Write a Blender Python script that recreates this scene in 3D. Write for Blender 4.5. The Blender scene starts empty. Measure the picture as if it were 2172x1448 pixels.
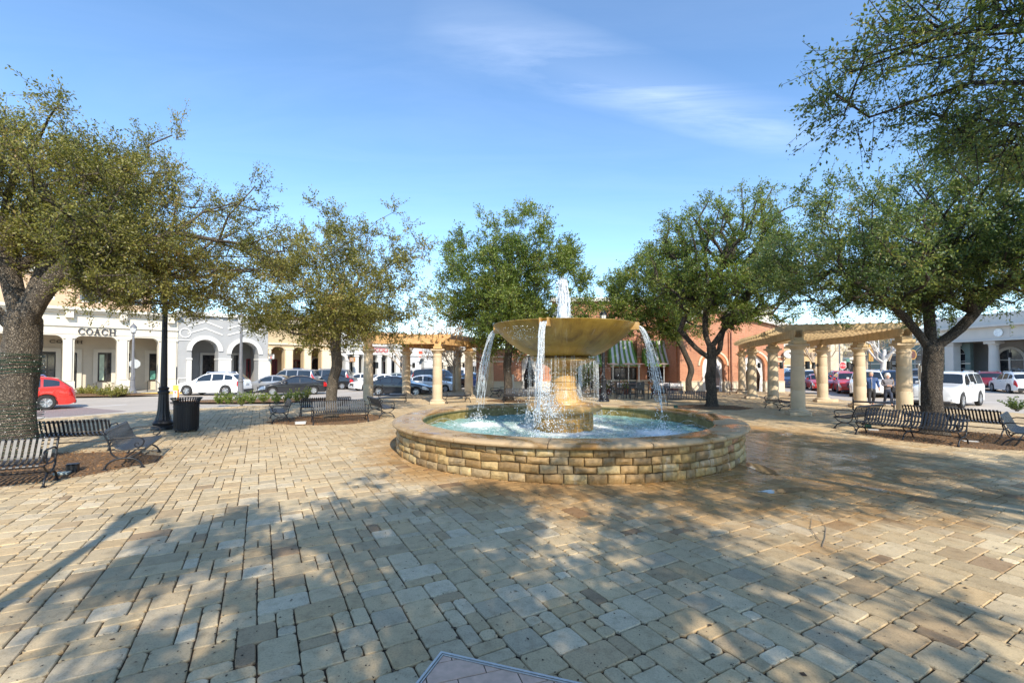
import bpy, math, random
import numpy as np
from mathutils import Vector, Matrix
from math import sin, cos, pi, radians, sqrt, atan2, hypot

SC = bpy.context.scene
COL = SC.collection
random.seed(7)
RNG = np.random.default_rng(11)

# ------------------------------------------------------------------ camera
F_PX, HC = 964.0, 2.1
PITCH = radians(1.2)
cam = bpy.data.cameras.new('camera')
cam.sensor_width = 36.0
cam.lens = F_PX / 2172 * 36
cam.shift_y = 30.8 / 2172
cam.clip_start, cam.clip_end = 0.05, 3000
camo = bpy.data.objects.new('camera', cam)
camo.location = (0, 0, HC)
camo.rotation_euler = (radians(90) + PITCH, 0, 0)
COL.objects.link(camo)
SC.camera = camo

# ------------------------------------------------------------------ sky, sun, exposure
SUN_EL, SUN_AZ = radians(37), radians(162.0)      # azimuth clockwise from +Y
SKY_STRENGTH = 0.15
SUN_STRENGTH = 2.75
EXPOSURE = 1.2
world = bpy.data.worlds.new('World')
SC.world = world
world.use_nodes = True
wn, wl = world.node_tree.nodes, world.node_tree.links
wn.clear()
def N(nodes, t, **kw):
    n = nodes.new(t)
    for k, v in kw.items():
        setattr(n, k, v)
    return n
w_out = N(wn, 'ShaderNodeOutputWorld')
w_bg = N(wn, 'ShaderNodeBackground')
w_bg.inputs[1].default_value = SKY_STRENGTH
sky = N(wn, 'ShaderNodeTexSky', sky_type='NISHITA', sun_disc=False)
sky.sun_elevation, sky.sun_rotation = SUN_EL, SUN_AZ
sky.altitude, sky.air_density, sky.dust_density, sky.ozone_density = 200, 1.0, 0.15, 4.0
def wmath(op, a, b=None, c=None, clamp=False):
    n = N(wn, 'ShaderNodeMath', operation=op)
    n.use_clamp = clamp
    for i, v in enumerate((a, b, c)):
        if v is None: continue
        if isinstance(v, (int, float)): n.inputs[i].default_value = v
        else: wl.new(v, n.inputs[i])
    return n.outputs[0]
tc = N(wn, 'ShaderNodeTexCoord')
sep = N(wn, 'ShaderNodeSeparateXYZ')
wl.new(tc.outputs['Generated'], sep.inputs[0])
zz = wmath('MAXIMUM', sep.outputs[2], 0.03)
cu, cv = wmath('DIVIDE', sep.outputs[0], zz), wmath('DIVIDE', sep.outputs[1], zz)
comb = N(wn, 'ShaderNodeCombineXYZ')
wl.new(cu, comb.inputs[0]); wl.new(cv, comb.inputs[1])
mp = N(wn, 'ShaderNodeMapping')
mp.inputs['Rotation'].default_value = (0, 0, radians(-24))
mp.inputs['Scale'].default_value = (0.5, 1.7, 1)
wl.new(comb.outputs[0], mp.inputs[0])
nz = N(wn, 'ShaderNodeTexNoise')
nz.inputs['Scale'].default_value = 1.6; nz.inputs['Detail'].default_value = 9
nz.inputs['Roughness'].default_value = 0.62; nz.inputs['Distortion'].default_value = 0.7
wl.new(mp.outputs[0], nz.inputs[0])
# one long cirrus band, right of the middle of the view
cx_, sx_ = cos(radians(24)), sin(radians(24))
across = wmath('ADD', wmath('MULTIPLY', cu, -sx_), wmath('MULTIPLY', cv, cx_))
across = wmath('ABSOLUTE', wmath('SUBTRACT', across, 1.30))
band = wmath('SUBTRACT', 1.0, wmath('DIVIDE', across, 0.20), clamp=True)
along = wmath('ADD', wmath('MULTIPLY', cu, cx_), wmath('MULTIPLY', cv, sx_))
lim = wmath('SUBTRACT', 1.0, wmath('DIVIDE', wmath('ABSOLUTE', wmath('SUBTRACT', along, 1.2)), 0.95), clamp=True)
band = wmath('MULTIPLY', wmath('MULTIPLY', band, lim), 1.5)
ncl = wmath('MULTIPLY', wmath('SUBTRACT', nz.outputs[0], 0.40), 2.2, clamp=True)
cover = wmath('ADD', wmath('MULTIPLY', ncl, 0.09), wmath('MULTIPLY', band, wmath('ADD', ncl, 0.12)), clamp=True)
cover = wmath('MULTIPLY', cover, 0.42)
hs = N(wn, 'ShaderNodeHueSaturation'); hs.inputs['Saturation'].default_value = 1.04; hs.inputs['Hue'].default_value = 0.497; hs.inputs['Value'].default_value = 0.86
wl.new(sky.outputs[0], hs.inputs['Color'])
gr = N(wn, 'ShaderNodeMix', data_type='RGBA')
wl.new(cover, gr.inputs[0]); wl.new(hs.outputs[0], gr.inputs[6])
gr.inputs[7].default_value = (5.6, 6.0, 6.6, 1)
wl.new(gr.outputs[2], w_bg.inputs[0])
wl.new(w_bg.outputs[0], w_out.inputs[0])

sun = bpy.data.lights.new('sun', 'SUN')
sun.energy, sun.angle, sun.color = SUN_STRENGTH, radians(0.55), (1.0, 0.91, 0.76)
suno = bpy.data.objects.new('sun', sun)
sdir = Vector((sin(SUN_AZ) * cos(SUN_EL), cos(SUN_AZ) * cos(SUN_EL), sin(SUN_EL)))
suno.rotation_euler = (-sdir).to_track_quat('-Z', 'Y').to_euler()
suno.location = (5, -20, 30)
COL.objects.link(suno)
vs = SC.view_settings
vs.view_transform, vs.look, vs.exposure, vs.gamma, vs.use_curve_mapping = 'Standard', 'None', EXPOSURE, 1, False

# ------------------------------------------------------------------ pixels of the photograph to points of the place
def ray(px, py):
    c = Vector(((px - 1086) / F_PX, -(py - 724 - 30.8) / F_PX, -1.0))
    return Matrix.Rotation(radians(90) + PITCH, 3, 'X') @ c
def P(px, py, z=0.0):
    r = ray(px, py); t = (z - HC) / r.z
    return Vector((r.x * t, r.y * t, z))
def PY(px, py, Y):
    r = ray(px, py); t = Y / r.y
    return Vector((r.x * t, Y, HC + r.z * t))
def XY(px, Y):
    return (px - 1086) / F_PX * Y

# ------------------------------------------------------------------ materials
MATS = {}
def nm(name):
    m = bpy.data.materials.new(name); m.use_nodes = True
    t = m.node_tree; t.nodes.clear()
    o = t.nodes.new('ShaderNodeOutputMaterial'); b = t.nodes.new('ShaderNodeBsdfPrincipled')
    t.links.new(b.outputs[0], o.inputs[0])
    return m, t.nodes, t.links, b, o
def inp(b, k, v):
    if k in b.inputs: b.inputs[k].default_value = v
def noise(nodes, links, scale, detail=4, rough=0.55, src='Object', distort=0, vec=None):
    if vec is None:
        t = nodes.new('ShaderNodeTexCoord'); vec = t.outputs[src]
    n = nodes.new('ShaderNodeTexNoise')
    n.inputs['Scale'].default_value = scale; n.inputs['Detail'].default_value = detail
    n.inputs['Roughness'].default_value = rough; n.inputs['Distortion'].default_value = distort
    links.new(vec, n.inputs[0])
    return n.outputs[0]
def ramp(nodes, links, fac, stops):
    r = nodes.new('ShaderNodeValToRGB'); e = r.color_ramp.elements
    while len(e) < len(stops): e.new(0.5)
    for i, (p, c) in enumerate(stops):
        e[i].position = p; e[i].color = (c[0], c[1], c[2], 1)
    links.new(fac, r.inputs[0])
    return r.outputs[0]
def mixc(nodes, links, fac, a, b, mode='MIX'):
    m = nodes.new('ShaderNodeMix'); m.data_type = 'RGBA'; m.blend_type = mode
    for s, v in ((0, fac), (6, a), (7, b)):
        if isinstance(v, (int, float)): m.inputs[s].default_value = v
        elif isinstance(v, tuple): m.inputs[s].default_value = (v[0], v[1], v[2], 1)
        else: links.new(v, m.inputs[s])
    return m.outputs[2]
def mth(nodes, links, op, a, b=None, clamp=False):
    n = nodes.new('ShaderNodeMath'); n.operation = op; n.use_clamp = clamp
    for i, v in enumerate((a, b)):
        if v is None: continue
        if isinstance(v, (int, float)): n.inputs[i].default_value = v
        else: links.new(v, n.inputs[i])
    return n.outputs[0]
def bump(nodes, links, h, bsdf, strength=0.3, dist=0.01):
    n = nodes.new('ShaderNodeBump'); n.inputs['Strength'].default_value = strength
    n.inputs['Distance'].default_value = dist
    links.new(h, n.inputs['Height']); links.new(n.outputs[0], bsdf.inputs['Normal'])
def mat(name, col, rough=0.6, var=0.18, scale=6, bmp=0.15, bscale=60, metal=0.0, spec=0.5, dirt=0.0, coat=0.0, bd=0.004, tint=False):
    if name in MATS: return MATS[name]
    m, n, l, b, o = nm(name)
    lo = tuple(c * (1 - var) for c in col); hi = tuple(min(1, c * (1 + var)) for c in col)
    c = ramp(n, l, noise(n, l, scale, 5), [(0.3, lo), (0.7, hi)])
    if dirt:
        d = noise(n, l, scale * 0.35, 6, 0.65, distort=0.4)
        c = mixc(n, l, mth(n, l, 'MULTIPLY', mth(n, l, 'SUBTRACT', d, 0.5), 3 * dirt, True), c, tuple(x * 0.45 for x in col))
    if tint:
        a = n.new('ShaderNodeAttribute'); a.attribute_name = 'tint'
        c = mixc(n, l, 1.0, c, a.outputs['Color'], 'MULTIPLY')
    l.new(c, b.inputs['Base Color'])
    inp(b, 'Roughness', rough); inp(b, 'Metallic', metal); inp(b, 'Specular IOR Level', spec)
    inp(b, 'Coat Weight', coat); inp(b, 'Coat Roughness', 0.04)
    if bmp: bump(n, l, noise(n, l, bscale, 4), b, bmp, bd)
    MATS[name] = m
    return m

# ------------------------------------------------------------------ mesh builder
class MB:
    def __init__(s): s.v = []; s.f = []
    def add(s, vs_, fs):
        o = len(s.v); s.v.extend([tuple(p) for p in vs_]); s.f.extend([tuple(i + o for i in f) for f in fs]); return s
    def box(s, x0, x1, y0, y1, z0, z1, M=None):
        vs_ = [(x0, y0, z0), (x1, y0, z0), (x1, y1, z0), (x0, y1, z0), (x0, y0, z1), (x1, y0, z1), (x1, y1, z1), (x0, y1, z1)]
        if M is not None: vs_ = [M @ Vector(p) for p in vs_]
        return s.add(vs_, [(0, 3, 2, 1), (4, 5, 6, 7), (0, 1, 5, 4), (1, 2, 6, 5), (2, 3, 7, 6), (3, 0, 4, 7)])
    def bbox(s, x0, x1, y0, y1, z0, z1, c=0.01, M=None):
        # chamfered box: upper edges and corners cut
        c = min(c, abs(x1 - x0) * .45, abs(y1 - y0) * .45, abs(z1 - z0) * .45)
        R = []
        for (i, z) in ((c, z0), (0, z0 + c), (0, z1 - c), (c, z1)):
            a, b_, d, e = x0 + i, x1 - i, y0 + i, y1 - i
            R += [(a + (c if i == 0 else 0), d, z), (b_ - (c if i == 0 else 0), d, z), (b_, d + (c if i == 0 else 0), z), (b_, e - (c if i == 0 else 0), z),
                  (b_ - (c if i == 0 else 0), e, z), (a + (c if i == 0 else 0), e, z), (a, e - (c if i == 0 else 0), z), (a, d + (c if i == 0 else 0), z)]
        if M is not None: R = [M @ Vector(p) for p in R]
        fs = []
        for k in range(3):
            for j in range(8):
                j2 = (j + 1) % 8
                fs.append((k * 8 + j, k * 8 + j2, k * 8 + 8 + j2, k * 8 + 8 + j))
        fs.append(tuple(range(24, 32))); fs.append(tuple(range(7, -1, -1)))
        return s.add(R, fs)
    def prism(s, xa, xb, y0, y1, ba, bb, ta, tb):
        return s.add([(xa, y0, ba), (xb, y0, bb), (xb, y1, bb), (xa, y1, ba), (xa, y0, ta), (xb, y0, tb), (xb, y1, tb), (xa, y1, ta)],
                     [(0, 3, 2, 1), (4, 5, 6, 7), (0, 1, 5, 4), (1, 2, 6, 5), (2, 3, 7, 6), (3, 0, 4, 7)])
    def poly(s, pts, z0, z1):
        n = len(pts)
        return s.add([(p[0], p[1], z0) for p in pts] + [(p[0], p[1], z1) for p in pts],
                     [tuple(range(n - 1, -1, -1)), tuple(range(n, 2 * n))] + [(i, (i + 1) % n, n + (i + 1) % n, n + i) for i in range(n)])
    def tube(s, pts, r, n=8, caps=True, M=None):
        pts = [Vector(p) for p in pts]
        if not isinstance(r, (list, tuple)): r = [r] * len(pts)
        up = None; rings = []
        for i, p in enumerate(pts):
            t = (pts[min(i + 1, len(pts) - 1)] - pts[max(i - 1, 0)])
            if t.length < 1e-9: t = Vector((0, 0, 1))
            t.normalize()
            if up is None:
                up = t.orthogonal().normalized()
            up = (up - t * up.dot(t))
            if up.length < 1e-6: up = t.orthogonal()
            up.normalize(); w = t.cross(up)
            rings.append([p + (up * cos(2 * pi * k / n) + w * sin(2 * pi * k / n)) * r[i] for k in range(n)])
        vs_ = [q for R in rings for q in R]
        if M is not None: vs_ = [M @ q for q in vs_]
        fs = [(i * n + k, i * n + (k + 1) % n, (i + 1) * n + (k + 1) % n, (i + 1) * n + k) for i in range(len(pts) - 1) for k in range(n)]
        if caps: fs += [tuple(range(n - 1, -1, -1)), tuple((len(pts) - 1) * n + k for k in range(n))]
        return s.add(vs_, fs)
    def lathe(s, prof, n=24, c=(0, 0, 0), a0=0, a1=2 * pi, wob=None):
        full = abs(a1 - a0 - 2 * pi) < 1e-6
        m = n if full else n + 1
        vs_ = []
        for (r, z) in prof:
            for k in range(m):
                a = a0 + (a1 - a0) * k / n
                rr = r if wob is None else wob(r, a, z)
                vs_.append((c[0] + rr * cos(a), c[1] + rr * sin(a), c[2] + z))
        fs = []
        for i in range(len(prof) - 1):
            for k in range(n):
                k2 = (k + 1) % m
                fs.append((i * m + k, i * m + k2, (i + 1) * m + k2, (i + 1) * m + k))
        return s.add(vs_, fs)
    def disc(s, c, r, n=16, axis='z'):
        vs_ = []
        for k in range(n):
            a = 2 * pi * k / n
            vs_.append((c[0] + r * cos(a), c[1] + r * sin(a), c[2]) if axis == 'z' else (c[0] + r * cos(a), c[1], c[2] + r * sin(a)))
        return s.add(vs_, [tuple(range(n))])
    def mesh(s, name, m=None, smooth=False):
        me = bpy.data.meshes.new(name)
        me.from_pydata(s.v, [], s.f)
        if m is not None: me.materials.append(m)
        if smooth: me.shade_smooth() if smooth is True else me.set_sharp_from_angle(angle=radians(smooth))
        if smooth and smooth is not True:
            me.polygons.foreach_set('use_smooth', [True] * len(me.polygons))
            me.set_sharp_from_angle(angle=radians(smooth))
        return me
    def build(s, name, m, parent=None, smooth=False, label=None, kind=None, loc=None):
        o = bpy.data.objects.new(name, s.mesh(name, m, smooth))
        COL.objects.link(o)
        if parent is not None: o.parent = parent
        if label: o['label'] = label
        if kind: o['kind'] = kind
        if loc is not None: o.location = loc
        return o

def npmesh(name, V, F, m, parent=None, kind=None, smooth=False, attr=None):
    """V (n,3), F (k,4) quads"""
    me = bpy.data.meshes.new(name)
    n, k, c = len(V), len(F), F.shape[1]
    me.vertices.add(n); me.vertices.foreach_set('co', np.ascontiguousarray(V, dtype=np.float32).ravel())
    me.loops.add(k * c); me.loops.foreach_set('vertex_index', np.ascontiguousarray(F, dtype=np.int32).ravel())
    me.polygons.add(k); me.polygons.foreach_set('loop_start', np.arange(0, k * c, c, dtype=np.int32))
    me.update(calc_edges=True)
    me.polygons.foreach_set('use_smooth', np.full(k, smooth))
    if attr is not None:
        a = me.attributes.new('tint', 'FLOAT_COLOR', 'FACE'); a.data.foreach_set('color', np.ascontiguousarray(attr, dtype=np.float32).ravel())
    me.materials.append(m)
    me.validate()
    o = bpy.data.objects.new(name, me); COL.objects.link(o)
    if parent is not None: o.parent = parent
    if kind: o['kind'] = kind
    return o

def thing(name, label, cat, loc=(0, 0, 0), rz=0.0, group=None):
    o = bpy.data.objects.new(name, None); COL.objects.link(o)
    o.empty_display_size = 0.3
    o.location = loc; o.rotation_euler = (0, 0, rz)
    o['label'] = label; o['category'] = cat
    if group: o['group'] = group
    return o
def tag(o, label, cat, group=None):
    o['label'] = label; o['category'] = cat
    if group: o['group'] = group
    return o
def dup(root, loc, rz, label, group=None, scale=None):
    r = root.copy(); COL.objects.link(r); r.location = loc; r.rotation_euler = (0, 0, rz); r['label'] = label
    if group: r['group'] = group
    if scale: r.scale = scale
    for ch in root.children:
        c = ch.copy(); COL.objects.link(c); c.parent = r
        for g in ch.children:
            d = g.copy(); COL.objects.link(d); d.parent = c
    return r
def part(name, me, parent, M=None, label=None):
    o = bpy.data.objects.new(name, me); COL.objects.link(o); o.parent = parent
    if M is not None: o.matrix_local = M
    if label: o['label'] = label
    return o
# ================================================================== GROUND
FX, FY = 1.41, 12.49           # centre of the fountain
ROAD_Z = -0.12

def ground_mats():
    # joints between pavers
    m, n, l, b, o = nm('joint_sand')
    c = ramp(n, l, noise(n, l, 9, 6, 0.6), [(0.35, (0.022, 0.013, 0.007)), (0.55, (0.07, 0.04, 0.02)), (0.75, (0.022, 0.03, 0.010))])
    l.new(c, b.inputs[0]); inp(b, 'Roughness', 0.95); bump(n, l, noise(n, l, 120, 3), b, 0.6, 0.006)
    MATS['joint'] = m
    # pavers
    m, n, l, b, o = nm('tumbled_paver')
    g = n.new('ShaderNodeNewGeometry')
    a = n.new('ShaderNodeAttribute'); a.attribute_name = 'tint'
    grain = noise(n, l, 70, 3, 0.7, vec=g.outputs['Position'])
    mott = noise(n, l, 9, 5, 0.65, vec=g.outputs['Position'])
    c = mixc(n, l, 1.0, a.outputs['Color'], ramp(n, l, grain, [(0.28, (0.62, 0.60, 0.58)), (0.44, (0.97, 0.97, 0.97)), (0.7, (1.12, 1.12, 1.10))]), 'MULTIPLY')
    c = mixc(n, l, 1.0, c, ramp(n, l, mott, [(0.25, (0.72, 0.69, 0.64)), (0.5, (1, 1, 1)), (0.75, (1.1, 1.08, 1.04))]), 'MULTIPLY')
    big = noise(n, l, 0.32, 5, 0.6, vec=g.outputs['Position'])
    c = mixc(n, l, 1.0, c, ramp(n, l, big, [(0.3, (0.80, 0.77, 0.73)), (0.6, (1.04, 1.03, 1.0))]), 'MULTIPLY')
    # wet, ochre stained ring round the fountain, wetter on its right side
    sp = n.new('ShaderNodeSeparateXYZ'); l.new(g.outputs['Position'], sp.inputs[0])
    dx = mth(n, l, 'SUBTRACT', sp.outputs[0], FX); dy = mth(n, l, 'SUBTRACT', sp.outputs[1], FY)
    rr = mth(n, l, 'SQRT', mth(n, l, 'ADD', mth(n, l, 'MULTIPLY', dx, dx), mth(n, l, 'MULTIPLY', dy, dy)))
    wetn = noise(n, l, 0.9, 6, 0.65, vec=g.outputs['Position'], distort=0.5)
    ring = mth(n, l, 'SUBTRACT', mth(n, l, 'ADD', 7.1, mth(n, l, 'MULTIPLY', dx, 0.26)), rr)
    wet = mth(n, l, 'ADD', mth(n, l, 'MULTIPLY', ring, 0.55), mth(n, l, 'MULTIPLY', mth(n, l, 'SUBTRACT', wetn, 0.5), 3.4), True)
    c = mixc(n, l, mth(n, l, 'MULTIPLY', wet, 0.95), c, mixc(n, l, 1.0, c, (0.74, 0.55, 0.33), 'MULTIPLY'))
    wd2 = mth(n, l, 'ADD', mth(n, l, 'MULTIPLY', mth(n, l, 'SUBTRACT', mth(n, l, 'ADD', 5.1, mth(n, l, 'MULTIPLY', dx, 0.40)), rr), 0.9),
              mth(n, l, 'MULTIPLY', mth(n, l, 'SUBTRACT', wetn, 0.56), 6.0), True)
    l.new(c, b.inputs[0])
    l.new(mth(n, l, 'SUBTRACT', 0.82, mth(n, l, 'MULTIPLY', wd2, 0.68)), b.inputs['Roughness'])
    bump(n, l, mth(n, l, 'ADD', grain, mth(n, l, 'MULTIPLY', mott, 1.2)), b, 0.35, 0.006)
    MATS['paver'] = m
ground_mats()

# base ground: one sheet to the horizon
gm = mat('street_concrete', (0.46, 0.405, 0.34), 0.85, 0.10, 0.5, 0.25, 40, dirt=0.22)
MB().add([(-900, -900, -0.16), (900, -900, -0.16), (900, 900, -0.16), (-900, 900, -0.16)], [(0, 1, 2, 3)]).build('ground', mat('far_ground', (0.30, 0.27, 0.24), 0.9, 0.15, 0.05), kind='structure')
MB().add([(-70, -40, ROAD_Z), (75, -40, ROAD_Z), (75, 120, ROAD_Z), (-70, 120, ROAD_Z)], [(0, 1, 2, 3)]).build('road', gm, kind='structure')
road = bpy.data.objects['road']
# darker wheel tracks / patches and painted lines lie on the road
lines = MB()
for (x0, y0, x1, y1, w) in ((-19, 31, -12, 38, .11), (-15.5, 33.5, -9, 40, .11), (24, 27, 44, 29, .12), (26, 38, 33, 45, .11), (29, 36, 36, 43, .11), (-24, 21, -22, 26, .3), (-27, 20, -25, 25, .3)):
    d = Vector((x1 - x0, y1 - y0, 0)).normalized(); q = Vector((-d.y, d.x, 0)) * w / 2
    a, b_ = Vector((x0, y0, ROAD_Z + .004)), Vector((x1, y1, ROAD_Z + .004))
    lines.add([a - q, b_ - q, b_ + q, a + q], [(0, 1, 2, 3)])
lines.build('road_marking', mat('road_paint', (0.72, 0.70, 0.66), 0.7, 0.1), road, kind='structure')
# brick crosswalk bands, left
cw = MB()
band_pts = [((-19.6, 19.4), (-30, 24.5), (-29.0, 27.2), (-18.8, 22.2))]
for q in band_pts: cw.add([(p[0], p[1], ROAD_Z + .008) for p in q], [(0, 3, 2, 1) if False else (0, 1, 2, 3)])
m, n, l, b, o = nm('crosswalk_brick')
bt = n.new('ShaderNodeTexBrick'); tcn = n.new('ShaderNodeTexCoord'); l.new(tcn.outputs['Object'], bt.inputs[0])
bt.inputs['Scale'].default_value = 4.5
bt.inputs[1].default_value = (0.27, 0.205, 0.19, 1); bt.inputs[2].default_value = (0.34, 0.27, 0.25, 1); bt.inputs[3].default_value = (0.2, 0.17, 0.15, 1)
l.new(bt.outputs[0], b.inputs[0]); inp(b, 'Roughness', .85)
cw.build('crosswalk', m, road, kind='structure')

# plaza outline
PLAZA = [(-24, -9), (-22.5, 6), (-20.5, 13), (-18.6, 18.0), (-16.4, 21.4), (-12.9, 24.6), (-9.8, 27.6), (-7.6, 31.2), (-5.6, 36), (-4, 42), (22.6, 42), (22.2, 33.5), (20.3, 29.2), (20.0, 25.0), (22.3, 20.6), (25, 15), (27, 6), (27, -9)]
plaza = MB().poly(PLAZA, -0.16, -0.022).build('plaza_paving', MATS['joint'], kind='structure')
kerb_m = mat('kerb_concrete', (0.42, 0.39, 0.34), 0.8, 0.12, 3, 0.3, 50, dirt=.25)
for i in range(1, len(PLAZA) - 1):
    if 8 <= i <= 10: continue
    a, b_ = Vector(PLAZA[i]), Vector(PLAZA[i + 1])
    L = (b_ - a).length; nseg = max(1, round(L / 1.6)); d = (b_ - a) / L; ang = atan2(d.y, d.x)
    for k in range(nseg):
        p = a + d * (L * k / nseg)
        mb = MB().bbox(0.008, L / nseg - 0.008, 0.0, 0.28, -0.155, 0.006, 0.02)
        o = mb.build('kerb_stone', kerb_m, plaza); o.location = (p.x, p.y, 0); o.rotation_euler = (0, 0, ang)

def inside(x, y, poly):
    c = False; n = len(poly); j = n - 1
    for i in range(n):
        xi, yi = poly[i]; xj, yj = poly[j]
        if (yi > y) != (yj > y) and x < (xj - xi) * (y - yi) / (yj - yi) + xi: c = not c
        j = i
    return c

# pavers in random ashlar, the grid turned 29 degrees
PU = 0.138
GA = radians(29)
ux, uy = cos(GA), sin(GA)
PAN_C = Vector((-0.52, 3.37)); PAN_U = Vector((cos(radians(-18.8)), sin(radians(-18.8)))); PAN_V = Vector((sin(radians(-18.8)), -cos(radians(-18.8))))
def in_panel(x, y, m=0.0):
    d = Vector((x, y)) - PAN_C; a = d.dot(PAN_U); b_ = d.dot(PAN_V)
    return -m < a < 2.3 + m and -m < b_ < 1.3 + m
def pavers():
    G = 510; off = 158
    occ = np.zeros((G, G), dtype=bool)
    ok = np.zeros((G, G), dtype=bool)
    I, J = np.meshgrid(np.arange(G), np.arange(G), indexing='ij')
    gx = (I - off + .5) * PU; gy = (J - 170 + .5) * PU
    X = gx * ux - gy * uy; Y = gx * uy + gy * ux
    cand = (Y > 2.2) & (Y < 41) & (np.abs(X) < 1.2 * Y + 2.2) & ((X - FX) ** 2 + (Y - FY) ** 2 > 4.30 ** 2)
    idx = np.argwhere(cand)
    for i, j in idx:
        if inside(X[i, j], Y[i, j], PLAZA): ok[i, j] = True
    rnd = random.Random(5)
    shapes = [((3, 2), 3.2), ((2, 3), 2.2), ((2, 2), 6), ((2, 1), 2.6), ((1, 2), 2), ((1, 1), 1.0)]
    pcs = []
    for j in range(G):
        for i in range(G):
            if not ok[i, j] or occ[i, j]: continue
            pool = []
            for (w, h), wt in shapes:
                if i + w > G or j + h > G: continue
                if occ[i:i + w, j:j + h].any() or not ok[i:i + w, j:j + h].all(): continue
                pool.append(((w, h), wt))
            if not pool: continue
            w, h = rnd.choices([p[0] for p in pool], [p[1] for p in pool])[0]
            occ[i:i + w, j:j + h] = True
            cx, cy = (i - off + w / 2) * PU, (j - 170 + h / 2) * PU
            px, py = cx * ux - cy * uy, cx * uy + cy * ux
            if in_panel(px, py, -0.12): continue
            pcs.append((hypot(px, py), px, py, w, h))
    pcs.sort()
    pal = [(0.57, 0.49, 0.36), (0.52, 0.435, 0.30), (0.52, 0.405, 0.255), (0.55, 0.445, 0.295), (0.45, 0.35, 0.23), (0.64, 0.565, 0.44), (0.48, 0.395, 0.27), (0.34, 0.25, 0.165), (0.54, 0.45, 0.315), (0.49, 0.43, 0.33)]
    wts = [5, 6, 4, 6, 2.0, 1.8, 3, 0.5, 6, 3]
    V, Fq, T = [], [], []
    def piece(px, py, w, h, near):
        gp_ = 0.0048 if near else 0.0042
        a, b_ = w * PU / 2 - gp_, h * PU / 2 - gp_
        dz = rnd.uniform(-0.003, 0.003); tx, ty = rnd.uniform(-.008, .008), rnd.uniform(-.008, .008)
        out = []
        if near:
            c = rnd.uniform(0.010, 0.028)
            base = [(-a + c, -b_), (0, -b_), (a - c, -b_), (a, -b_ + c), (a, 0), (a, b_ - c), (a - c, b_), (0, b_), (-a + c, b_), (-a, b_ - c), (-a, 0), (-a, -b_ + c)]
            base = [(x + rnd.uniform(-.0035, .0035), y + rnd.uniform(-.0035, .0035)) for x, y in base]
            rings = [(1, -0.03), (1, -0.010), (0.0, 0.0)]
        else:
            base = [(-a, -b_), (a, -b_), (a, b_), (-a, b_)]
            base = [(x + rnd.uniform(-.004, .004), y + rnd.uniform(-.004, .004)) for x, y in base]
            rings = [(1, -0.014), (0.0, 0.0)]
        for (s, z) in rings:
            for x, y in base:
                if s == 0.0:
                    x -= math.copysign(0.0065, x) if abs(x) > 1e-2 else 0; y -= math.copysign(0.0065, y) if abs(y) > 1e-2 else 0
                out.append((px + x * ux - y * uy, py + x * uy + y * ux, z + dz + tx * x + ty * y))
        m = len(base); fs = []
        for k in range(len(rings) - 1):
            for q in range(m):
                q2 = (q + 1) % m
                fs.append((k * m + q, k * m + q2, (k + 1) * m + q2, (k + 1) * m + q))
        return out, fs, tuple((len(rings) - 1) * m + q for q in range(m))
    stuffV, stuffF, stuffT = [], [], []
    for n_, (d, px, py, w, h) in enumerate(pcs):
        c = rnd.choices(pal, wts)[0]; k = rnd.uniform(0.86, 1.10)
        far = min(1, max(0, (d - 7) / 10))
        # trodden tan surface away from the camera: the palette there is more uniform
        c = tuple((ci * (1 - .55 * far) + ti * .55 * far) * k * w_ for ci, ti, w_ in zip(c, (0.56, 0.44, 0.28), (1.0, .95, .865)))
        near = d < 13
        vv, ff, top = piece(px, py, w, h, near)
        if n_ < 300:
            me = bpy.data.meshes.new('paver')
            me.from_pydata([(x - px, y - py, z) for x, y, z in vv], [], ff + [top])
            at = me.attributes.new('tint', 'FLOAT_COLOR', 'FACE')
            at.data.foreach_set('color', [*c, 1] * (len(ff) + 1))
            me.materials.append(MATS['paver'])
            o = bpy.data.objects.new('paver', me); COL.objects.link(o); o.parent = plaza; o.location = (px, py, 0)
        else:
            o_ = len(stuffV); stuffV.extend(vv)
            stuffF.extend([tuple(i + o_ for i in f) for f in ff])
            stuffF.append(tuple(i + o_ for i in top)); stuffT.extend([(*c, 1)] * (len(ff) + 1))
    me = bpy.data.meshes.new('paver_field'); me.from_pydata(stuffV, [], stuffF)
    at = me.attributes.new('tint', 'FLOAT_COLOR', 'FACE'); at.data.foreach_set('color', [x for t in stuffT for x in t])
    me.materials.append(MATS['paver'])
    o = bpy.data.objects.new('paver_field', me); COL.objects.link(o); o.parent = plaza; o['kind'] = 'stuff'
pavers()

# pink inlay panel with metal edging at the camera's feet
pan = thing('paved_cover', 'pink brick inlay panel with thin metal edging set in the pavers', 'access cover', (PAN_C.x, PAN_C.y, 0), radians(-18.8))
pm = mat('pink_paver', (0.66, 0.44, 0.33), 0.92, 0.14, 14, 0.3, 90, spec=.2)
MB().box(0.03, 2.27, -1.27, -0.03, -0.02, 0.003).build('bed', MATS['joint'], pan)
e = MB()
for (x0, x1, y0, y1) in ((0, 2.3, -0.018, 0), (0, 2.3, -1.3, -1.282), (0, 0.018, -1.282, -0.018), (2.282, 2.3, -1.282, -0.018)):
    e.box(x0, x1, y0, y1, -0.02, 0.016)
for (x0, x1, y0, y1) in ((0.026, 2.274, -0.034, -0.026), (0.026, 0.034, -1.27, -0.034)):
    e.box(x0, x1, y0, y1, -0.02, 0.014)
e.build('metal_edging', mat('cover_metal', (0.66, 0.64, 0.60), 0.45, 0.08, 20, 0.05, metal=0.9), pan)
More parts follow.
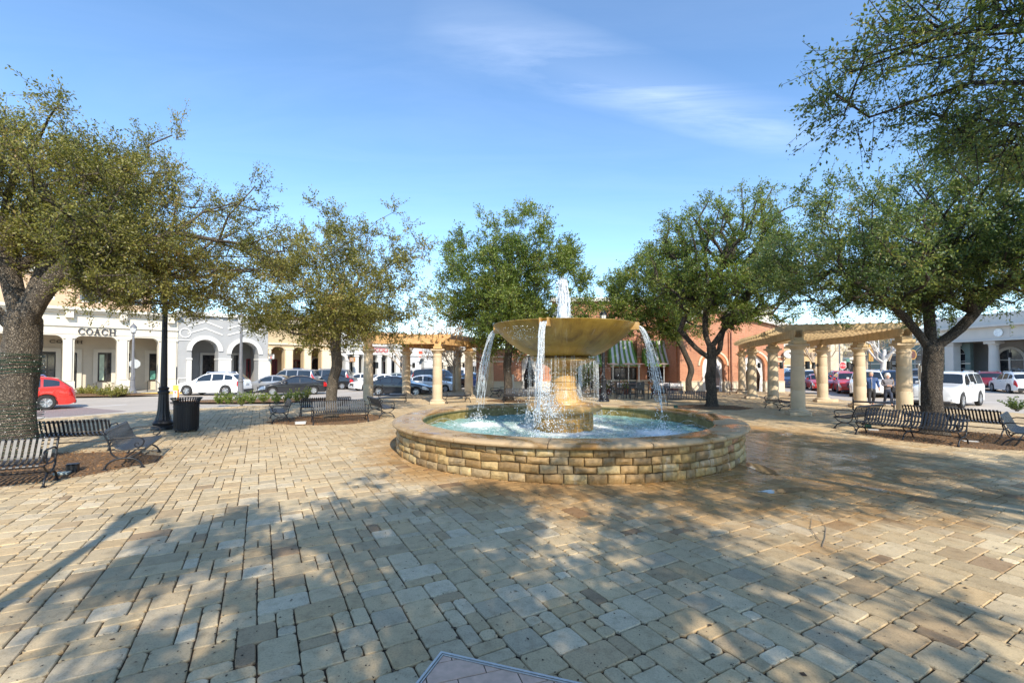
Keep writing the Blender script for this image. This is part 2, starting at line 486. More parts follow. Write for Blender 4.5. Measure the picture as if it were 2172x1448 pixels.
# running bond laid at 45 degrees, clipped to the frame
def clip(poly, x0, x1, y0, y1):
    def cl(pts, f, ip):
        out = []
        for i in range(len(pts)):
            a, b_ = pts[i], pts[(i + 1) % len(pts)]
            if f(a): out.append(a)
            if f(a) != f(b_): out.append(ip(a, b_))
        return out
    for ax, lim_, sg in ((0, x0, 1), (0, x1, -1), (1, y0, 1), (1, y1, -1)):
        f = lambda p: sg * (p[ax] - lim_) >= 0
        def ip(a, b_):
            t = (lim_ - a[ax]) / (b_[ax] - a[ax]); return (a[0] + (b_[0] - a[0]) * t, a[1] + (b_[1] - a[1]) * t)
        poly = cl(poly, f, ip)
        if len(poly) < 3: return []
    return poly
rnd = random.Random(3)
for r in range(-14, 14):
    for c in range(-10, 14):
        a, b_ = c * 0.40 + (0.20 if r % 2 else 0), r * 0.2
        q = [(a + .004, b_ + .004), (a + .396, b_ + .004), (a + .396, b_ + .196), (a + .004, b_ + .196)]
        q = [((x * .8 - y * .6), (x * .6 + y * .8) - 0.9) for x, y in q]
        q = clip(q, 0.038, 2.262, -1.262, -0.038)
        if len(q) < 3: continue
        MB().poly(q, -0.02, 0.008 + rnd.uniform(-.0015, .0015)).build('pink_paver', pm, pan)

# litter: dark specks, acorns and leaf bits in joints and on the stones
def litter():
    rnd = np.random.default_rng(4)
    n = 5200
    Y = 2.4 + 16 * rnd.random(n) ** 1.5; X = (rnd.random(n) * 2 - 1) * (1.15 * Y + 1)
    snap = rnd.random(n) < 0.6
    gx = X * ux + Y * uy; gy = -X * uy + Y * ux
    gx = np.where(snap & (rnd.random(n) < .5), np.round(gx / PU) * PU + rnd.normal(0, .008, n), gx)
    gy = np.where(snap, np.round(gy / PU) * PU + rnd.normal(0, .008, n), gy)
    X = gx * ux - gy * uy; Y = gx * uy + gy * ux
    # more under the trees
    keep = ((X - FX) ** 2 + (Y - FY) ** 2 > 4.7 ** 2)
    X, Y = X[keep], Y[keep]; n = len(X)
    a = rnd.random(n) * 2 * pi; s = np.where(rnd.random(n) < .03, rnd.uniform(.014, .026, n), rnd.uniform(0.004, 0.013, n)); w = s * rnd.uniform(.3, .8, n)
    z = 0.004 + rnd.random(n) * .003
    V = np.empty((n, 4, 3)); dx, dy = np.cos(a), np.sin(a)
    for k, (p, q, zz_) in enumerate(((-1, 0, 0), (0, -1, .004), (1, 0, 0), (0, 1, .006))):
        V[:, k, 0] = X + dx * s * p - dy * w * q; V[:, k, 1] = Y + dy * s * p + dx * w * q; V[:, k, 2] = z + zz_ * rnd.random(n)
    npmesh('leaf_litter', V.reshape(-1, 3), np.arange(4 * n).reshape(n, 4), mat('litter', (0.06, 0.038, 0.022), .9, .5, 3, 0), kind='stuff')
litter()
lt = bpy.data.objects['leaf_litter']; lt['label'] = 'scattered dark acorn and leaf bits on the plaza pavers'; lt['category'] = 'leaf litter'

# shallow puddles by the fountain wall
for i, (px, py, rx, ry, rot, lb) in enumerate(((1668, 1040, .50, .13, .25, 'shallow shining puddle on the pavers right of the fountain'), (1600, 990, .20, .75, .15, 'wet puddle against the right side of the fountain wall'))):
    c0 = P(px, py)
    V = [(1e-3 * k, 0, .0062) for k in range(0)] + [((rx * (1 + .18 * sin(3 * a + i) + .12 * sin(5 * a + 2) + .07 * sin(9 * a))) * cos(a), ry * (1 + .2 * sin(2 * a + 1) + .1 * sin(7 * a)) * sin(a), .0062) for a in [2 * pi * k / 48 for k in range(48)]]
    wm_, wn_, wl_, wb_, wo_ = nm('puddle_water'); wb_.inputs[0].default_value = (.24, .165, .09, 1); inp(wb_, 'Roughness', .03); inp(wb_, 'IOR', 1.33)
    tag(MB().add(V, [tuple(range(48))]).build('puddle', wm_, loc=(c0.x, c0.y, 0)), lb, 'puddle').rotation_euler = (0, 0, rot)

# fallen bare twig on the pavers
tw = thing('twig', 'thin bare forked twig lying on the sunny pavers', 'twig', P(1735, 1140))
g = MB()
p0 = P(1735, 1140)
def rel(px, py, z=.012): return P(px, py, z) - Vector((p0.x, p0.y, 0))
g.tube([rel(1722, 1098), rel(1719, 1120), rel(1738, 1146), rel(1718, 1156)], [.002, .003, .004, .002], 5)
g.tube([rel(1735, 1092), rel(1752, 1118), rel(1750, 1140), rel(1744, 1158), rel(1752, 1163)], [.0015, .003, .004, .004, .002], 5)
g.build('stem', mat('twig_bark', (.22, .17, .13), .9), tw)
# ================================================================== FOUNTAIN
def fountain():
    root = thing('fountain', 'big round stone fountain with ochre bowl on a turned pedestal in the plaza', 'fountain', (FX, FY, 0))
    rnd = random.Random(21)
    Rw, Rin, zr, zw = 4.42, 3.84, 0.72, 0.375
    # block material
    m, n, l, b, o = nm('tumbled_block')
    oi = n.new('ShaderNodeObjectInfo'); g = n.new('ShaderNodeNewGeometry')
    a = n.new('ShaderNodeAttribute'); a.attribute_name = 'tint'
    f = noise(n, l, 14, 5, .65, vec=g.outputs['Position'])
    c = mixc(n, l, 1.0, a.outputs['Color'], ramp(n, l, f, [(.25, (.55, .52, .45)), (.55, (1, 1, 1)), (.8, (1.15, 1.12, 1.05))]), 'MULTIPLY')
    # lime runs: white patches under the rim, algae below
    mp_ = n.new('ShaderNodeMapping'); mp_.inputs['Scale'].default_value = (1, 1, .35); l.new(g.outputs['Position'], mp_.inputs[0])
    lime = noise(n, l, 3.0, 6, .7, vec=mp_.outputs[0])
    c = mixc(n, l, mth(n, l, 'MULTIPLY', mth(n, l, 'SUBTRACT', lime, .565), 4, True), c, (.66, .62, .54))
    dk = noise(n, l, 1.5, 5, .6, vec=mp_.outputs[0], distort=.4)
    c = mixc(n, l, mth(n, l, 'MULTIPLY', mth(n, l, 'SUBTRACT', dk, .52), 4, True), c, (.13, .085, .035))
    l.new(c, b.inputs[0]); inp(b, 'Roughness', .6)
    bump(n, l, noise(n, l, 26, 5, .65, vec=g.outputs['Position']), b, .8, .015)
    mb_block = m
    mortar = mat('fountain_mortar', (.13, .09, .055), .9, .3, 12, .4, 60)
    # core ring behind the blocks
    core = MB().lathe([(Rw - .07, 0), (Rw - .05, .63)], 96)
    core.build('wall_core', mortar, root, smooth=True)
    inner = MB().lathe([(Rin + .03, .64), (Rin + .02, .1)], 96)
    # inner wall, algae
    m, n, l, b, o = nm('algae_wall')
    g = n.new('ShaderNodeNewGeometry')
    c = ramp(n, l, noise(n, l, 5, 6, .65, vec=g.outputs['Position']), [(.3, (.10, .085, .02)), (.5, (.22, .17, .05)), (.75, (.36, .30, .16))])
    l.new(c, b.inputs[0]); inp(b, 'Roughness', .35)
    inner.build('basin_wall', m, root, smooth=True)
    pal = [(.40, .265, .10), (.33, .205, .08), (.46, .32, .14), (.28, .17, .065), (.50, .37, .18), (.38, .27, .14), (.43, .27, .11), (.24, .16, .075)]
    zc = 0.0
    front, back = [], []
    for row, hgt in enumerate((.165, .155, .155, .145)):
        an = rnd.uniform(0, .05); end = an + 2 * pi; bl = []
        while an < end - .04:
            w = rnd.choice([.22, .28, .33, .36, .42]) / Rw
            if end - an - w < .05: w = end - an
            bl.append((an, an + w)); an += w
        for a0, a1 in bl:
            am = (a0 + a1) / 2
            d = (cos(am) * -0.11 + sin(am) * -0.99)
            (front if d > -0.05 else back).append((d, a0, a1, zc, hgt))
        zc += hgt
    def block(a0, a1, z0, h):
        gp = rnd.uniform(.005, .010); c0 = rnd.uniform(.018, .032); n_ = 3
        pr = rnd.uniform(-.004, .016)
        A0, A1, Z0, Z1 = a0 + gp / Rw, a1 - gp / Rw, z0 + gp, z0 + h - gp
        if z0 == 0: Z0 = 0
        V, Fs = [], []
        layers = [(Rw - .08, 0), (Rw - .012 + pr, 0), (Rw + pr + .006, c0), (Rw + pr + .018, c0 * 2.6)]
        pts = []
        for (r, i) in layers:
            ring = []
            za, zb, aa, ab = Z0 + i, Z1 - i, A0 + i / Rw, A1 - i / Rw
            if zb < za: za = zb = (za + zb) / 2
            for k in range(n_ + 1): ring.append((aa + (ab - aa) * k / n_, za))
            ring.append((ab, (za + zb) / 2))
            for k in range(n_ + 1): ring.append((ab + (aa - ab) * k / n_, zb))
            ring.append((aa, (za + zb) / 2))
            pts.append([(r + (rnd.uniform(-.005, .005) if i else 0), x, y + (rnd.uniform(-.0065, .0065) if r > Rw - .03 else 0)) for x, y in ring])
        m_ = len(pts[0])
        for R in pts:
            for (r, x, y) in R:
                y += sin(pi * min(1, y / .62)) * (.014 * sin(4 * x + 9 * y) + .010 * sin(13 * x + 21 * y) + .006 * sin(29 * x))
                V.append((r * cos(x), r * sin(x), y))
        for i in range(len(pts) - 1):
            for k in range(m_):
                k2 = (k + 1) % m_
                Fs.append((i * m_ + k, i * m_ + k2, (i + 1) * m_ + k2, (i + 1) * m_ + k))
        Fs.append(tuple((len(pts) - 1) * m_ + k for k in range(m_)))
        return V, Fs
    def put(V, Fs, T, name, kind=None):
        me = bpy.data.meshes.new(name); me.from_pydata(V, [], Fs)
        at = me.attributes.new('tint', 'FLOAT_COLOR', 'FACE'); at.data.foreach_set('color', T)
        me.materials.append(mb_block)
        me.polygons.foreach_set('use_smooth', [True] * len(me.polygons)); me.set_sharp_from_angle(angle=radians(50))
        o_ = bpy.data.objects.new(name, me); COL.objects.link(o_); o_.parent = root
        if kind: o_['kind'] = kind
    front.sort(reverse=True)
    for (d, a0, a1, z0, h) in front[:290]:
        V, Fs = block(a0, a1, z0, h)
        c = rnd.choice(pal); k = rnd.uniform(.92, 1.12)
        if rnd.random() < .008: c = (.46, .24, .12)
        put(V, Fs, [c[0] * k, c[1] * k, c[2] * k, 1] * len(Fs), 'stone_block')
    V, Fs, T = [], [], []
    for (d, a0, a1, z0, h) in back + front[290:]:
        v, f_ = block(a0, a1, z0, h); q = len(V); V += v; Fs += [tuple(i + q for i in x) for x in f_]
        c = rnd.choice(pal); T += [c[0], c[1], c[2], 1] * len(f_)
    put(V, Fs, T, 'stone_block_rear', 'stuff')
    # coping of 14 stones, wet in patches
    m, n, l, b, o = nm('coping_stone')
    g = n.new('ShaderNodeNewGeometry')
    big = noise(n, l, 1.1, 5, .6, vec=g.outputs['Position'], distort=.6)
    fine = noise(n, l, 40, 4, .6, vec=g.outputs['Position'])
    wet = mth(n, l, 'MULTIPLY', mth(n, l, 'SUBTRACT', big, .45), 7, True)
    c = mixc(n, l, wet, ramp(n, l, fine, [(.3, (.44, .30, .16)), (.7, (.54, .39, .22))]), ramp(n, l, fine, [(.3, (.22, .115, .035)), (.7, (.32, .18, .06))]))
    l.new(c, b.inputs[0])
    l.new(mth(n, l, 'SUBTRACT', .5, mth(n, l, 'MULTIPLY', wet, .40)), b.inputs['Roughness'])
    mp_ = n.new('ShaderNodeMapping'); mp_.inputs['Scale'].default_value = (30, 30, 2); l.new(g.outputs['Position'], mp_.inputs[0])
    bump(n, l, mth(n, l, 'ADD', noise(n, l, 1.0, 3, .6, vec=mp_.outputs[0]), mth(n, l, 'MULTIPLY', fine, .5)), b, .25, .008)
    nst = 15
    prof = [(Rin - .03, .625), (Rin - .05, .65), (Rin - .055, .685), (Rin - .035, .712), (Rin, .72), (Rw - .15, .728), (Rw + .05, .72), (Rw + .10, .705), (Rw + .125, .675), (Rw + .12, .645), (Rw + .095, .622), (Rw + .05, .612), (Rin - .03, .625)]
    for k in range(nst):
        a0 = 2 * pi * k / nst + .35 + .0022; a1 = 2 * pi * (k + 1) / nst + .35 - .0022
        mb = MB().lathe(prof, 12, a0=a0, a1=a1)
        m_ = 13; q = len(prof) - 1
        mb.f.append(tuple(i * m_ for i in range(q))); mb.f.append(tuple(i * m_ + 12 for i in range(q - 1, -1, -1)))
        mb.build('coping_stone', m, root, smooth=35)
    # darker joint filler
    MB().lathe([(Rin - .02, .63), (Rin - .04, .69), (Rin, .708), (Rw + .04, .708), (Rw + .112, .675), (Rw + .04, .625)], 96).build('coping_joint', mortar, root, smooth=True)
    MB().disc((0, 0, .12), Rin + .02, 64).build('basin_floor', mat('basin_floor', (.22, .42, .46), .6, .1), root)

    # ---------------- pool water
    spouts = [-13, 77, -103, 167]
    camdir = atan2(-FY, -FX)
    dirs = [Vector((cos(camdir + radians(s)), sin(camdir + radians(s)), 0)) for s in spouts]
    hits = [d * 2.55 for d in dirs]
    nr, na = 120, 300
    r = np.linspace(.55, Rin + .02, nr)[:, None]; a = np.linspace(0, 2 * pi, na, endpoint=False)[None, :]
    X, Y = r * np.cos(a), r * np.sin(a)
    rg = np.random.default_rng(3)
    Z = np.zeros_like(X); foam = np.zeros_like(X)
    for k in range(46):
        th = rg.uniform(0, 2 * pi); lam = rg.uniform(.16, .7); ph = rg.uniform(0, 2 * pi)
        Z += .0026 * np.sqrt(lam) * np.sin((X * np.cos(th) + Y * np.sin(th)) * 2 * pi / lam + ph + 1.3 * np.sin(X * 2.1 + k) + 1.2 * np.sin(Y * 2.4 - k))
    for h in hits:
        d = np.hypot(X - h.x, Y - h.y)
        Z += .020 * np.exp(-d * 1.5) * np.sin(d * 26) + .03 * np.exp(-(d / .22) ** 2)
        foam += 1.15 * np.exp(-(d / .42) ** 2) + .5 * np.exp(-(d / .95) ** 2)
    d = np.hypot(X, Y)
    foam += 1.1 * np.exp(-((d - 1.0) / .38) ** 2) * (.8 + .3 * np.sin(3 * np.arctan2(Y, X)))
    Z += .022 * np.exp(-((d - 1.0) / .3) ** 2) * rg.normal(0, 1, X.shape) * .5
    foam += .38 * np.exp(-((d - 1.9) / 1.0) ** 2)
    V = np.stack([X, Y, Z + zw], -1).reshape(-1, 3)
    i = np.arange(nr - 1)[:, None] * na; j = np.arange(na)[None, :]; j2 = (j + 1) % na
    Fq = np.stack([i + j, i + j2, i + na + j2, i + na + j], -1).reshape(-1, 4)
    m, n, l, b, o = nm('pool_water')
    g = n.new('ShaderNodeNewGeometry'); at = n.new('ShaderNodeAttribute'); at.attribute_name = 'foam'
    wob = noise(n, l, 3.2, 6, .65, vec=g.outputs['Position'], distort=1.4)
    fn = noise(n, l, 7.5, 8, .72, vec=g.outputs['Position'], distort=1.8)
    body = ramp(n, l, wob, [(.3, (.08, .27, .31)), (.5, (.24, .46, .43)), (.7, (.42, .60, .53))])
    fm = mth(n, l, 'MULTIPLY', mth(n, l, 'ADD', mth(n, l, 'SUBTRACT', fn, .60), mth(n, l, 'MULTIPLY', at.outputs['Fac'], .30)), 4.5, True)
    c = mixc(n, l, fm, body, (.86, .90, .88))
    l.new(c, b.inputs[0])
    l.new(mth(n, l, 'ADD', .04, mth(n, l, 'MULTIPLY', fm, .5)), b.inputs['Roughness'])
    inp(b, 'IOR', 1.33)
    bump(n, l, mth(n, l, 'ADD', noise(n, l, 14, 5, .6, vec=g.outputs['Position'], distort=.8), mth(n, l, 'MULTIPLY', fm, .5)), b, .5, .03)
    ob = npmesh('pool_water', V, Fq, m, root, smooth=True)
    fa = ob.data.attributes.new('foam', 'FLOAT', 'POINT'); fa.data.foreach_set('value', foam.reshape(-1).astype(np.float32))

    # ---------------- pedestal
    och, n, l, b, o = nm('ochre_stone')
    g = n.new('ShaderNodeNewGeometry')
    c = ramp(n, l, noise(n, l, 4, 6, .62, vec=g.outputs['Position']), [(.3, (.34, .19, .055)), (.5, (.48, .29, .10)), (.7, (.58, .40, .19))])
    l.new(c, b.inputs[0]); inp(b, 'Roughness', .38)
    bump(n, l, noise(n, l, 22, 5, .6, vec=g.outputs['Position']), b, .35, .01)
    MATS['ochre'] = och
    drum = MB().lathe([(.78, .1), (.78, .9)], 48)
    drum.build('drum', mat('tile_grout', (.80, .74, .58), .6, .1, 10), root, smooth=True)
    tile_m = mat('drum_tile', (.46, .26, .07), .32, .25, 5, .25, 40, dirt=.3)
    rows, zs, hh = 4, .36, .118
    for rw in range(rows):
        nt = 26
        for k in range(nt):
            a0 = 2 * pi * (k + (.5 if rw % 2 else 0)) / nt
            wv = rnd.uniform(.018, .024)
            a1 = a0 + 2 * pi / nt - wv; z0 = zs + rw * hh + .006; z1 = zs + (rw + 1) * hh - .006
            rr = .80 + rnd.uniform(-.003, .004); vs_ = []
            for (r_, i_) in ((.77, 0), (rr, 0), (rr + .008, .008)):
                for (aa, z_) in ((a0 + i_, z0 + i_), ((a0 + a1) / 2, z0 + i_), (a1 - i_, z0 + i_), (a1 - i_, z1 - i_), ((a0 + a1) / 2, z1 - i_), (a0 + i_, z1 - i_)):
                    vs_.append((r_ * cos(aa), r_ * sin(aa), z_))
            fs = [(q * 6 + s, q * 6 + (s + 1) % 6, (q + 1) * 6 + (s + 1) % 6, (q + 1) * 6 + s) for q in range(2) for s in range(6)] + [(12, 13, 16, 17), (13, 14, 15, 16)]
            MB().add(vs_, fs).build('tile', tile_m, root)
    wob = lambda r_, a_, z_: r_ * (1 + .008 * sin(5 * a_ + 9 * z_))
    MB().lathe([(.78, .84), (.90, .85), (.985, .88), (1.02, .93), (1.02, .985), (.985, 1.03), (.90, 1.055), (.5, 1.075)], 56, wob=wob).build('pedestal_ring', och, root, smooth=40)
    MB().lathe([(.62, 1.06), (.60, 1.105), (.50, 1.12), (.49, 1.15), (.44, 1.20), (.40, 1.27), (.37, 1.36), (.345, 1.44), (.365, 1.46), (.365, 1.50), (.35, 1.52)], 40, wob=wob).build('pedestal_foot', och, root, smooth=40)
    MB().lathe([(.35, 1.515), (.33, 1.53), (.33, 1.66), (.35, 1.672), (.35, 1.69), (.33, 1.70), (.33, 1.83), (.31, 1.845)], 40, wob=wob).build('pedestal_shaft', och, root, smooth=30)
    MB().lathe([(.30, 1.84), (.37, 1.86), (.40, 1.90), (.37, 1.94), (.33, 1.96), (.36, 2.02), (.46, 2.10), (.62, 2.16), (.80, 2.21), (.86, 2.235), (.87, 2.27), (.85, 2.295), (.70, 2.31), (.6, 2.36)], 48, wob=wob).build('pedestal_cap', och, root, smooth=40)
    # bowl
    bm_, n, l, b, o = nm('bowl_ochre')
    g = n.new('ShaderNodeNewGeometry'); mp_ = n.new('ShaderNodeMapping'); mp_.inputs['Scale'].default_value = (1, 1, .4); l.new(g.outputs['Position'], mp_.inputs[0])
    c = ramp(n, l, noise(n, l, 2.4, 7, .62, vec=mp_.outputs[0], distort=.7), [(.3, (.17, .092, .012)), (.5, (.29, .172, .024)), (.68, (.37, .235, .045)), (.8, (.40, .30, .14))])
    # water runs down from the rim: narrow dark and mineral-white streaks
    sp3 = n.new('ShaderNodeSeparateXYZ'); l.new(g.outputs['Position'], sp3.inputs[0])
    an = mth(n, l, 'ARCTAN2', mth(n, l, 'SUBTRACT', sp3.outputs[1], FY), mth(n, l, 'SUBTRACT', sp3.outputs[0], FX))
    cbx = n.new('ShaderNodeCombineXYZ'); l.new(mth(n, l, 'MULTIPLY', an, 9.0), cbx.inputs[0]); l.new(mth(n, l, 'MULTIPLY', sp3.outputs[2], .9), cbx.inputs[1])
    sn = noise(n, l, 2.2, 5, .7, vec=cbx.outputs[0])
    c = mixc(n, l, mth(n, l, 'MULTIPLY', mth(n, l, 'SUBTRACT', sn, .54), 5, True), c, (.15, .075, .012))
    c = mixc(n, l, mth(n, l, 'MULTIPLY', mth(n, l, 'SUBTRACT', .40, sn), 3.5, True), c, (.50, .40, .24))
    l.new(c, b.inputs[0]); inp(b, 'Roughness', .3)
    bump(n, l, mth(n, l, 'ADD', noise(n, l, 30, 6, .65, vec=mp_.outputs[0]), mth(n, l, 'MULTIPLY', sn, 1.5)), b, .35, .012)
    bp = [(.62, 2.33), (.90, 2.365), (.94, 2.39), (1.10, 2.46), (1.28, 2.57), (1.46, 2.70), (1.63, 2.85), (1.76, 2.98), (1.87, 3.11), (1.925, 3.185), (1.935, 3.20), (1.92, 3.212), (1.86, 3.205), (1.82, 3.16), (1.70, 3.02), (1.45, 2.8), (1.0, 2.55), (.2, 2.45)]
    chip = lambda r_, a_, z_: r_ * (1 + .002 * sin(9 * a_) + (.006 * sin(37 * a_) * sin(11 * a_) if z_ > 3.15 else 0))
    MB().lathe(bp, 96, wob=chip).build('bowl', bm_, root, smooth=45)
    white, n, l, b, o = nm('white_water')
    g = n.new('ShaderNodeNewGeometry')
    tr = n.new('ShaderNodeBsdfTransparent'); ms = n.new('ShaderNodeMixShader')
    inp(b, 'Roughness', .12); b.inputs[0].default_value = (.88, .92, .94, 1); inp(b, 'Subsurface Weight', 0)
    gl = n.new('ShaderNodeBsdfTranslucent'); gl.inputs[0].default_value = (.9, .93, .95, 1)
    ms2 = n.new('ShaderNodeMixShader'); ms2.inputs[0].default_value = .45
    l.new(b.outputs[0], ms2.inputs[1]); l.new(gl.outputs[0], ms2.inputs[2])
    fac = mth(n, l, 'MULTIPLY', mth(n, l, 'SUBTRACT', noise(n, l, 26, 4, .6, vec=g.outputs['Position'], distort=.6), .35), 3.4, True)
    l.new(fac, ms.inputs[0]); l.new(tr.outputs[0], ms.inputs[1]); l.new(ms2.outputs[0], ms.inputs[2]); l.new(ms.outputs[0], o.inputs[0])
    MATS['white_water'] = white
    drop = mat('water_drop', (.90, .93, .95), .08, .03, 5, 0, spec=.8)
    surf = MB().lathe([(.02, 3.13), (.5, 3.135), (1.2, 3.13), (1.82, 3.13)], 64)
    surf.build('bowl_water', mat('bowl_water', (.45, .60, .62), .08, .2, 4, .6, 12, bd=.03), root, smooth=True)
    for d in dirs:                                       # spill lips
        M = Matrix.Translation((0, 0, 0)) @ Matrix.Rotation(atan2(d.y, d.x), 4, 'Z')
        mb = MB()
        mb.box(1.80, 2.02, -.115, -.075, 3.03, 3.225, M); mb.box(1.80, 2.02, .075, .115, 3.03, 3.225, M); mb.box(1.78, 2.02, -.075, .075, 3.03, 3.10, M)
        mb.build('spill_lip', och, root)

    # ---------------- falling water: streams of wavering strands
    def strand(mb, p, v, t0, t1, r0, rs, wob_=.02, n_=22, side=5):
        pts, rad = [], []
        ph = [rs.uniform(0, 6.28) for _ in range(4)]; fr = rs.uniform(9, 20)
        for k in range(n_ + 1):
            t = t0 + (t1 - t0) * k / n_
            q = p + v * t + Vector((0, 0, -4.905 * t * t))
            w = wob_ * (t / .5)
            q = q + Vector((w * sin(fr * t + ph[0]), w * sin(fr * 1.2 * t + ph[1]), 0))
            pts.append(q); rad.append(max(.002, r0 * (1 - .45 * t / t1) * (.65 + .55 * sin(fr * 2.2 * t + ph[2]) ** 2)))
        rad[0] *= .7; rad[-1] *= .3
        mb.tube(pts, rad, side)
    def drops(mb, pts, r):
        # low octahedral beads
        for p, rr in zip(pts, r):
            x, y, z = p
            k = rr * 1.5
            mb.add([(x + rr, y, z), (x, y + rr, z), (x - rr, y, z), (x, y - rr, z), (x, y, z + k), (x, y, z - k)],
                   [(0, 1, 4), (1, 2, 4), (2, 3, 4), (3, 0, 4), (1, 0, 5), (2, 1, 5), (3, 2, 5), (0, 3, 5)])
    rs = random.Random(8)
    for si, d in enumerate(dirs):
        mb = MB(); q = Vector((-d.y, d.x, 0)); thick = [1.25, .8, 1.0, .8][si]
        for k in range(20):
            off = rs.uniform(-.068, .068) * thick
            p = d * (1.96 + rs.uniform(-.04, .06)) + q * off + Vector((0, 0, 3.115 + rs.uniform(-.015, .02)))
            v = d * rs.uniform(.62, 1.02) - q * off * rs.uniform(.3, 1.2)
            strand(mb, p, v, 0, sqrt(2 * (3.1 - zw) / 9.81) * rs.uniform(.72, 1.0), rs.uniform(.006, .015) * thick, rs, .028)
        mb.build('falling_stream', white, root, smooth=True)
    mb = MB(); pts, rr = [], []
    for si, d in enumerate(dirs):
        q = Vector((-d.y, d.x, 0))
        for k in range(300):
            t = rs.uniform(.15, .78) ** .8
            sp = .30 * t * t + .01
            p = d * (1.98 + rs.uniform(.55, 1.05) * t + rs.gauss(0, sp * .35)) + q * rs.gauss(0, sp * .5)
            z = 3.1 - 4.905 * t * t
            if z < zw: z = zw + rs.random() * .3
            pts.append((p.x, p.y, z)); rr.append(rs.uniform(.004, .0115))
        h = d * 2.55
        for k in range(150):                                   # splash crown where it lands
            a_, u_ = rs.uniform(0, 6.28), abs(rs.gauss(0, .26))
            z = zw + abs(rs.gauss(0, .17)) * (1.2 - min(1, u_))
            pts.append((h.x + u_ * cos(a_), h.y + u_ * sin(a_), z)); rr.append(rs.uniform(.004, .012))
    for k in range(1500):                                      # curtain of drips under the bowl
        a_ = rs.uniform(0, 6.28); r_ = rs.gauss(.95, .28); z = rs.uniform(zw, 2.35)
        r_ += (2.35 - z) * rs.uniform(-.06, .16)
        if r_ < .45: continue
        pts.append((r_ * cos(a_), r_ * sin(a_), z)); rr.append(rs.uniform(.003, .009))
    for k in range(420):                                       # beads on the bowl's belly, left of the front spout
        a_ = camdir + radians(rs.gauss(-42, 9)); z = rs.uniform(2.75, 3.08); r_ = np.interp(z, [2.37, 2.57, 2.85, 3.11, 3.2], [.93, 1.28, 1.63, 1.87, 1.93]) + .012
        if k % 3: continue
        pts.append((r_ * cos(a_), r_ * sin(a_), z)); rr.append(rs.uniform(.005, .010))
    fd = dirs[0]; fq = Vector((-fd.y, fd.x, 0))
    for k in range(900):                                       # the front fall bursts on the pedestal ring
        z = rs.choice([rs.uniform(.9, 1.7), rs.uniform(.45, 1.2)]); sp = .10 + .30 * max(0, 1.5 - z)
        p = fd * (1.55 + rs.gauss(0, sp * .6)) + fq * rs.gauss(-.05, sp)
        pts.append((p.x, p.y, z)); rr.append(rs.uniform(.004, .014))
    for k in range(500):                                       # fine spray hanging round the pedestal
        a_ = rs.uniform(0, 6.28); r_ = rs.uniform(.6, 2.4); pts.append((r_ * cos(a_), r_ * sin(a_), zw + rs.random() ** 2 * 1.3)); rr.append(rs.uniform(.003, .006))
    drops(mb, pts, rr)
    mb.build('water_drops', drop, root, kind='stuff')
    # drip strands from the collar
    mb = MB()
    for k in range(150):
        a_ = rs.uniform(0, 6.28); r_ = rs.choice([.88, .93, .90])
        p = Vector((r_ * cos(a_), r_ * sin(a_), rs.choice([2.24, 2.36])))
        strand(mb, p, Vector((cos(a_), sin(a_), 0)) * rs.uniform(0, .18), 0, rs.uniform(.18, .6), rs.uniform(.003, .007), rs, .01, 8, 4)
    for k in range(90):
        a_ = rs.uniform(0, 6.28); p = Vector((1.03 * cos(a_), 1.03 * sin(a_), .9))
        strand(mb, p, Vector((cos(a_), sin(a_), 0)) * .1, 0, .31, rs.uniform(.004, .008), rs, .01, 5, 4)
    for k in range(200):
        a_ = rs.uniform(0, 6.28); u = rs.uniform(.15, .9)
        p = Vector((u * cos(a_), u * sin(a_), 2.2)) if u > .8 else Vector((.42 * cos(a_), .42 * sin(a_), rs.uniform(1.2, 1.6)))
        strand(mb, p, Vector((cos(a_), sin(a_), 0)) * rs.uniform(.1, .6), 0, rs.uniform(.12, .3), rs.uniform(.003, .007), rs, .01, 5, 4)
    for k in range(70):
        a_ = rs.uniform(0, 6.28); p = fd * 1.5 + fq * rs.gauss(0, .06) + Vector((0, 0, rs.uniform(.95, 1.35)))
        strand(mb, p, Vector((cos(a_), sin(a_), 0)) * rs.uniform(.3, 1.1) + Vector((0, 0, rs.uniform(-.3, 1.6))), 0, rs.uniform(.12, .32), rs.uniform(.004, .011), rs, .01, 6, 4)
    mb.build('drip_strands', white, root, smooth=True, kind='stuff')
    # central jet: strands thrown up and falling back
    mb = MB()
    for k in range(760):
        a_ = rs.uniform(0, 6.28); hgt = 1.36 * max(.06, rs.random() ** .62); v0 = sqrt(2 * 9.81 * hgt)
        vr = rs.uniform(.01, .10) + .50 * (1 - hgt / 1.36) * rs.random()
        p = Vector((rs.gauss(0, .035), rs.gauss(0, .035), 3.12)); v = Vector((cos(a_) * vr, sin(a_) * vr, v0))
        tt = 2 * v0 / 9.81
        s0 = rs.uniform(0, .6) * tt
        strand(mb, p, v, s0, min(tt, s0 + rs.uniform(.25, .45) * tt), rs.uniform(.010, .026), rs, .012, 9, 5)
    jet_m, jn, jl, jb, jo = nm('jet_water')
    jb.inputs[0].default_value = (.90, .93, .95, 1); inp(jb, 'Roughness', .25)
    jt = jn.new('ShaderNodeBsdfTranslucent'); jt.inputs[0].default_value = (.92, .95, .97, 1); jm = jn.new('ShaderNodeMixShader'); jm.inputs[0].default_value = .4
    jl.new(jb.outputs[0], jm.inputs[1]); jl.new(jt.outputs[0], jm.inputs[2]); jl.new(jm.outputs[0], jo.inputs[0])
    wj = lambda r_, a_, z_: r_ * (1 + .22 * sin(3 * a_ + 9 * z_) + .16 * sin(7 * a_ - 23 * z_) + .1 * sin(13 * a_ + 41 * z_))
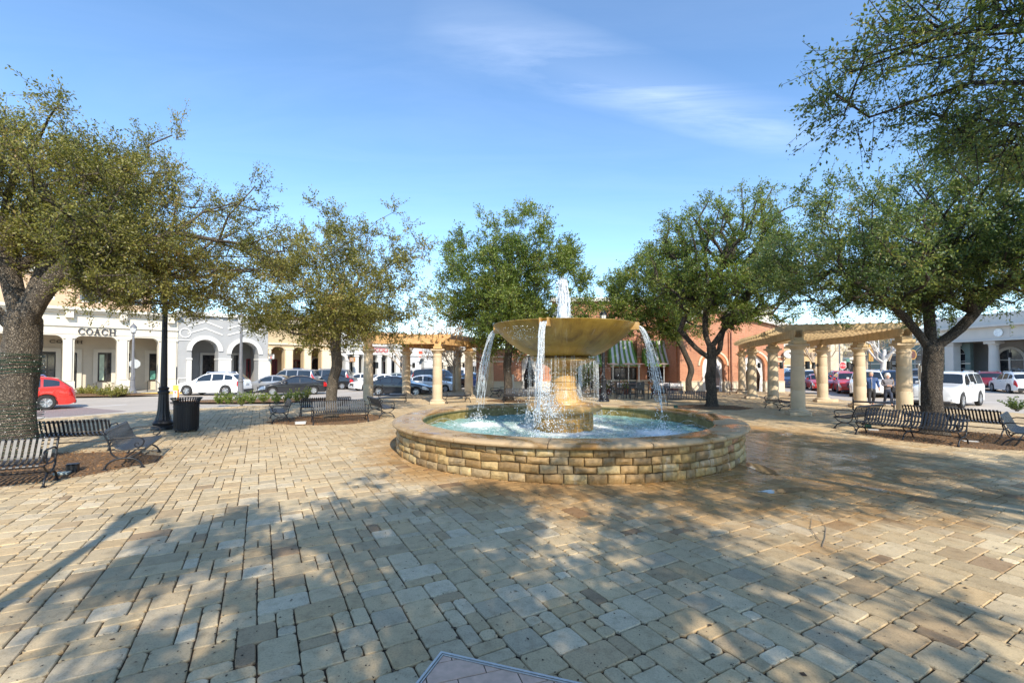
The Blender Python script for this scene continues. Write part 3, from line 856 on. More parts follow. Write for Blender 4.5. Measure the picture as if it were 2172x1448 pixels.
    mb.lathe([(.17, 3.12), (.16, 3.2), (.15, 3.3), (.145, 3.4), (.135, 3.5), (.13, 3.6), (.12, 3.72), (.11, 3.83), (.10, 3.94), (.085, 4.05), (.07, 4.16), (.05, 4.26), (.03, 4.34), (.012, 4.40)], 28, wob=wj)
    mb.build('water_jet', jet_m, root, smooth=True)
    mb = MB(); pts, rr = [], []
    for k in range(700):
        z = rs.uniform(3.1, 4.55); w = .06 + .17 * (4.55 - z) / 1.4
        a_ = rs.uniform(0, 6.28); u = w * rs.uniform(.6, 1.55)
        pts.append((u * cos(a_), u * sin(a_), z)); rr.append(rs.uniform(.004, .010))
    drops(mb, pts, rr); mb.build('jet_spray', drop, root, kind='stuff')
    # thin jets arching from the basin's edge
    mb = MB()
    for k, (ang, L) in enumerate(((-95, 1.1), (-80, 1.0), (-60, .8), (40, 1.0), (62, 1.4), (72, 1.3), (82, 1.2), (100, .9), (28, .9), (120, .8), (-125, .9), (150, .8), (-155, .8), (178, .7))):
        d = Vector((cos(camdir + radians(ang)), sin(camdir + radians(ang)), 0))
        s_ = Vector((-d.y, d.x, 0)) * rs.uniform(-.5, .5)
        p = d * (Rin - .05) + Vector((0, 0, .44)); T = .36; v = (-d * L + s_ * .8) / T * .8 + Vector((0, 0, 4.905 * T - .1))
        for q in range(2):
            strand(mb, p, v * rs.uniform(.97, 1.03), 0, T, .0055, rs, .006, 14, 4)
    mb.build('edge_jet', white, root, smooth=True)
fountain()
# ================================================================== BENCHES
black = mat('black_powder_coat', (.010, .011, .015), .42, .25, 9, .12, 60, dirt=.0, spec=.45)
worn = mat('worn_slat', (.020, .022, .027), .40, .4, 5, .1, 50, spec=.55)
def rounded(pts, k=4):
    # Catmull-Rom through the points
    P_ = [Vector(p) for p in pts]; P_ = [P_[0] * 2 - P_[1]] + P_ + [P_[-1] * 2 - P_[-2]]
    out = []
    for i in range(1, len(P_) - 2):
        a, b_, c, d = P_[i - 1:i + 3]
        for j in range(k):
            t = j / k
            out.append(.5 * ((2 * b_) + (c - a) * t + (2 * a - 5 * b_ + 4 * c - d) * t * t + (3 * b_ - a - 3 * c + d) * t ** 3))
    out.append(P_[-2]); return out
# side profile of the strap, y negative is the front (feet at y -.46 and +.10)
STRAP = rounded([(0, -.505, .355), (0, -.52, .385), (0, -.49, .41), (0, -.40, .408), (0, -.25, .385), (0, -.12, .385), (0, -.03, .42), (0, .02, .50), (0, .06, .60), (0, .115, .72), (0, .14, .775), (0, .165, .79), (0, .19, .765)], 3)
def strap_mesh(name, w, th=.007):
    V, Fs = [], []
    n_ = len(STRAP)
    for i, p in enumerate(STRAP):
        t = (STRAP[min(i + 1, n_ - 1)] - STRAP[max(i - 1, 0)]).normalized(); nrm = Vector((0, -t.z, t.y))
        for sx, sn in ((-1, 0), (1, 0), (1, 1), (-1, 1)):
            V.append((sx * w / 2, p.y + nrm.y * th * sn, p.z + nrm.z * th * sn))
    for i in range(n_ - 1):
        for k in range(4):
            Fs.append((i * 4 + k, i * 4 + (k + 1) % 4, i * 4 + 4 + (k + 1) % 4, i * 4 + 4 + k))
    Fs += [(0, 1, 2, 3), tuple((n_ - 1) * 4 + k for k in (3, 2, 1, 0))]
    mb = MB(); mb.add(V, Fs); return mb.mesh(name, worn)
def arc(c, r, a0, a1, n_=10):
    return [(0, c[0] + r * cos(radians(a0 + (a1 - a0) * k / n_)), c[1] + r * sin(radians(a0 + (a1 - a0) * k / n_))) for k in range(n_ + 1)]
def side_frame(x, backrest=True):
    mb = MB(); T = Matrix.Translation((x, 0, 0))
    r = .017
    # lower arch (two feet), upper cradle, upright
    mb.tube(rounded([(0, -.47, .0), (0, -.46, .05), (0, -.41, .14), (0, -.30, .205), (0, -.17, .22), (0, -.04, .205), (0, .07, .14), (0, .12, .05), (0, .13, 0)], 3), [r * 1.1] * 25, 6, M=T)
    mb.tube(rounded([(0, -.47, .375), (0, -.40, .30), (0, -.30, .245), (0, -.17, .22), (0, -.05, .25), (0, .03, .34), (0, .05, .46), (0, .10, .62), (0, .17, .77)] if backrest else
                    [(0, -.47, .375), (0, -.40, .30), (0, -.30, .245), (0, -.17, .22), (0, -.05, .245), (0, .05, .30), (0, .12, .375)], 3), r, 6, M=T)
    mb.tube(rounded([(0, -.49, .37), (0, -.3, .385), (0, -.10, .375), (0, .02, .41)], 2), .014, 6, M=T)
    for y in (-.47, .13):
        mb.bbox(x - .03, x + .03, y - .045, y + .045, 0, .022, .006)
        mb.tube([(x, y, .02), (x, y * .985, .07)], [.028, .017], 6)
    return mb
def arm(x, backrest=True):
    mb = MB(); T = Matrix.Translation((x, 0, 0))
    if backrest:
        pts = [(0, .075, .60), (0, -.02, .635), (0, -.18, .63), (0, -.33, .635), (0, -.44, .61), (0, -.485, .54), (0, -.46, .46), (0, -.40, .415)]
        mb.tube(rounded(pts, 3), .0155, 6, M=T)
        mb.tube(rounded([(0, -.46, .46), (0, -.40, .43), (0, -.345, .455), (0, -.35, .505), (0, -.39, .515), (0, -.405, .485)], 3), .010, 5, M=T)
    else:
        pts = [(0, .11, .385), (0, .16, .47), (0, .13, .56), (0, .04, .60), (0, -.17, .605), (0, -.38, .60), (0, -.47, .56), (0, -.50, .47), (0, -.45, .385)]
        mb.tube(rounded(pts, 3), .0155, 6, M=T)
        for s in (-1, 1):
            c = -.17 + s * .24
            mb.tube(rounded([(0, -.17 + s * .31, .46), (0, c, .43), (0, c - s * .055, .465), (0, c - s * .04, .51), (0, c + s * .01, .505)], 3), .010, 5, M=T)
    return mb
def make_bench(L, name, label, backrest=True, mid=1, group=None):
    t = thing(name, label, 'bench', (0, 0, 0), 0, group)
    if backrest:
        ns = int((L - .10) / .076)
        me = strap_mesh('slat', .043)
        for k in range(ns):
            x = -L / 2 + .07 + (L - .14) * (k) / (ns - 1)
            part('slat', me, t, Matrix.Translation((x, 0, 0)))
    else:
        for k in range(7):
            y = -.48 + k * .102
            MB().bbox(-L / 2 + .02, L / 2 - .02, y, y + .055, .385 + (.02 if k in (0, 6) else .0), .415, .008).build('slat', worn, t)
    xs = [-L / 2, L / 2] + ([-L / 2 + L * k / (mid + 1) for k in range(1, mid + 1)] if mid else [])
    for i, x in enumerate(xs):
        side_frame(x, backrest).build('leg', black, t, smooth=True)
        if i < 2: arm(x, backrest).build('armrest', black, t, smooth=True)
    mb = MB()
    mb.tube([(-L / 2, -.17, .22), (L / 2, -.17, .22)], .014, 6)
    if backrest:
        for (y, z, r) in ((-.50, .37, .016), (-.12, .372, .012), (.135, .745, .013), (.035, .49, .011)):
            mb.tube([(-L / 2, y, z), (L / 2, y, z)], r, 6)
    else:
        for (y, z) in ((-.47, .378), (.12, .378)): mb.tube([(-L / 2, y, z), (L / 2, y, z)], .014, 6)
    mb.build('rail', black, t)
    return t
def face(dx, dy): return atan2(dx, -dy)          # rotation that turns local -y to (dx, dy)
GR = 'black slatted benches set around the trees'
bA = make_bench(2.3, 'bench', 'black slatted bench cut by the left edge, in front of the wire-wrapped trunk', True, 1, GR)
bA.location = (-9.30, 7.72, 0); bA.rotation_euler = (0, 0, face(.48, -.87))
bC = make_bench(1.9, 'bench', 'black slatted bench right of the wire-wrapped trunk, its seat turned to the fountain', True, 0, GR)
bC.location = (-8.50, 10.02, 0); bC.rotation_euler = (0, 0, face(.87, .49))
T1 = (-10.6, 9.75); T2 = (-7.12, 17.95); T4 = (10.05, 22.9); T5 = (12.62, 13.65)
dup(bC, (-10.85, 10.95, 0), face(-.42, .9), 'black slatted bench seen from behind, right of the wire-wrapped trunk')
dup(bC, (-6.42, 16.95, 0), face(.5, -.86), 'pale worn slatted bench with slat shadows in the mulch below, facing the camera')
dup(bC, (-8.72, 17.5, 0), face(-.86, -.5), 'black bench at the mulch ring of the middle-left tree, turned to the trash can')
dup(bC, (-7.75, 19.0, 0), face(-.5, .86), 'black bench seen from behind, its slats crossed by the middle-left trunk')
dup(bC, (-5.62, 18.9, 0), face(.86, .5), 'black bench turned to the fountain in front of the nearest left pergola column')
bL = make_bench(2.35, 'bench', 'long black slatted bench facing the fountain in front of the thick right trunk', True, 1, GR)
bL.location = (11.42, 13.05, 0); bL.rotation_euler = (0, 0, face(-.89, -.45))
dup(bC, (11.85, 15.30, 0), face(-.5, .87), 'black bench beside the thick right trunk, turned to the pergola columns')
dup(bL, (13.85, 14.40, 0), face(.89, .45), 'long black bench seen from behind, beyond the thick right trunk')
dup(bC, (13.50, 12.30, 0), face(.62, -.78), 'black bench at the right edge of the view showing its side armrest')
dup(bC, (.55, 26.0, 0), face(-.12, -1), 'black slatted bench behind the fountain spray, beneath the centre tree')
dup(bC, (1.9, 28.4, 0), face(.1, -1), 'black bench just behind the other bench under the centre tree')
dup(bC, (9.05, 23.6, 0), face(-.32, -.95), 'dark blue-black bench in front of the twin-forked tree right of the water stream')
dup(bC, (9.9, 29.0, 0), face(-.35, -.94), 'black bench behind another one, near the patio tables')
GB = 'backless benches under the pergolas'
bb = make_bench(1.5, 'backless_bench', 'backless black bench with curled arms between the first two left pergola columns', False, 0, GB)
bb.location = (-6.95, 26.6, 0); bb.rotation_euler = (0, 0, face(.1, -1))
dup(bb, (-3.25, 25.9, 0), face(.6, -.8), 'backless bench right of the fully lit left pergola column')
dup(bb, (-1.0, 31.2, 0), face(.9, -.4), 'backless bench beside the brick wall at the end of the left pergola')
dup(bb, (16.3, 32.5, 0), face(-.7, -.7), 'backless bench farthest back under the right pergola by the curtained arch')
dup(bb, (13.0, 21.9, 0), face(-.93, .1), 'backless bench between the two front columns of the right pergola')
dup(bb, (18.4, 28.3, 0), face(-.3, -.95), 'backless bench in the sun behind the front right pergola column, near the red cars')
dup(bb, (16.95, 21.4, 0), face(-.55, -.83), 'backless bench in front of the strolling couple')

# ================================================================== LAMPS, BIN
def lamp_mesh(t, h=5.4, m=black):
    R = 1.0
    MB().lathe([(.335, 0), (.335, .10), (.31, .13), (.27, .15), (.29, .18), (.30, .22), (.27, .27), (.22, .33)], 20).build('base', m, t, smooth=40)
    fl = lambda r, a, z: r * (1 + .045 * cos(12 * a))
    MB().lathe([(.22, .32), (.185, .45), (.155, .65), (.14, .95), (.132, 1.18)], 72, wob=fl).build('fluted_foot', m, t, smooth=60)
    MB().lathe([(.132, 1.17), (.165, 1.19), (.165, 1.24), (.14, 1.26), (.13, 1.30), (.15, 1.33), (.15, 1.37), (.10, 1.40)], 20).build('collar', m, t, smooth=40)
    MB().lathe([(.10, 1.39), (.085, 2.6), (.068, h - .95), (.085, h - .93), (.085, h - .89), (.066, h - .86), (.06, h - .80)], 20).build('pole', m, t, smooth=40)
    g = mat('lantern_glass', (.75, .76, .74), .15, .05, 4, 0)
    MB().lathe([(.06, h - .80), (.13, h - .76), (.15, h - .72), (.10, h - .70)], 12).build('lantern_cup', m, t, smooth=40)
    MB().lathe([(.10, h - .70), (.155, h - .60), (.19, h - .34), (.18, h - .33)], 8).build('lantern_glass', g, t)
    mb = MB().lathe([(.20, h - .345), (.235, h - .33), (.225, h - .30), (.16, h - .20), (.10, h - .12), (.05, h - .09), (.05, h - .05), (.025, h - .04), (.03, h - .015), (.004, h + .05)], 12)
    for k in range(8):
        a = 2 * pi * k / 8
        mb.tube([(.105 * cos(a), .105 * sin(a), h - .70), (.16 * cos(a), .16 * sin(a), h - .60), (.195 * cos(a), .195 * sin(a), h - .34)], .008, 4)
    mb.build('lantern_roof', m, t, smooth=40)
GL = 'lamp posts with fluted feet and lanterns'
lamp0 = thing('street_lamp', 'tall black lamp post with fluted foot beside the black trash can', 'lamp post', tuple(P(346, 910)), 0, GL)
lamp_mesh(lamp0)
greyl = mat('grey_lamp_paint', (.17, .17, .18), .45, .12, 6, .1)
lampg = thing('street_lamp', 'grey lamp post with lantern in front of the cream shop with dark sign letters', 'lamp post', (XY(282, 33.5), 33.5, ROAD_Z), 0, GL)
lamp_mesh(lampg, 5.35, greyl)
dup(lampg, (XY(511, 27.2), 27.2, -.05), 0, 'grey lamp post standing in the strip of small shrubs by the parked cars')
lampb = dup(lamp0, (XY(1280, 26.6), 26.6, 0), 0, 'lamp post with glass lantern rising behind the ochre bowl')
dup(lamp0, (-3.2, .05, 0), 0, 'lamp post close by the camera that casts the long thin shadow on the pavers')
dup(lampg, (XY(1781, 52), 52, ROAD_Z), 0, 'far small lamp post above the round red road sign', scale=(.95, .95, 1.12))

def trash():
    t = thing('trash_can', 'black slatted metal trash can with flared top beside the lamp post', 'trash can', tuple(P(395, 914)))
    H = 1.08
    me_pts = [(.33, .09), (.335, .5), (.335, .86), (.345, .93), (.37, .99), (.41, 1.04), (.425, 1.06)]
    V, Fs = [], []
    for i, (r, z) in enumerate(me_pts):
        for s, q in ((-1, 0), (1, 0), (1, 1), (-1, 1)): V.append((r + q * .009, s * .0145, z))
    for i in range(len(me_pts) - 1):
        for k in range(4): Fs.append((i * 4 + k, i * 4 + (k + 1) % 4, i * 4 + 4 + (k + 1) % 4, i * 4 + 4 + k))
    Fs += [(0, 1, 2, 3), tuple((len(me_pts) - 1) * 4 + k for k in (3, 2, 1, 0))]
    me = MB().add(V, Fs).mesh('slat', black)
    for k in range(36): part('slat', me, t, Matrix.Rotation(2 * pi * k / 36, 4, 'Z'))
    for (r, z, tr) in ((.425, 1.062, .014), (.35, .80, .012), (.342, .10, .016)):
        mb = MB(); mb.tube([(r * cos(a), r * sin(a), z) for a in [2 * pi * k / 36 for k in range(37)]], tr, 6, caps=False); mb.build('hoop', black, t, smooth=True)
    MB().lathe([(.30, .10), (.30, .92), (.29, .925), (.27, .2), (.02, .19)], 28).build('liner', mat('bin_liner', (.03, .03, .035), .6), t, smooth=40)
    MB().lathe([(.33, .05), (.33, .09), (.02, .09)], 28).build('base_plate', black, t)
    for k in range(4):
        a = pi / 4 + pi / 2 * k
        MB().lathe([(.03, 0), (.03, .05)], 8, c=(.27 * cos(a), .27 * sin(a), 0)).build('foot', black, t)
trash()

# ================================================================== COLUMNS AND PERGOLAS
stone = mat('column_stone', (.58, .45, .295), .7, .10, 2.2, .25, 50, dirt=.18)
wood_l = mat('pergola_wood', (.60, .36, .15), .7, .22, 4, .3, 30, dirt=.2)
wood_r = mat('weathered_wood', (.58, .42, .225), .75, .2, 4, .3, 30, dirt=.25)
def column_parts(t, h=3.0, M0=None):
    Z = 0
    MB().bbox(-.40, .40, -.40, .40, 0, .15, .02).build('plinth', stone, t)
    MB().lathe([(.37, .15), (.385, .18), (.375, .215), (.33, .235), (.325, .25), (.29, .27)], 32).build('column_base', stone, t, smooth=40)
    def shaft(z): u = (z - .26) / (h - .26); return .272 - .045 * u - .012 * sin(pi * u) * -1
    MB().lathe([(shaft(z), z) for z in (.26, .6, 1.05)] + [(shaft(1.06) - .004, 1.062), (shaft(1.07), 1.072)] + [(shaft(z), z) for z in (1.6, 2.05)] + [(shaft(2.06) - .004, 2.062), (shaft(2.07), 2.072)] + [(shaft(z), z) for z in (2.4, h - .40)], 32).build('shaft', stone, t, smooth=40)
    MB().lathe([(.235, h - .41), (.265, h - .395), (.265, h - .36), (.24, h - .345), (.235, h - .24), (.26, h - .21), (.30, h - .16), (.335, h - .10), (.345, h - .085)], 32).build('capital', stone, t, smooth=40)
    MB().bbox(-.37, .37, -.37, .37, h - .088, h, .012).build('abacus', stone, t)
def sconce(t, ang):
    M = Matrix.Rotation(ang, 4, 'Z')
    mb = MB().box(.22, .40, -.03, .03, 2.07, 2.13, M).box(.23, .26, -.06, .06, 2.03, 2.19, M); mb.build('sconce_arm', black, t)
    MB().lathe([(.0, 1.94), (.09, 1.94), (.09, 2.28), (0, 2.28)], 14, c=(.46 * cos(ang), .46 * sin(ang), 0)).build('sconce', mat('sconce_metal', (.05, .052, .055), .4), t, smooth=40)
def beam(mb, a, b_, z0, z1, w, over=.5, off=0.0):
    a, b_ = Vector((a[0], a[1], 0)), Vector((b_[0], b_[1], 0)); d = (b_ - a); L = d.length; d /= L
    M = Matrix.Translation(a) @ Matrix.Rotation(atan2(d.y, d.x), 4, 'Z')
    # stepped decorative ends
    H = z1 - z0
    mb.box(-over * .55, L + over * .55, off - w / 2, off + w / 2, z0, z0 + H * .33, M)
    mb.box(-over * .8, L + over * .8, off - w / 2 - .001, off + w / 2 + .001, z0 + H * .33, z0 + H * .66, M)
    mb.box(-over, L + over, off - w / 2 - .002, off + w / 2 + .002, z0 + H * .66, z1, M)
def pergola(name, label, rowA, rowB, wood, col_labels, col_rot, joist_dir, cs):
    GC = 'round stone columns of the pergolas'
    t = thing(name, label, 'pergola', (0, 0, 0))
    z = 3.0
    c0 = None
    for i, (x, y) in enumerate(rowA + rowB):
        c = thing('column', col_labels[i], 'column', (x, y, 0), col_rot, GC) if c0 is None else dup(c0, (x, y, 0), col_rot, col_labels[i])
        if c0 is None: c0 = c; column_parts(c)
        if cs[i] is not None: sconce_list.append((x, y, cs[i]))
        M = Matrix.Translation((x, y, 0)) @ Matrix.Rotation(col_rot, 4, 'Z')
        MB().bbox(-.24, .24, -.42, .42, z + .002, z + .15, .02, M).bbox(-.18, .18, -.30, .30, z + .15, z + .28, .02, M).build('corbel', wood, t)
    for row in (rowA, rowB):
        for k in range(len(row) - 1):
            for off in (-.16, .16):
                mb = MB(); beam(mb, row[k], row[k + 1], z + .282, z + .60, .075, .42 if True else 0, off); mb.build('beam', wood, t)
    # joists: boards on edge running across, spaced along the walk
    def along(row, u):
        L = [hypot(row[k + 1][0] - row[k][0], row[k + 1][1] - row[k][1]) for k in range(len(row) - 1)]
        s = u * sum(L)
        for k, l_ in enumerate(L):
            if s <= l_ or k == len(L) - 1:
                f = s / l_; return Vector((row[k][0] + (row[k + 1][0] - row[k][0]) * f, row[k][1] + (row[k + 1][1] - row[k][1]) * f, 0))
            s -= l_
    def board(name_, a, b_, z0, z1, w, over):
        d = b_ - a; L = d.length; M = Matrix.Translation((a.x, a.y, 0)) @ Matrix.Rotation(atan2(d.y, d.x), 4, 'Z')
        mb = MB()
        H = z1 - z0
        if over > .3 and H > .1:
            for s, x0, x1 in ((0, -over, -over + .16), (1, L + over - .16, L + over)):
                lo = (z0 + H * .5, z0) if s == 0 else (z0, z0 + H * .5)
                mb.add([M @ Vector(p) for p in [(x0, -w / 2, lo[0]), (x1, -w / 2, lo[1]), (x1, w / 2, lo[1]), (x0, w / 2, lo[0]), (x0, -w / 2, z1), (x1, -w / 2, z1), (x1, w / 2, z1), (x0, w / 2, z1)]],
                       [(0, 3, 2, 1), (4, 5, 6, 7), (0, 1, 5, 4), (1, 2, 6, 5), (2, 3, 7, 6), (3, 0, 4, 7)])
            mb.box(-over + .16, L + over - .16, -w / 2, w / 2, z0, z1, M)
        else:
            mb.box(-over, L + over, -w / 2, w / 2, z0, z1, M)
        mb.build(name_, wood, t)
    if joist_dir == 'across':
        n_ = 26
        for k in range(n_ + 1):
            board('joist', along(rowA, k / n_), along(rowB, k / n_), z + .602, z + .84, .06, .62)
        nl = 12
        for k in range(nl + 1):
            u = k / nl * 1.2 - .1
            for s in range(6):
                a = along(rowA, s / 6); b_ = along(rowB, s / 6); c = along(rowA, (s + 1) / 6); d = along(rowB, (s + 1) / 6)
                board('lath', a.lerp(b_, u), c.lerp(d, u), z + .842, z + .88, .045, .02)
    else:
        for k in range(15):
            u = k / 14
            board('joist', along(rowA, 0).lerp(along(rowB, 0), u), along(rowA, 1).lerp(along(rowB, 1), u) if False else along(rowA, .36).lerp(along(rowB, .5), u), z + .602, z + .84, .06, .45)
        for k in range(10):
            u = k / 9
            board('joist', along(rowA, .36).lerp(along(rowA, 1), u), along(rowB, .5).lerp(along(rowB, 1), u), z + .603, z + .84, .06, .45)
        for k in range(30):
            u = k / 29
            board('lath', along(rowA, u * .95), along(rowB, u * .95), z + .842, z + .90, .05, .5)
sconce_list = []
LA = [(-7.9, 25.0), (-4.1, 25.0), (-2.75, 29.0), (-1.6, 33.0)]
LB = [(-6.85, 29.5), (-4.4, 37.0)]
pergola('pergola', 'orange-brown timber pergola on stone columns, left of the fountain', LA, LB, wood_l,
        ['pergola column dappled with leaf shade behind the middle-left benches', 'fully sunlit pergola column nearest the fountain on the left side', 'leaf-shaded pergola column just right of the fully lit one', 'pergola column in front of the brick wall, left of the centre tree',
         'pergola column with curved stripes of shade between black and white cars', 'slim far pergola column before the bare young tree and the road'],
        radians(10), 'depth', [0.05, 1.2, None, None, 0.2, .1])
RA = [(12.12, 19.3), (14.0, 24.4), (15.3, 29.0), (17.3, 34.2)]
RB = [(15.95, 18.5), (17.5, 22.9), (17.95, 26.3), (19.4, 31.0)]
pergola('pergola', 'pale weathered timber pergola on stone columns, right of the fountain', RA, RB, wood_r,
        ['thickest pergola column, grey-shaded, nearest on the right side', 'striped pergola column third from the curtained arches', 'striped pergola column second from the left end of the right pergola', 'striped pergola column farthest left of the right pergola',
         'sunlit pergola column right beside the thick trunk', 'sunlit pergola column just left of the strolling couple', 'sunlit pergola column between the red cars', 'far right pergola column hidden behind the thick grey-shaded one'],
        radians(-18), 'across', [.1, 0, 0, 0, 2.6, 2.9, 3.0, None])
sc0 = None
scl = ['cylinder light on the leaf-dappled left pergola column', 'cylinder light on the fully lit left pergola column', 'cylinder light on the left column with curved shade stripes', 'cylinder light on the slim far left column',
       'dark cylinder light on the right side of the thickest column', 'cylinder light on the third striped column', 'cylinder light on the second striped column', 'cylinder light on the farthest left striped column',
       'cylinder light on the column beside the thick trunk', 'cylinder light on the column just left of the couple', 'cylinder light on the sunlit column between the red cars']
for (x, y, a), lb in zip(sconce_list, scl):
    if sc0 is None:
        sc0 = thing('wall_light', lb, 'wall light', (x, y, 0), a, 'cylinder lights on the pergola columns'); sconce(sc0, 0)
    else: dup(sc0, (x, y, 0), a, lb)
# ================================================================== TREES
def leaf_mat(name, stops, trans=.42):
    m, n, l, b, o = nm(name)
    g = n.new('ShaderNodeNewGeometry')
    big = noise(n, l, .55, 3, .5, vec=g.outputs['Position'])
    f = mth(n, l, 'ADD', mth(n, l, 'MULTIPLY', g.outputs['Random Per Island'], .75), mth(n, l, 'MULTIPLY', mth(n, l, 'SUBTRACT', big, .40), 1.3), True)
    c = ramp(n, l, f, stops)
    l.new(c, b.inputs[0]); inp(b, 'Roughness', .42); inp(b, 'Specular IOR Level', .55)
    tr = n.new('ShaderNodeBsdfTranslucent'); c2 = mixc(n, l, 1.0, c, (1.5, 1.45, .7), 'MULTIPLY'); l.new(c2, tr.inputs[0])
    ms = n.new('ShaderNodeMixShader'); ms.inputs[0].default_value = trans
    l.new(b.outputs[0], ms.inputs[1]); l.new(tr.outputs[0], ms.inputs[2]); l.new(ms.outputs[0], o.inputs[0])
    return m
olive = leaf_mat('oak_leaf_olive', [(.0, (.07, .085, .022)), (.3, (.16, .17, .04)), (.6, (.27, .255, .06)), (.85, (.38, .34, .10)), (1, (.40, .25, .10))])
green = leaf_mat('oak_leaf_green', [(.0, (.05, .09, .02)), (.35, (.12, .18, .035)), (.65, (.20, .26, .048)), (.9, (.30, .33, .07)), (1, (.32, .27, .09))])
dgreen = leaf_mat('oak_leaf_dark', [(.0, (.045, .09, .038)), (.35, (.11, .17, .055)), (.7, (.20, .255, .07)), (.92, (.31, .325, .09)), (1, (.33, .25, .09))])
def bark_mat(name, a, b_, sc=1.0):
    m, n, l, b, o = nm(name)
    t = n.new('ShaderNodeTexCoord'); mp_ = n.new('ShaderNodeMapping'); mp_.inputs['Scale'].default_value = (1, 1, .28)
    l.new(t.outputs['Object'], mp_.inputs[0])
    v = n.new('ShaderNodeTexVoronoi'); v.feature = 'DISTANCE_TO_EDGE'; v.inputs['Scale'].default_value = 17 * sc
    n1 = noise(n, l, 6, 5, .6, vec=mp_.outputs[0])
    mx = n.new('ShaderNodeMix'); mx.data_type = 'VECTOR'; mx.inputs[0].default_value = .22
    l.new(mp_.outputs[0], mx.inputs[4])
    nn = n.new('ShaderNodeTexNoise'); nn.inputs['Scale'].default_value = 9; l.new(t.outputs['Object'], nn.inputs[0]); l.new(nn.outputs['Color'], mx.inputs[5])
    l.new(mx.outputs[1], v.inputs['Vector'])
    h = mth(n, l, 'MULTIPLY', v.outputs['Distance'], 3.2, True)
    c = ramp(n, l, h, [(0.0, tuple(x * .22 for x in a)), (.3, a), (.9, b_)])
    c = mixc(n, l, 1.0, c, ramp(n, l, n1, [(.3, (.7, .68, .64)), (.7, (1.15, 1.15, 1.12))]), 'MULTIPLY')
    l.new(c, b.inputs[0]); inp(b, 'Roughness', .9)
    bump(n, l, mth(n, l, 'ADD', h, mth(n, l, 'MULTIPLY', noise(n, l, 45, 4), .4)), b, .9, .03)
    return m
barkA = bark_mat('oak_bark', (.15, .12, .09), (.30, .25, .195), 1.7)
barkB = bark_mat('oak_bark_dark', (.075, .058, .044), (.19, .155, .12), 1.7)
mulch_m, n, l, b, o = nm('mulch')
c = ramp(n, l, noise(n, l, 26, 6, .7), [(.3, (.045, .024, .012)), (.5, (.17, .095, .045)), (.7, (.36, .23, .12))])
l.new(c, b.inputs[0]); inp(b, 'Roughness', .95); bump(n, l, noise(n, l, 40, 5, .7), b, 1.0, .03)
chip_m = mat('wood_chip', (.26, .135, .055), .9, .5, 2, 0)

def tubes_np(P0, P1, R0, R1, n):
    """straight frusta, shared ring orientation"""
    d = P1 - P0; L = np.linalg.norm(d, axis=1, keepdims=True); L[L < 1e-6] = 1e-6; d = d / L
    ref = np.where(np.abs(d[:, 2:3]) < .9, np.array([[0, 0, 1.0]]), np.array([[1.0, 0, 0]]))
    u = np.cross(d, ref); u /= np.linalg.norm(u, axis=1, keepdims=True); w = np.cross(d, u)
    a = np.arange(n) / n * 2 * pi
    ring = u[:, None, :] * np.cos(a)[None, :, None] + w[:, None, :] * np.sin(a)[None, :, None]
    V = np.concatenate([P0[:, None, :] + ring * R0[:, None, None], P1[:, None, :] + d[:, None, :] * R1[:, None, None] * .5 + ring * R1[:, None, None]], axis=1)
    k = np.arange(n); k2 = (k + 1) % n
    Fq = np.stack([k, k2, n + k2, n + k], -1)[None] + (np.arange(len(P0)) * 2 * n)[:, None, None]
    return V.reshape(-1, 3), Fq.reshape(-1, 4)

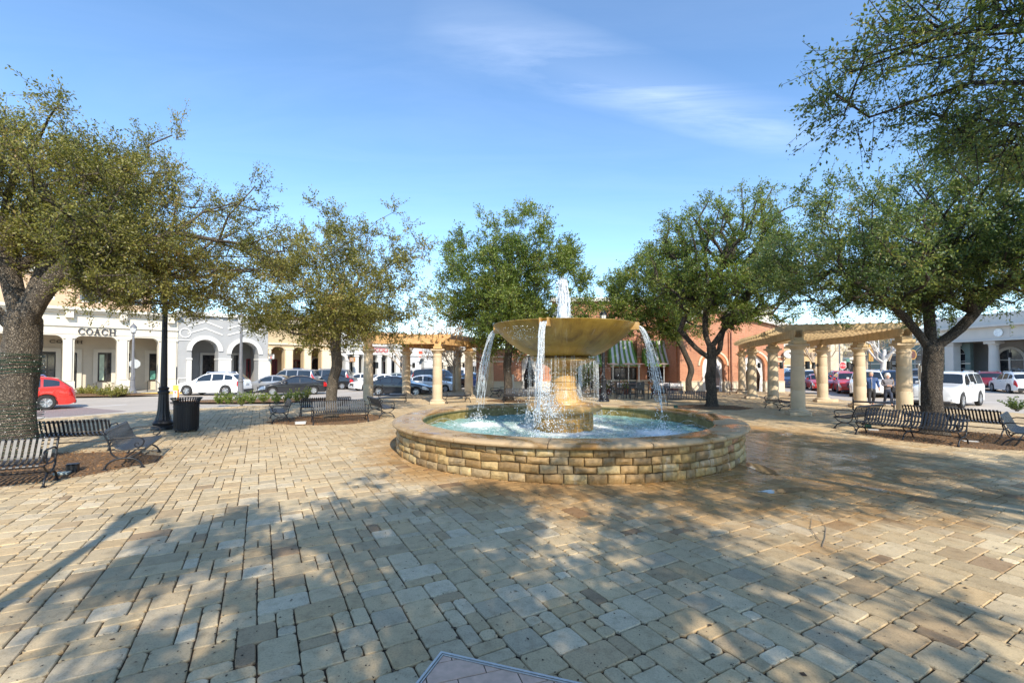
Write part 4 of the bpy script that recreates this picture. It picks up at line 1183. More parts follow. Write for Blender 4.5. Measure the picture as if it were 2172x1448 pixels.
def oak(name, label, loc, seed, trunk, crown_c, crown_r, ncl, leaf, lm, bark, trunk_r, sprays=9, per=16, group='live oaks planted in the plaza', gap=.42, flat=.55, spray_len=.55, up=.25, forks=None, cut=None, cl_filter=None, twig=.006):
    rg = np.random.default_rng(seed)
    root = thing(name, label, 'tree', (loc[0], loc[1], 0), 0, group)
    cc, cr = np.array(crown_c, float), np.array(crown_r, float)
    # gap field: a few sines in 3D
    W = rg.normal(0, 1, (7, 3)); W = W / np.linalg.norm(W, axis=1, keepdims=True) * rg.uniform(1.6, 3.6, (7, 1)) / (cr.mean() / 3.2); PHI = rg.uniform(0, 2 * pi, 7)
    def fieldv(p): return np.sin(p @ W.T + PHI).mean(axis=1)
    lob = rg.uniform(0, 2 * pi, 6)
    pts = []
    while len(pts) < ncl:
        q = rg.normal(0, 1, (400, 3)); q /= np.linalg.norm(q, axis=1, keepdims=True)
        az = np.arctan2(q[:, 1], q[:, 0]); el = np.arcsin(q[:, 2])
        lump = 1 + .13 * np.sin(3 * az + lob[0]) * np.cos(2 * el + lob[1]) + .10 * np.sin(5 * az + lob[2] + 3 * el) + .07 * np.sin(8 * az + 5 * el + lob[3])
        q = q * (rg.random((400, 1)) ** .45) * lump[:, None]
        q[:, 2] = np.where(q[:, 2] < 0, q[:, 2] * flat, q[:, 2])
        p = cc + q * cr
        f = fieldv(p)
        keep = f > (rg.normal(0, .12, 400) - gap * .35)
        p = p[keep]
        if cl_filter is not None: p = p[cl_filter(p + np.array([loc[0], loc[1], 0]))]
        pts.extend(p.tolist())
    C = np.array(pts[:ncl])
    # trunk path
    T = [Vector(t) for t in trunk]; TR = rounded([tuple(t) for t in T], 4)
    nodes = [tuple(v) for v in TR]; par = [-1] + list(range(len(TR) - 1))
    fork = len(nodes) - 1
    ntrunk = len(nodes)
    start = list(range(max(1, int(ntrunk * .72)), ntrunk))
    if forks:                                   # explicit limbs: list of polylines leaving the fork
        for pl in forks:
            prev = fork - pl[0]
            for q in rounded([nodes[prev]] + [tuple(x) for x in pl[1]], 3)[1:]:
                nodes.append(tuple(q)); par.append(prev); prev = len(nodes) - 1; start.append(prev)
    A = np.array(nodes); valid = np.zeros(len(nodes), bool); valid[start] = True
    A = list(map(tuple, A)); base = np.array(A[fork])
    order = np.argsort(np.linalg.norm(C - base, axis=1))
    NP_ = np.zeros((len(A) + ncl * 4 + 10, 3)); NP_[:len(A)] = A; cnt = len(A)
    VM = np.zeros(len(NP_), bool); VM[:cnt] = valid
    tips = []
    dist_root = np.full(len(NP_), 0.0)
    for ci in order:
        c = C[ci]
        d = np.linalg.norm(NP_[:cnt] - c, axis=1)
        # prefer nodes nearer the fork than the cluster: limbs run outwards
        dr = np.linalg.norm(NP_[:cnt] - base, axis=1)
        cost = d + .55 * np.maximum(0, dr - np.linalg.norm(c - base) * .8) + .12 * dist_root[:cnt]
        cost[~VM[:cnt]] = 1e9
        j = int(np.argmin(cost)); a = NP_[j]; L = np.linalg.norm(c - a)
        k = max(1, min(3, int(L / .5)))
        prev = j
        bend = rg.normal(0, .07, 3) * L; bend[2] -= .05 * L * (1 if c[2] < a[2] + L * .5 else -1)
        for s in range(1, k + 1):
            t = s / k
            q = a + (c - a) * t + bend * np.sin(pi * t) + (rg.normal(0, .03, 3) * L if s < k else 0)
            NP_[cnt] = q; VM[cnt] = True; par.append(prev)
            dist_root[cnt] = dist_root[prev] + np.linalg.norm(q - NP_[prev])
            prev = cnt; cnt += 1
        tips.append(prev)
    NP_ = NP_[:cnt]; par = np.array(par)
    w = np.zeros(cnt)
    w[tips] = 1
    for i in range(cnt - 1, 0, -1):
        if par[i] >= 0: w[par[i]] += w[i]
    # children may precede parents only in order, so one pass is enough
    R = .006 + (trunk_r * .70) * (w / max(1, w[fork])) ** .62
    R = np.minimum(R, trunk_r * .58)
    hz = np.array([v[2] for v in nodes[:ntrunk]]); 
    R[:ntrunk] = trunk_r * (1.0 + .55 * np.exp(-hz / .16) + .10 * np.exp(-hz / .6)) * np.interp(hz, [0, hz[-1]], [1.02, .95])
    # trunk mesh with bark lumps
    mb = MB(); tp = [Vector(NP_[i]) for i in range(ntrunk)]
    ns = 28; rings = []
    up_ = Vector((1, 0, 0))
    fine = []
    for i in range(ntrunk - 1):
        for s in range(3): fine.append((tp[i].lerp(tp[i + 1], s / 3), R[i] + (R[i + 1] - R[i]) * s / 3))
    fine.append((tp[-1], R[ntrunk - 1]))
    fine.append((tp[-1] + (tp[-1] - tp[-2]).normalized() * trunk_r * .5, R[ntrunk - 1] * .75))
    V = []
    for (p, r) in fine:
        for k in range(ns):
            a = 2 * pi * k / ns
            rr = r * (1 + .05 * sin(3 * a + p.z * 1.7 + seed) + .035 * sin(7 * a + p.z * 5) + .02 * sin(13 * a + 11 * p.z))
            V.append((p.x + rr * cos(a), p.y + rr * sin(a), p.z))
    Fs = [(i * ns + k, i * ns + (k + 1) % ns, (i + 1) * ns + (k + 1) % ns, (i + 1) * ns + k) for i in range(len(fine) - 1) for k in range(ns)]
    Fs.append(tuple((len(fine) - 1) * ns + k for k in range(ns)))
    mb.add(V, Fs).build('trunk', bark, root, smooth=True)
    # limbs and twigs
    idx = np.array([i for i in range(ntrunk, cnt)])
    pp = par[idx]
    RR0 = np.minimum(R[pp], R[idx] * 1.35); RR0 = np.where(pp < ntrunk, R[idx] * 1.1, RR0)
    thick = R[idx] > .035
    V1, F1 = tubes_np(NP_[pp][thick], NP_[idx][thick], RR0[thick], R[idx][thick], 9)
    V2, F2 = tubes_np(NP_[pp][~thick], NP_[idx][~thick], RR0[~thick], R[idx][~thick], 5)
    # sprays
    tipsA = np.array(tips); TC = NP_[tipsA]
    K = sprays; n_ = len(TC) * K
    cidx = np.repeat(np.arange(len(TC)), K)
    out = (TC - cc) / cr; out /= np.linalg.norm(out, axis=1, keepdims=True) + 1e-6
    dirv = rg.normal(0, 1, (n_, 3)) + out[cidx] * .75 + np.array([0, 0, up]); dirv /= np.linalg.norm(dirv, axis=1, keepdims=True)
    Ls = rg.uniform(.45, 1.25, n_) * spray_len
    O = TC[cidx] + rg.normal(0, .10, (n_, 3))
    E = O + dirv * Ls[:, None]
    V3, F3 = tubes_np(O, E, np.full(n_, twig), np.full(n_, twig * .4), 3)
    VB = np.concatenate([V1, V2, V3]); FB = np.concatenate([F1, F2 + len(V1), F3 + len(V1) + len(V2)])
    npmesh('branch', VB, FB, bark, root, smooth=True)
    # leaves along the sprays
    m_ = n_ * per; si = np.repeat(np.arange(n_), per)
    t = rg.uniform(.12, 1.04, m_)
    Q = O[si] + dirv[si] * (Ls[si] * t)[:, None] + rg.normal(0, .022 + leaf * .25, (m_, 3))
    ld = dirv[si] * .8 + rg.normal(0, .75, (m_, 3)); ld /= np.linalg.norm(ld, axis=1, keepdims=True)
    nr = rg.normal(0, .8, (m_, 3)) + np.array([0, 0, .6]); sd = np.cross(ld, nr); sd /= np.linalg.norm(sd, axis=1, keepdims=True) + 1e-9
    ll = leaf * rg.uniform(.6, 1.25, m_); lw = ll * rg.uniform(.20, .30, m_)
    nn = np.cross(sd, ld)
    V = np.empty((m_, 4, 3))
    V[:, 0] = Q; V[:, 1] = Q + ld * (ll * .5)[:, None] + sd * lw[:, None] + nn * (ll * .06)[:, None]
    V[:, 2] = Q + ld * ll[:, None]; V[:, 3] = Q + ld * (ll * .5)[:, None] - sd * lw[:, None] + nn * (ll * .06)[:, None]
    npmesh('crown', V.reshape(-1, 3), np.arange(4 * m_).reshape(m_, 4), lm, root)
    return root

# left tree
t1 = oak('oak_tree', 'large olive-green oak at the left edge, its trunk wrapped in strings of lights', T1, 101,
    [(0, 0, 0), (.02, 0, .6), (-.03, .02, 1.3), (.03, .03, 2.0), (.05, .03, 2.6), (.08, 0, 3.1)], (.25, .9, 4.95), (4.15, 3.5, 2.75), 640, .058, olive, barkA, .31, 12, 27,
    forks=[(2, [(.65, -.1, 3.7), (1.3, -.1, 4.3), (2.2, .3, 4.8), (2.9, .5, 5.1)]), (1, [(-.35, .1, 4.2), (-.6, .2, 5.4), (-.3, .2, 6.6)]), (3, [(-.9, -.2, 3.8), (-2.2, -.2, 4.8)]), (0, [(.5, .3, 4.6), (1.2, .6, 5.8), (1.8, .8, 6.9)])], gap=.8, flat=.66, cl_filter=lambda p: (p[:, 2] > 3.2 + 1.0 * (p[:, 0] < -9.3) + .3 * (p[:, 0] < -7.6)) & (p[:, 1] > 7.6) & (p[:, 0] < -6.0) & (p[:, 2] < 8.0))
# strings of lights wound round the trunk
ls = thing('string_light', 'green wire of small lights wound round the left trunk', 'string lights', (T1[0], T1[1], 0))
mb = MB()
for z0, z1, nt in ((.1, 1.35, 15), (1.9, 2.35, 9)):
    pts = [];
    for k in range(nt * 20):
        a = 2 * pi * k / 20; z = z0 + (z1 - z0) * k / (nt * 20) + .02 * sin(a * 1.3)
        rr = .342 * (1.06 + .55 * np.exp(-z / .16) + .1 * np.exp(-z / .6)) + .018
        pts.append((rr * cos(a) + .02, rr * sin(a) + .02, z))
    mb.tube(pts, .0065, 4)
mb.build('wire', mat('green_wire', (.01, .05, .025), .5), ls)
mb = MB()
for k in range(170):
    a = k * 2.4; z = .15 + 2.2 * k / 170
    if 1.35 < z < 1.9: continue
    rr = .342 * (1.06 + .55 * np.exp(-z / .16) + .1 * np.exp(-z / .6)) + .03
    mb.lathe([(.001, 0), (.008, .008), (.001, .02)], 4, c=(rr * cos(a) + .02, rr * sin(a) + .02, z))
mb.build('bulb', mat('small_bulb', (.8, .8, .75), .2), ls, kind='stuff')
# middle-left
t2 = oak('oak_tree', 'thin-leaved olive oak with a bent trunk above four benches, left of the pergola', T2, 102,
    [(0, 0, 0), (.0, 0, .8), (.06, .02, 1.5), (.2, .02, 2.1), (.14, .0, 2.8), (.16, 0, 3.6)], (-.1, .2, 4.4), (3.8, 3.3, 3.9), 460, .088, olive, barkA, .20, 10, 19, gap=.75, flat=.38, spray_len=.6)
t3 = oak('oak_tree', 'tall full green oak right behind the fountain, left of the water jet', (XY(1077, 27.0), 27.0), 103,
    [(0, 0, 0), (.05, 0, 1.0), (-.03, .02, 2.0), (.05, .02, 3.0), (.1, 0, 4.0)], (.25, .3, 6.0), (4.6, 4.0, 5.3), 660, .125, green, barkB, .24, 11, 19, gap=.85, flat=.58, spray_len=.7, twig=.010)
t4 = oak('oak_tree', 'green oak with a steeply forked trunk right of the falling water stream', T4, 104,
    [(0, 0, 0), (.0, 0, .8), (-.02, .02, 1.6), (.02, .02, 2.4), (.0, 0, 3.0)], (.9, .2, 6.9), (3.8, 3.4, 4.0), 350, .108, green, barkB, .23, 11, 18,
    forks=[(3, [(.45, .1, 2.9), (.62, .1, 3.8), (1.4, .2, 5.0), (2.2, .2, 6.2)]), (1, [(-.3, 0, 3.8), (-.2, 0, 5.2), (.2, .1, 6.6)]), (4, [(-.7, .2, 3.0), (-1.5, .2, 3.9)]), (0, [(1.1, .2, 4.3), (2.6, .2, 4.9), (4.0, .3, 5.4)])], gap=.45, flat=.72, spray_len=.65, twig=.009)
t4b = oak('oak_tree', 'smaller green oak leaning over the green-striped awnings of the brick building', (XY(1463, 33.5), 33.5), 105,
    [(0, 0, 0), (-.1, 0, .9), (.1, .0, 1.8), (-.35, .02, 3.0), (-.8, 0, 4.0)], (-2.6, -.6, 7.0), (4.4, 3.2, 3.8), 370, .145, green, barkB, .21, 10, 18, gap=.8, flat=.9, spray_len=.75, twig=.011)
t5 = oak('oak_tree', 'broad dark green oak with a thick dark trunk right of the right pergola', T5, 106,
    [(0, 0, 0), (.02, 0, .6), (-.02, .02, 1.3), (.03, .02, 2.0), (.02, 0, 2.6)], (.5, .2, 5.6), (5.2, 4.1, 3.0), 600, .084, dgreen, barkB, .25, 12, 22,
    forks=[(1, [(-.5, .1, 3.3), (-1.2, .2, 4.1), (-2.4, .3, 4.9)]), (0, [(.75, -.1, 3.2), (1.35, -.2, 3.9), (2.4, -.2, 4.6)]), (1, [(.1, .2, 4.0), (.2, .2, 5.4), (0, .2, 6.6)])], gap=.40, flat=.62, spray_len=.6)
# near tree whose branches hang in at the upper right; its trunk stands outside the frame
t6 = oak('oak_tree', 'dark branches reaching in from the right above the other crowns', (9.3, 2.0), 107,
    [(0, 0, 0), (.0, 0, .8), (-.05, .02, 1.6), (-.1, .02, 2.6), (-.1, 0, 3.4)], (-1.0, 1.3, 5.7), (5.5, 3.9, 2.6), 820, .052, dgreen, barkB, .28, 13, 25,
    forks=[(1, [(-1.2, .1, 4.2), (-2.4, 1.2, 4.8), (-3.8, 1.6, 5.2)]), (0, [(-.6, .5, 4.6), (-1.6, 1.0, 6.2), (-2.8, 1.3, 7.2)])], gap=.45, flat=.62, spray_len=.55, up=.05)
# trees standing behind the camera that shade the foreground
t7 = oak('oak_tree', 'oak standing behind the viewpoint that dapples the near pavers with shade', (2.1, -3.7), 108,
    [(0, 0, 0), (.0, 0, 1.0), (.05, 0, 2.2), (0, 0, 3.6)], (.2, -.4, 6.1), (3.9, 3.6, 2.5), 320, .13, green, barkB, .24, 10, 14, gap=.25, flat=.6,
    cl_filter=lambda p: (p[:, 2] > 3.3 + np.maximum(0, p[:, 1]) * .95))
t8 = oak('oak_tree', 'oak behind the viewpoint on its left side, shading the near left corner', (-7.6, -8.2), 109,
    [(0, 0, 0), (.0, 0, 1.0), (-.05, 0, 2.2), (0, 0, 3.4)], (0, 0, 5.6), (3.3, 3.2, 2.2), 240, .13, green, barkB, .22, 10, 14, gap=.25, flat=.6)

# mulch beds
def mulch(name, label, cx, cy, rx, ry, rot, nchip=700, h=.05):
    rg = np.random.default_rng(int(abs(cx * 31 + cy * 7)))
    nr, na = 10, 56
    V = []
    for i in range(nr + 1):
        u = i / nr
        for k in range(na):
            a = 2 * pi * k / na; e = 1 + .05 * sin(3 * a + cx) + .035 * sin(7 * a + cy) + .02 * sin(13 * a)
            x, y = rx * u * cos(a) * e, ry * u * sin(a) * e
            V.append((x * cos(rot) - y * sin(rot), x * sin(rot) + y * cos(rot), h * (1 - u ** 3) + .006 + rg.uniform(-.008, .008) * (u < .97) if u < 1 else -.01))
    Fs = [(i * na + k, i * na + (k + 1) % na, (i + 1) * na + (k + 1) % na, (i + 1) * na + k) for i in range(nr) for k in range(na)]
    o = MB().add(V, Fs).build(name, mulch_m, kind='stuff', smooth=True, loc=(cx, cy, 0))
    n_ = nchip; u = np.sqrt(rg.random(n_)) * np.where(rg.random(n_) < .2, 1.28, 1.04); a = rg.random(n_) * 2 * pi
    x, y = rx * u * np.cos(a), ry * u * np.sin(a); X = x * cos(rot) - y * sin(rot); Y = x * sin(rot) + y * cos(rot)
    Z = np.where(u > 1.02, .006, h * np.maximum(0, 1 - u ** 3) + .016)
    d = rg.normal(0, 1, (n_, 3)); d[:, 2] *= .35; d /= np.linalg.norm(d, axis=1, keepdims=True); s = np.cross(d, rg.normal(0, 1, (n_, 3))); s /= np.linalg.norm(s, axis=1, keepdims=True)
    L = rg.uniform(.012, .04, n_)[:, None]; W_ = rg.uniform(.004, .012, n_)[:, None]; c = np.stack([X, Y, Z], -1)
    Vq = np.stack([c - d * L, c - s * W_, c + d * L, c + s * W_], 1)
    npmesh('wood_chip', Vq.reshape(-1, 3), np.arange(4 * n_).reshape(n_, 4), chip_m, o, kind='stuff')
    o['label'] = label; o['category'] = 'mulch bed'
mulch('mulch_bed', 'brown mulch round the wire-wrapped left trunk', -10.2, 9.2, 2.5, 1.9, .55, 2400)
mulch('mulch_bed', 'orange-brown mulch below the four benches of the middle-left tree', -7.1, 17.8, 2.1, 1.8, .5, 1600)
mulch('mulch_bed', 'dark mulch round the steeply forked tree right of the fountain', T4[0], T4[1], 1.9, 1.4, 0, 900)
mulch('mulch_bed', 'red-brown mulch under the long benches at the thick right trunk', 12.9, 13.2, 2.3, 1.9, -.3, 2400)
mulch('mulch_bed', 'small mulch ring at the centre tree behind the fountain', XY(1077, 27.0), 27.0, 1.3, 1.1, 0, 400)
mulch('mulch_bed', 'mulch strip with a row of small shrubs by the parked cars', XY(570, 27.3), 27.3, 5.1, 1.15, .12, 1500, .07)
mulch('mulch_bed', 'mulch island with shrubs at the foot of the grey lamp post', XY(215, 33), 32.3, 4.4, 1.3, .25, 900, .10)

# shrubs
def shrub(name, label, loc, r, h, seed, lm=green, nst=26, per=22, leaf=.055, group='small shrubs in the planting strips'):
    rg = np.random.default_rng(seed)
    t = thing(name, label, 'shrub', loc, 0, group)
    D = rg.normal(0, 1, (nst, 3)) * np.array([r / h, r / h, .25]) * .62 + np.array([0, 0, 1]); D /= np.linalg.norm(D, axis=1, keepdims=True)
    L = rg.uniform(.55, 1.1, nst) * h; O = np.zeros((nst, 3)) + rg.normal(0, .03, (nst, 3)) * np.array([1, 1, 0]); E = O + D * L[:, None]
    V, Fq = tubes_np(O, E, np.full(nst, .007), np.full(nst, .003), 4)
    npmesh('stem', V, Fq, barkA, t)
    si = np.repeat(np.arange(nst), per); tt = rg.uniform(.22, 1.05, len(si))
    Q = O[si] + D[si] * (L[si] * tt)[:, None] + rg.normal(0, .015, (len(si), 3))
    ld = D[si] * .7 + rg.normal(0, .7, (len(si), 3)); ld /= np.linalg.norm(ld, axis=1, keepdims=True)
    sd = np.cross(ld, rg.normal(0, 1, (len(si), 3))); sd /= np.linalg.norm(sd, axis=1, keepdims=True)
    ll = leaf * rg.uniform(.7, 1.3, len(si))[:, None]; lw = ll * .28
    Vq = np.stack([Q, Q + ld * ll * .5 + sd * lw, Q + ld * ll, Q + ld * ll * .5 - sd * lw], 1)
    npmesh('foliage', Vq.reshape(-1, 3), np.arange(4 * len(si)).reshape(-1, 4), lm, t)
shr = [(464, 858, .42, .55, 'first shrub from the left in the strip below the white crossover'), (487, 858, .52, .62, 'second and widest shrub in the strip, left of the grey lamp post'), (513, 861, .42, .68, 'shrub growing right against the grey lamp post in the strip'),
       (533, 858, .45, .66, 'shrub just right of the grey lamp post in the strip'), (559, 855, .4, .6, 'lone shrub in the strip below the silver sedan'), (587, 858, .4, .6, 'shrub in the strip left of the armrest of the turned-away bench'),
       (609, 857, .42, .62, 'shrub behind the back of the turned-away bench'), (628, 853, .5, .75, 'bushy shrub at the left end of the bench seen from behind'), (648, 852, .5, .78, 'last shrub of the strip, below the dark blue-black sedan')]
for i, (px, py, r, h, lb) in enumerate(shr):
    p = P(px, py); shrub('shrub', lb, (p.x, p.y, .03), r, h, 300 + i, green, 30, 24, .075)
for i, (px, Y, r, h, lb) in enumerate([(178, 32.8, .7, .7, 'low shrub next to the rear of the red crossover'), (200, 32.4, .8, .75, 'low shrub in the island, second from the red crossover'), (221, 31.8, .9, .75, 'wide low shrub in the island below the dark sign letters'),
                                      (243, 31.4, .8, .7, 'low shrub in the middle of the lamp post island'), (262, 32.0, .7, .75, 'low shrub touching the foot of the grey lamp post')]):
    shrub('shrub', lb, (XY(px, Y), Y, -.05), r, h, 330 + i, olive, 40, 26, .10)
p = P(2158, 872)
shrub('shrub', 'leafy shrub at the right edge of the view behind the side-on bench', (p.x, p.y, 0), .7, .7, 350, dgreen, 30, 26, .08)

# bare young trees
def bare(name, label, loc, h, r, seed, spread=.5, lean=0.0, bk=None, crown_h=.45, leaves=None):
    rg = random.Random(seed); t = thing(name, label, 'tree', loc, 0, 'bare young street trees')
    bk = bk or pale_bark
    tr, br = MB(), MB()
    fk = h * crown_h
    tr.tube([(0, 0, 0), (lean * .3, 0, fk * .5), (lean, 0, fk), (lean * 1.1, 0, fk * 1.25)], [r * 1.1, r, r * .85, r * .55], 10)
    tr.build('trunk', bk, t, smooth=True)
    ends = []
    def grow(p, d, L, rr, dep):
        q = p + d * L; mid = p + d * L * .5 + Vector([rg.gauss(0, .06) * L for _ in range(3)])
        br.tube([p, mid, q], [rr, rr * .8, rr * .6], 5 if dep > 1 else 4, caps=False)
        if dep == 0: ends.append(q); return
        for k in range(rg.choice([2, 3, 3])):
            nd = (d + Vector((rg.gauss(0, spread), rg.gauss(0, spread), rg.gauss(.12, spread * .6)))).normalized()
            grow(q if k else mid, nd, L * rg.uniform(.62, .85), rr * .6, dep - 1)
    for k in range(6):
        a = k * 2.3 + rg.random(); z = fk * rg.uniform(.72, 1.2)
        grow(Vector((lean * z / fk, 0, z)), Vector((cos(a) * .8, sin(a) * .8, 1.0)).normalized(), h * .22, r * .5, 4)
    br.build('branch', bk, t, smooth=True)
    if leaves:
        mb = MB()
        for q in ends:
            for k in range(6):
                c = q + Vector([rg.gauss(0, .12) for _ in range(3)]); d = Vector([rg.gauss(0, 1) for _ in range(3)]).normalized() * .09; s = d.orthogonal().normalized() * .035
                mb.add([c - d, c - s, c + d, c + s], [(0, 1, 2, 3)])
        mb.build('foliage', leaves, t)
    return t
pale_bark = mat('pale_bark', (.42, .33, .24), .85, .2, 9, .3)
dry_leaf = mat('dry_leaf', (.30, .17, .08), .8, .3, 2, 0)
ylw_leaf = mat('yellow_leaf', (.30, .24, .05), .7, .3, 2, 0)
bare('young_tree', 'bare pale young tree between the black sedan and the striped column', (XY(855, 33.5), 33.5, 0), 5.2, .11, 1, .55, 0, None, .42)
bare('young_tree', 'bare young tree with dry leaves between the two left pergola columns', (XY(963, 36), 36, 0), 5.4, .12, 2, .6, 0, None, .38, dry_leaf)
bare('young_tree', 'leaning bare tree with a pale trunk between the red cars', (XY(1739, 31), 31, 0), 6.0, .12, 3, .5, -.5, None, .40)
bare('young_tree', 'bare white-trunked tree behind the walking woman', (XY(1868, 36), 36, ROAD_Z), 7.0, .20, 4, .5, .3, mat('white_bark', (.62, .58, .52), .8, .15, 6), .4)
bare('young_tree', 'far bare tree rising above the left pergola roof', (XY(950, 74), 74, ROAD_Z), 13, .22, 5, .5)
bare('young_tree', 'thin yellow-leaved tree beside the vertical orange sign', (XY(1838, 55), 55, ROAD_Z), 7, .14, 6, .5, 0, None, .4, ylw_leaf)
bare('young_tree', 'yellow-leaved tree in front of the green arched shopfront', (XY(1880, 54), 54, ROAD_Z), 7, .14, 7, .5, 0, None, .4, ylw_leaf)
# ================================================================== BUILDINGS
glass_m, n, l, b, o = nm('shop_glass')
c = ramp(n, l, noise(n, l, 1.3, 5, .65), [(.35, (.012, .014, .018)), (.55, (.035, .035, .04)), (.68, (.12, .10, .08)), (.8, (.05, .07, .08))])
l.new(c, b.inputs[0]); inp(b, 'Roughness', .06); inp(b, 'Specular IOR Level', .8)
dark_fr = mat('dark_frame', (.03, .028, .028), .4); red_fr = mat('maroon_frame', (.20, .025, .03), .45, .2); white_tr = mat('white_trim', (.68, .66, .61), .6, .05, 1.5, .1, 30)
cream = mat('cream_stucco', (.60, .53, .42), .85, .06, 1.2, .25, 30, dirt=.06); cream2 = mat('cream_trim', (.68, .62, .51), .8, .05, 1.2, .15, 30)
salmon = mat('salmon_stucco', (.62, .42, .27), .85, .08, 1, .2, 30); greyb = mat('blue_grey_stucco', (.36, .36, .355), .85, .06, 1.2, .25, 30)
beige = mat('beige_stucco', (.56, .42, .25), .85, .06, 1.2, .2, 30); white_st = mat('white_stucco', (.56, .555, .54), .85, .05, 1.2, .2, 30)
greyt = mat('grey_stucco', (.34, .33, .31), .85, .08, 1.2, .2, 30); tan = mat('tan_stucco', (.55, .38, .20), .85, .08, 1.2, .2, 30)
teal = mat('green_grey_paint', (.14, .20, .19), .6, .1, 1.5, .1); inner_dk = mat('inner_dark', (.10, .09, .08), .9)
sign_dk = mat('sign_dark', (.05, .04, .035), .45)

def top_fn(o):
    xa, xb, za, zb, kind = o[:5]
    if kind == 'rect': return lambda x: zb
    R = (xb - xa) / 2; xc = (xa + xb) / 2
    if kind == 'arch': return lambda x: zb - R + sqrt(max(0, R * R - (x - xc) ** 2))
    r = o[5]
    def f(x):
        e = min(x - xa, xb - x)
        return zb if e >= r else zb - r + sqrt(max(0, r * r - (r - e) ** 2))
    return f
def wall_open(mb, x0, x1, z0, z1, y0, y1, ops):
    xs = {x0, x1}
    for o in ops:
        k = 1 if o[4] == 'rect' else 14
        for i in range(k + 1): xs.add(round(o[0] + (o[1] - o[0]) * i / k, 5))
        if o[4] == 'round':
            for i in range(7): xs.add(round(o[0] + o[5] * (i / 6) ** 2, 5)); xs.add(round(o[1] - o[5] * (i / 6) ** 2, 5))
    xs = sorted(x for x in xs if x0 <= x <= x1)
    for a, b_ in zip(xs, xs[1:]):
        if b_ - a < 1e-4: continue
        m = (a + b_) / 2; op = next((o for o in ops if o[0] < m < o[1]), None)
        if op is None: mb.box(a, b_, y0, y1, z0, z1); continue
        f = top_fn(op)
        if op[2] > z0 + 1e-3: mb.box(a, b_, y0, y1, z0, op[2])
        if min(f(a), f(b_)) < z1 - 1e-3: mb.prism(a, b_, y0, y1, f(a), f(b_), z1, z1)
    return mb
def window(root, x0, x1, z0, z1, y, fm, cols=1, rows=1, fw=.10, arch=False, name='window', trim=None, trw=.2, gm=None, tag_=None):
    """frame (part) with its panes (sub-parts); recess 8 cm"""
    R = (x1 - x0) / 2; xc = (x0 + x1) / 2
    mb = MB()
    if arch:
        zs = z1 - R
        mb.box(x0, x0 + fw, y - .06, y + .04, z0, zs).box(x1 - fw, x1, y - .06, y + .04, z0, zs).box(x0, x1, y - .055, y + .04, z0, z0 + fw)
        for k in range(12):
            a0, a1 = pi * k / 12, pi * (k + 1) / 12
            pts = [(xc + R * cos(a0), zs + R * sin(a0)), (xc + R * cos(a1), zs + R * sin(a1)), (xc + (R - fw) * cos(a1), zs + (R - fw) * sin(a1)), (xc + (R - fw) * cos(a0), zs + (R - fw) * sin(a0))]
            mb.add([(p[0], y - .06, p[1]) for p in pts] + [(p[0], y + .04, p[1]) for p in pts], [(0, 1, 2, 3), (7, 6, 5, 4), (3, 2, 6, 7), (1, 0, 4, 5)])
    else:
        mb.box(x0, x0 + fw, y - .06, y + .04, z0, z1).box(x1 - fw, x1, y - .06, y + .04, z0, z1).box(x0 + fw, x1 - fw, y - .06, y + .04, z0, z0 + fw).box(x0 + fw, x1 - fw, y - .06, y + .04, z1 - fw, z1)
    for k in range(1, cols):
        x = x0 + (x1 - x0) * k / cols; mb.box(x - fw * .3, x + fw * .3, y - .05, y + .03, z0 + fw, z1 - fw - (R * .02 if arch else 0))
    for k in range(1, rows):
        z = z0 + (z1 - z0) * k / rows; mb.box(x0 + fw, x1 - fw, y - .045, y + .03, z - fw * .3, z + fw * .3)
    w = mb.build(name, fm, root)
    pm = MB()
    if arch:
        zs = z1 - R; pts = [(x0 + .01, z0), (x1 - .01, z0)] + [(xc + (R - .01) * cos(pi * k / 14), zs + (R - .01) * sin(pi * k / 14)) for k in range(15)]
        pm.add([(p[0], y, p[1]) for p in pts] + [(p[0], y + .02, p[1]) for p in pts], [tuple(range(len(pts)))])
        pm.build('pane', gm or glass_m, w)
    else:
        for i in range(cols):
            for j in range(rows):
                a, b_ = x0 + (x1 - x0) * i / cols + .01, x0 + (x1 - x0) * (i + 1) / cols - .01
                c, d = z0 + (z1 - z0) * j / rows + .01, z0 + (z1 - z0) * (j + 1) / rows - .01
                MB().box(a, b_, y + .001 * (i + j), y + .02, c, d).build('pane', gm or glass_m, w)
    if trim is not None:
        t = MB()
        if arch:
            zs = z1 - R
            for k in range(14):
                a0, a1 = pi * k / 14, pi * (k + 1) / 14
                pts = [(xc + r_ * cos(a), zs + r_ * sin(a)) for r_, a in ((R, a0), (R + trw, a0), (R + trw, a1), (R, a1))]
                t.add([(p[0], y - .10, p[1]) for p in pts] + [(p[0], y + .02, p[1]) for p in pts], [(0, 1, 2, 3), (0, 3, 7, 4), (1, 5, 6, 2)])
            t.box(x0 - trw, x0, y - .10, y + .02, z0, zs).box(x1, x1 + trw, y - .10, y + .02, z0, zs)
        else:
            t.box(x0 - trw, x0, y - .10, y + .02, z0 - trw * .5, z1).box(x1, x1 + trw, y - .10, y + .02, z0 - trw * .5, z1).box(x0 - trw, x1 + trw, y - .10, y + .02, z1, z1 + trw)
        t.build('window_trim', trim, w)
    return w
def archring(mb, xc, zs, R, w, y0, y1, n_=18):
    for k in range(n_):
        a0, a1 = pi * k / n_, pi * (k + 1) / n_
        pts = [(xc + r_ * cos(a), zs + r_ * sin(a)) for r_, a in ((R, a0), (R + w, a0), (R + w, a1), (R, a1))]
        mb.add([(p[0], y0, p[1]) for p in pts] + [(p[0], y1, p[1]) for p in pts], [(0, 1, 2, 3), (0, 3, 7, 4), (1, 5, 6, 2), (7, 6, 5, 4)])
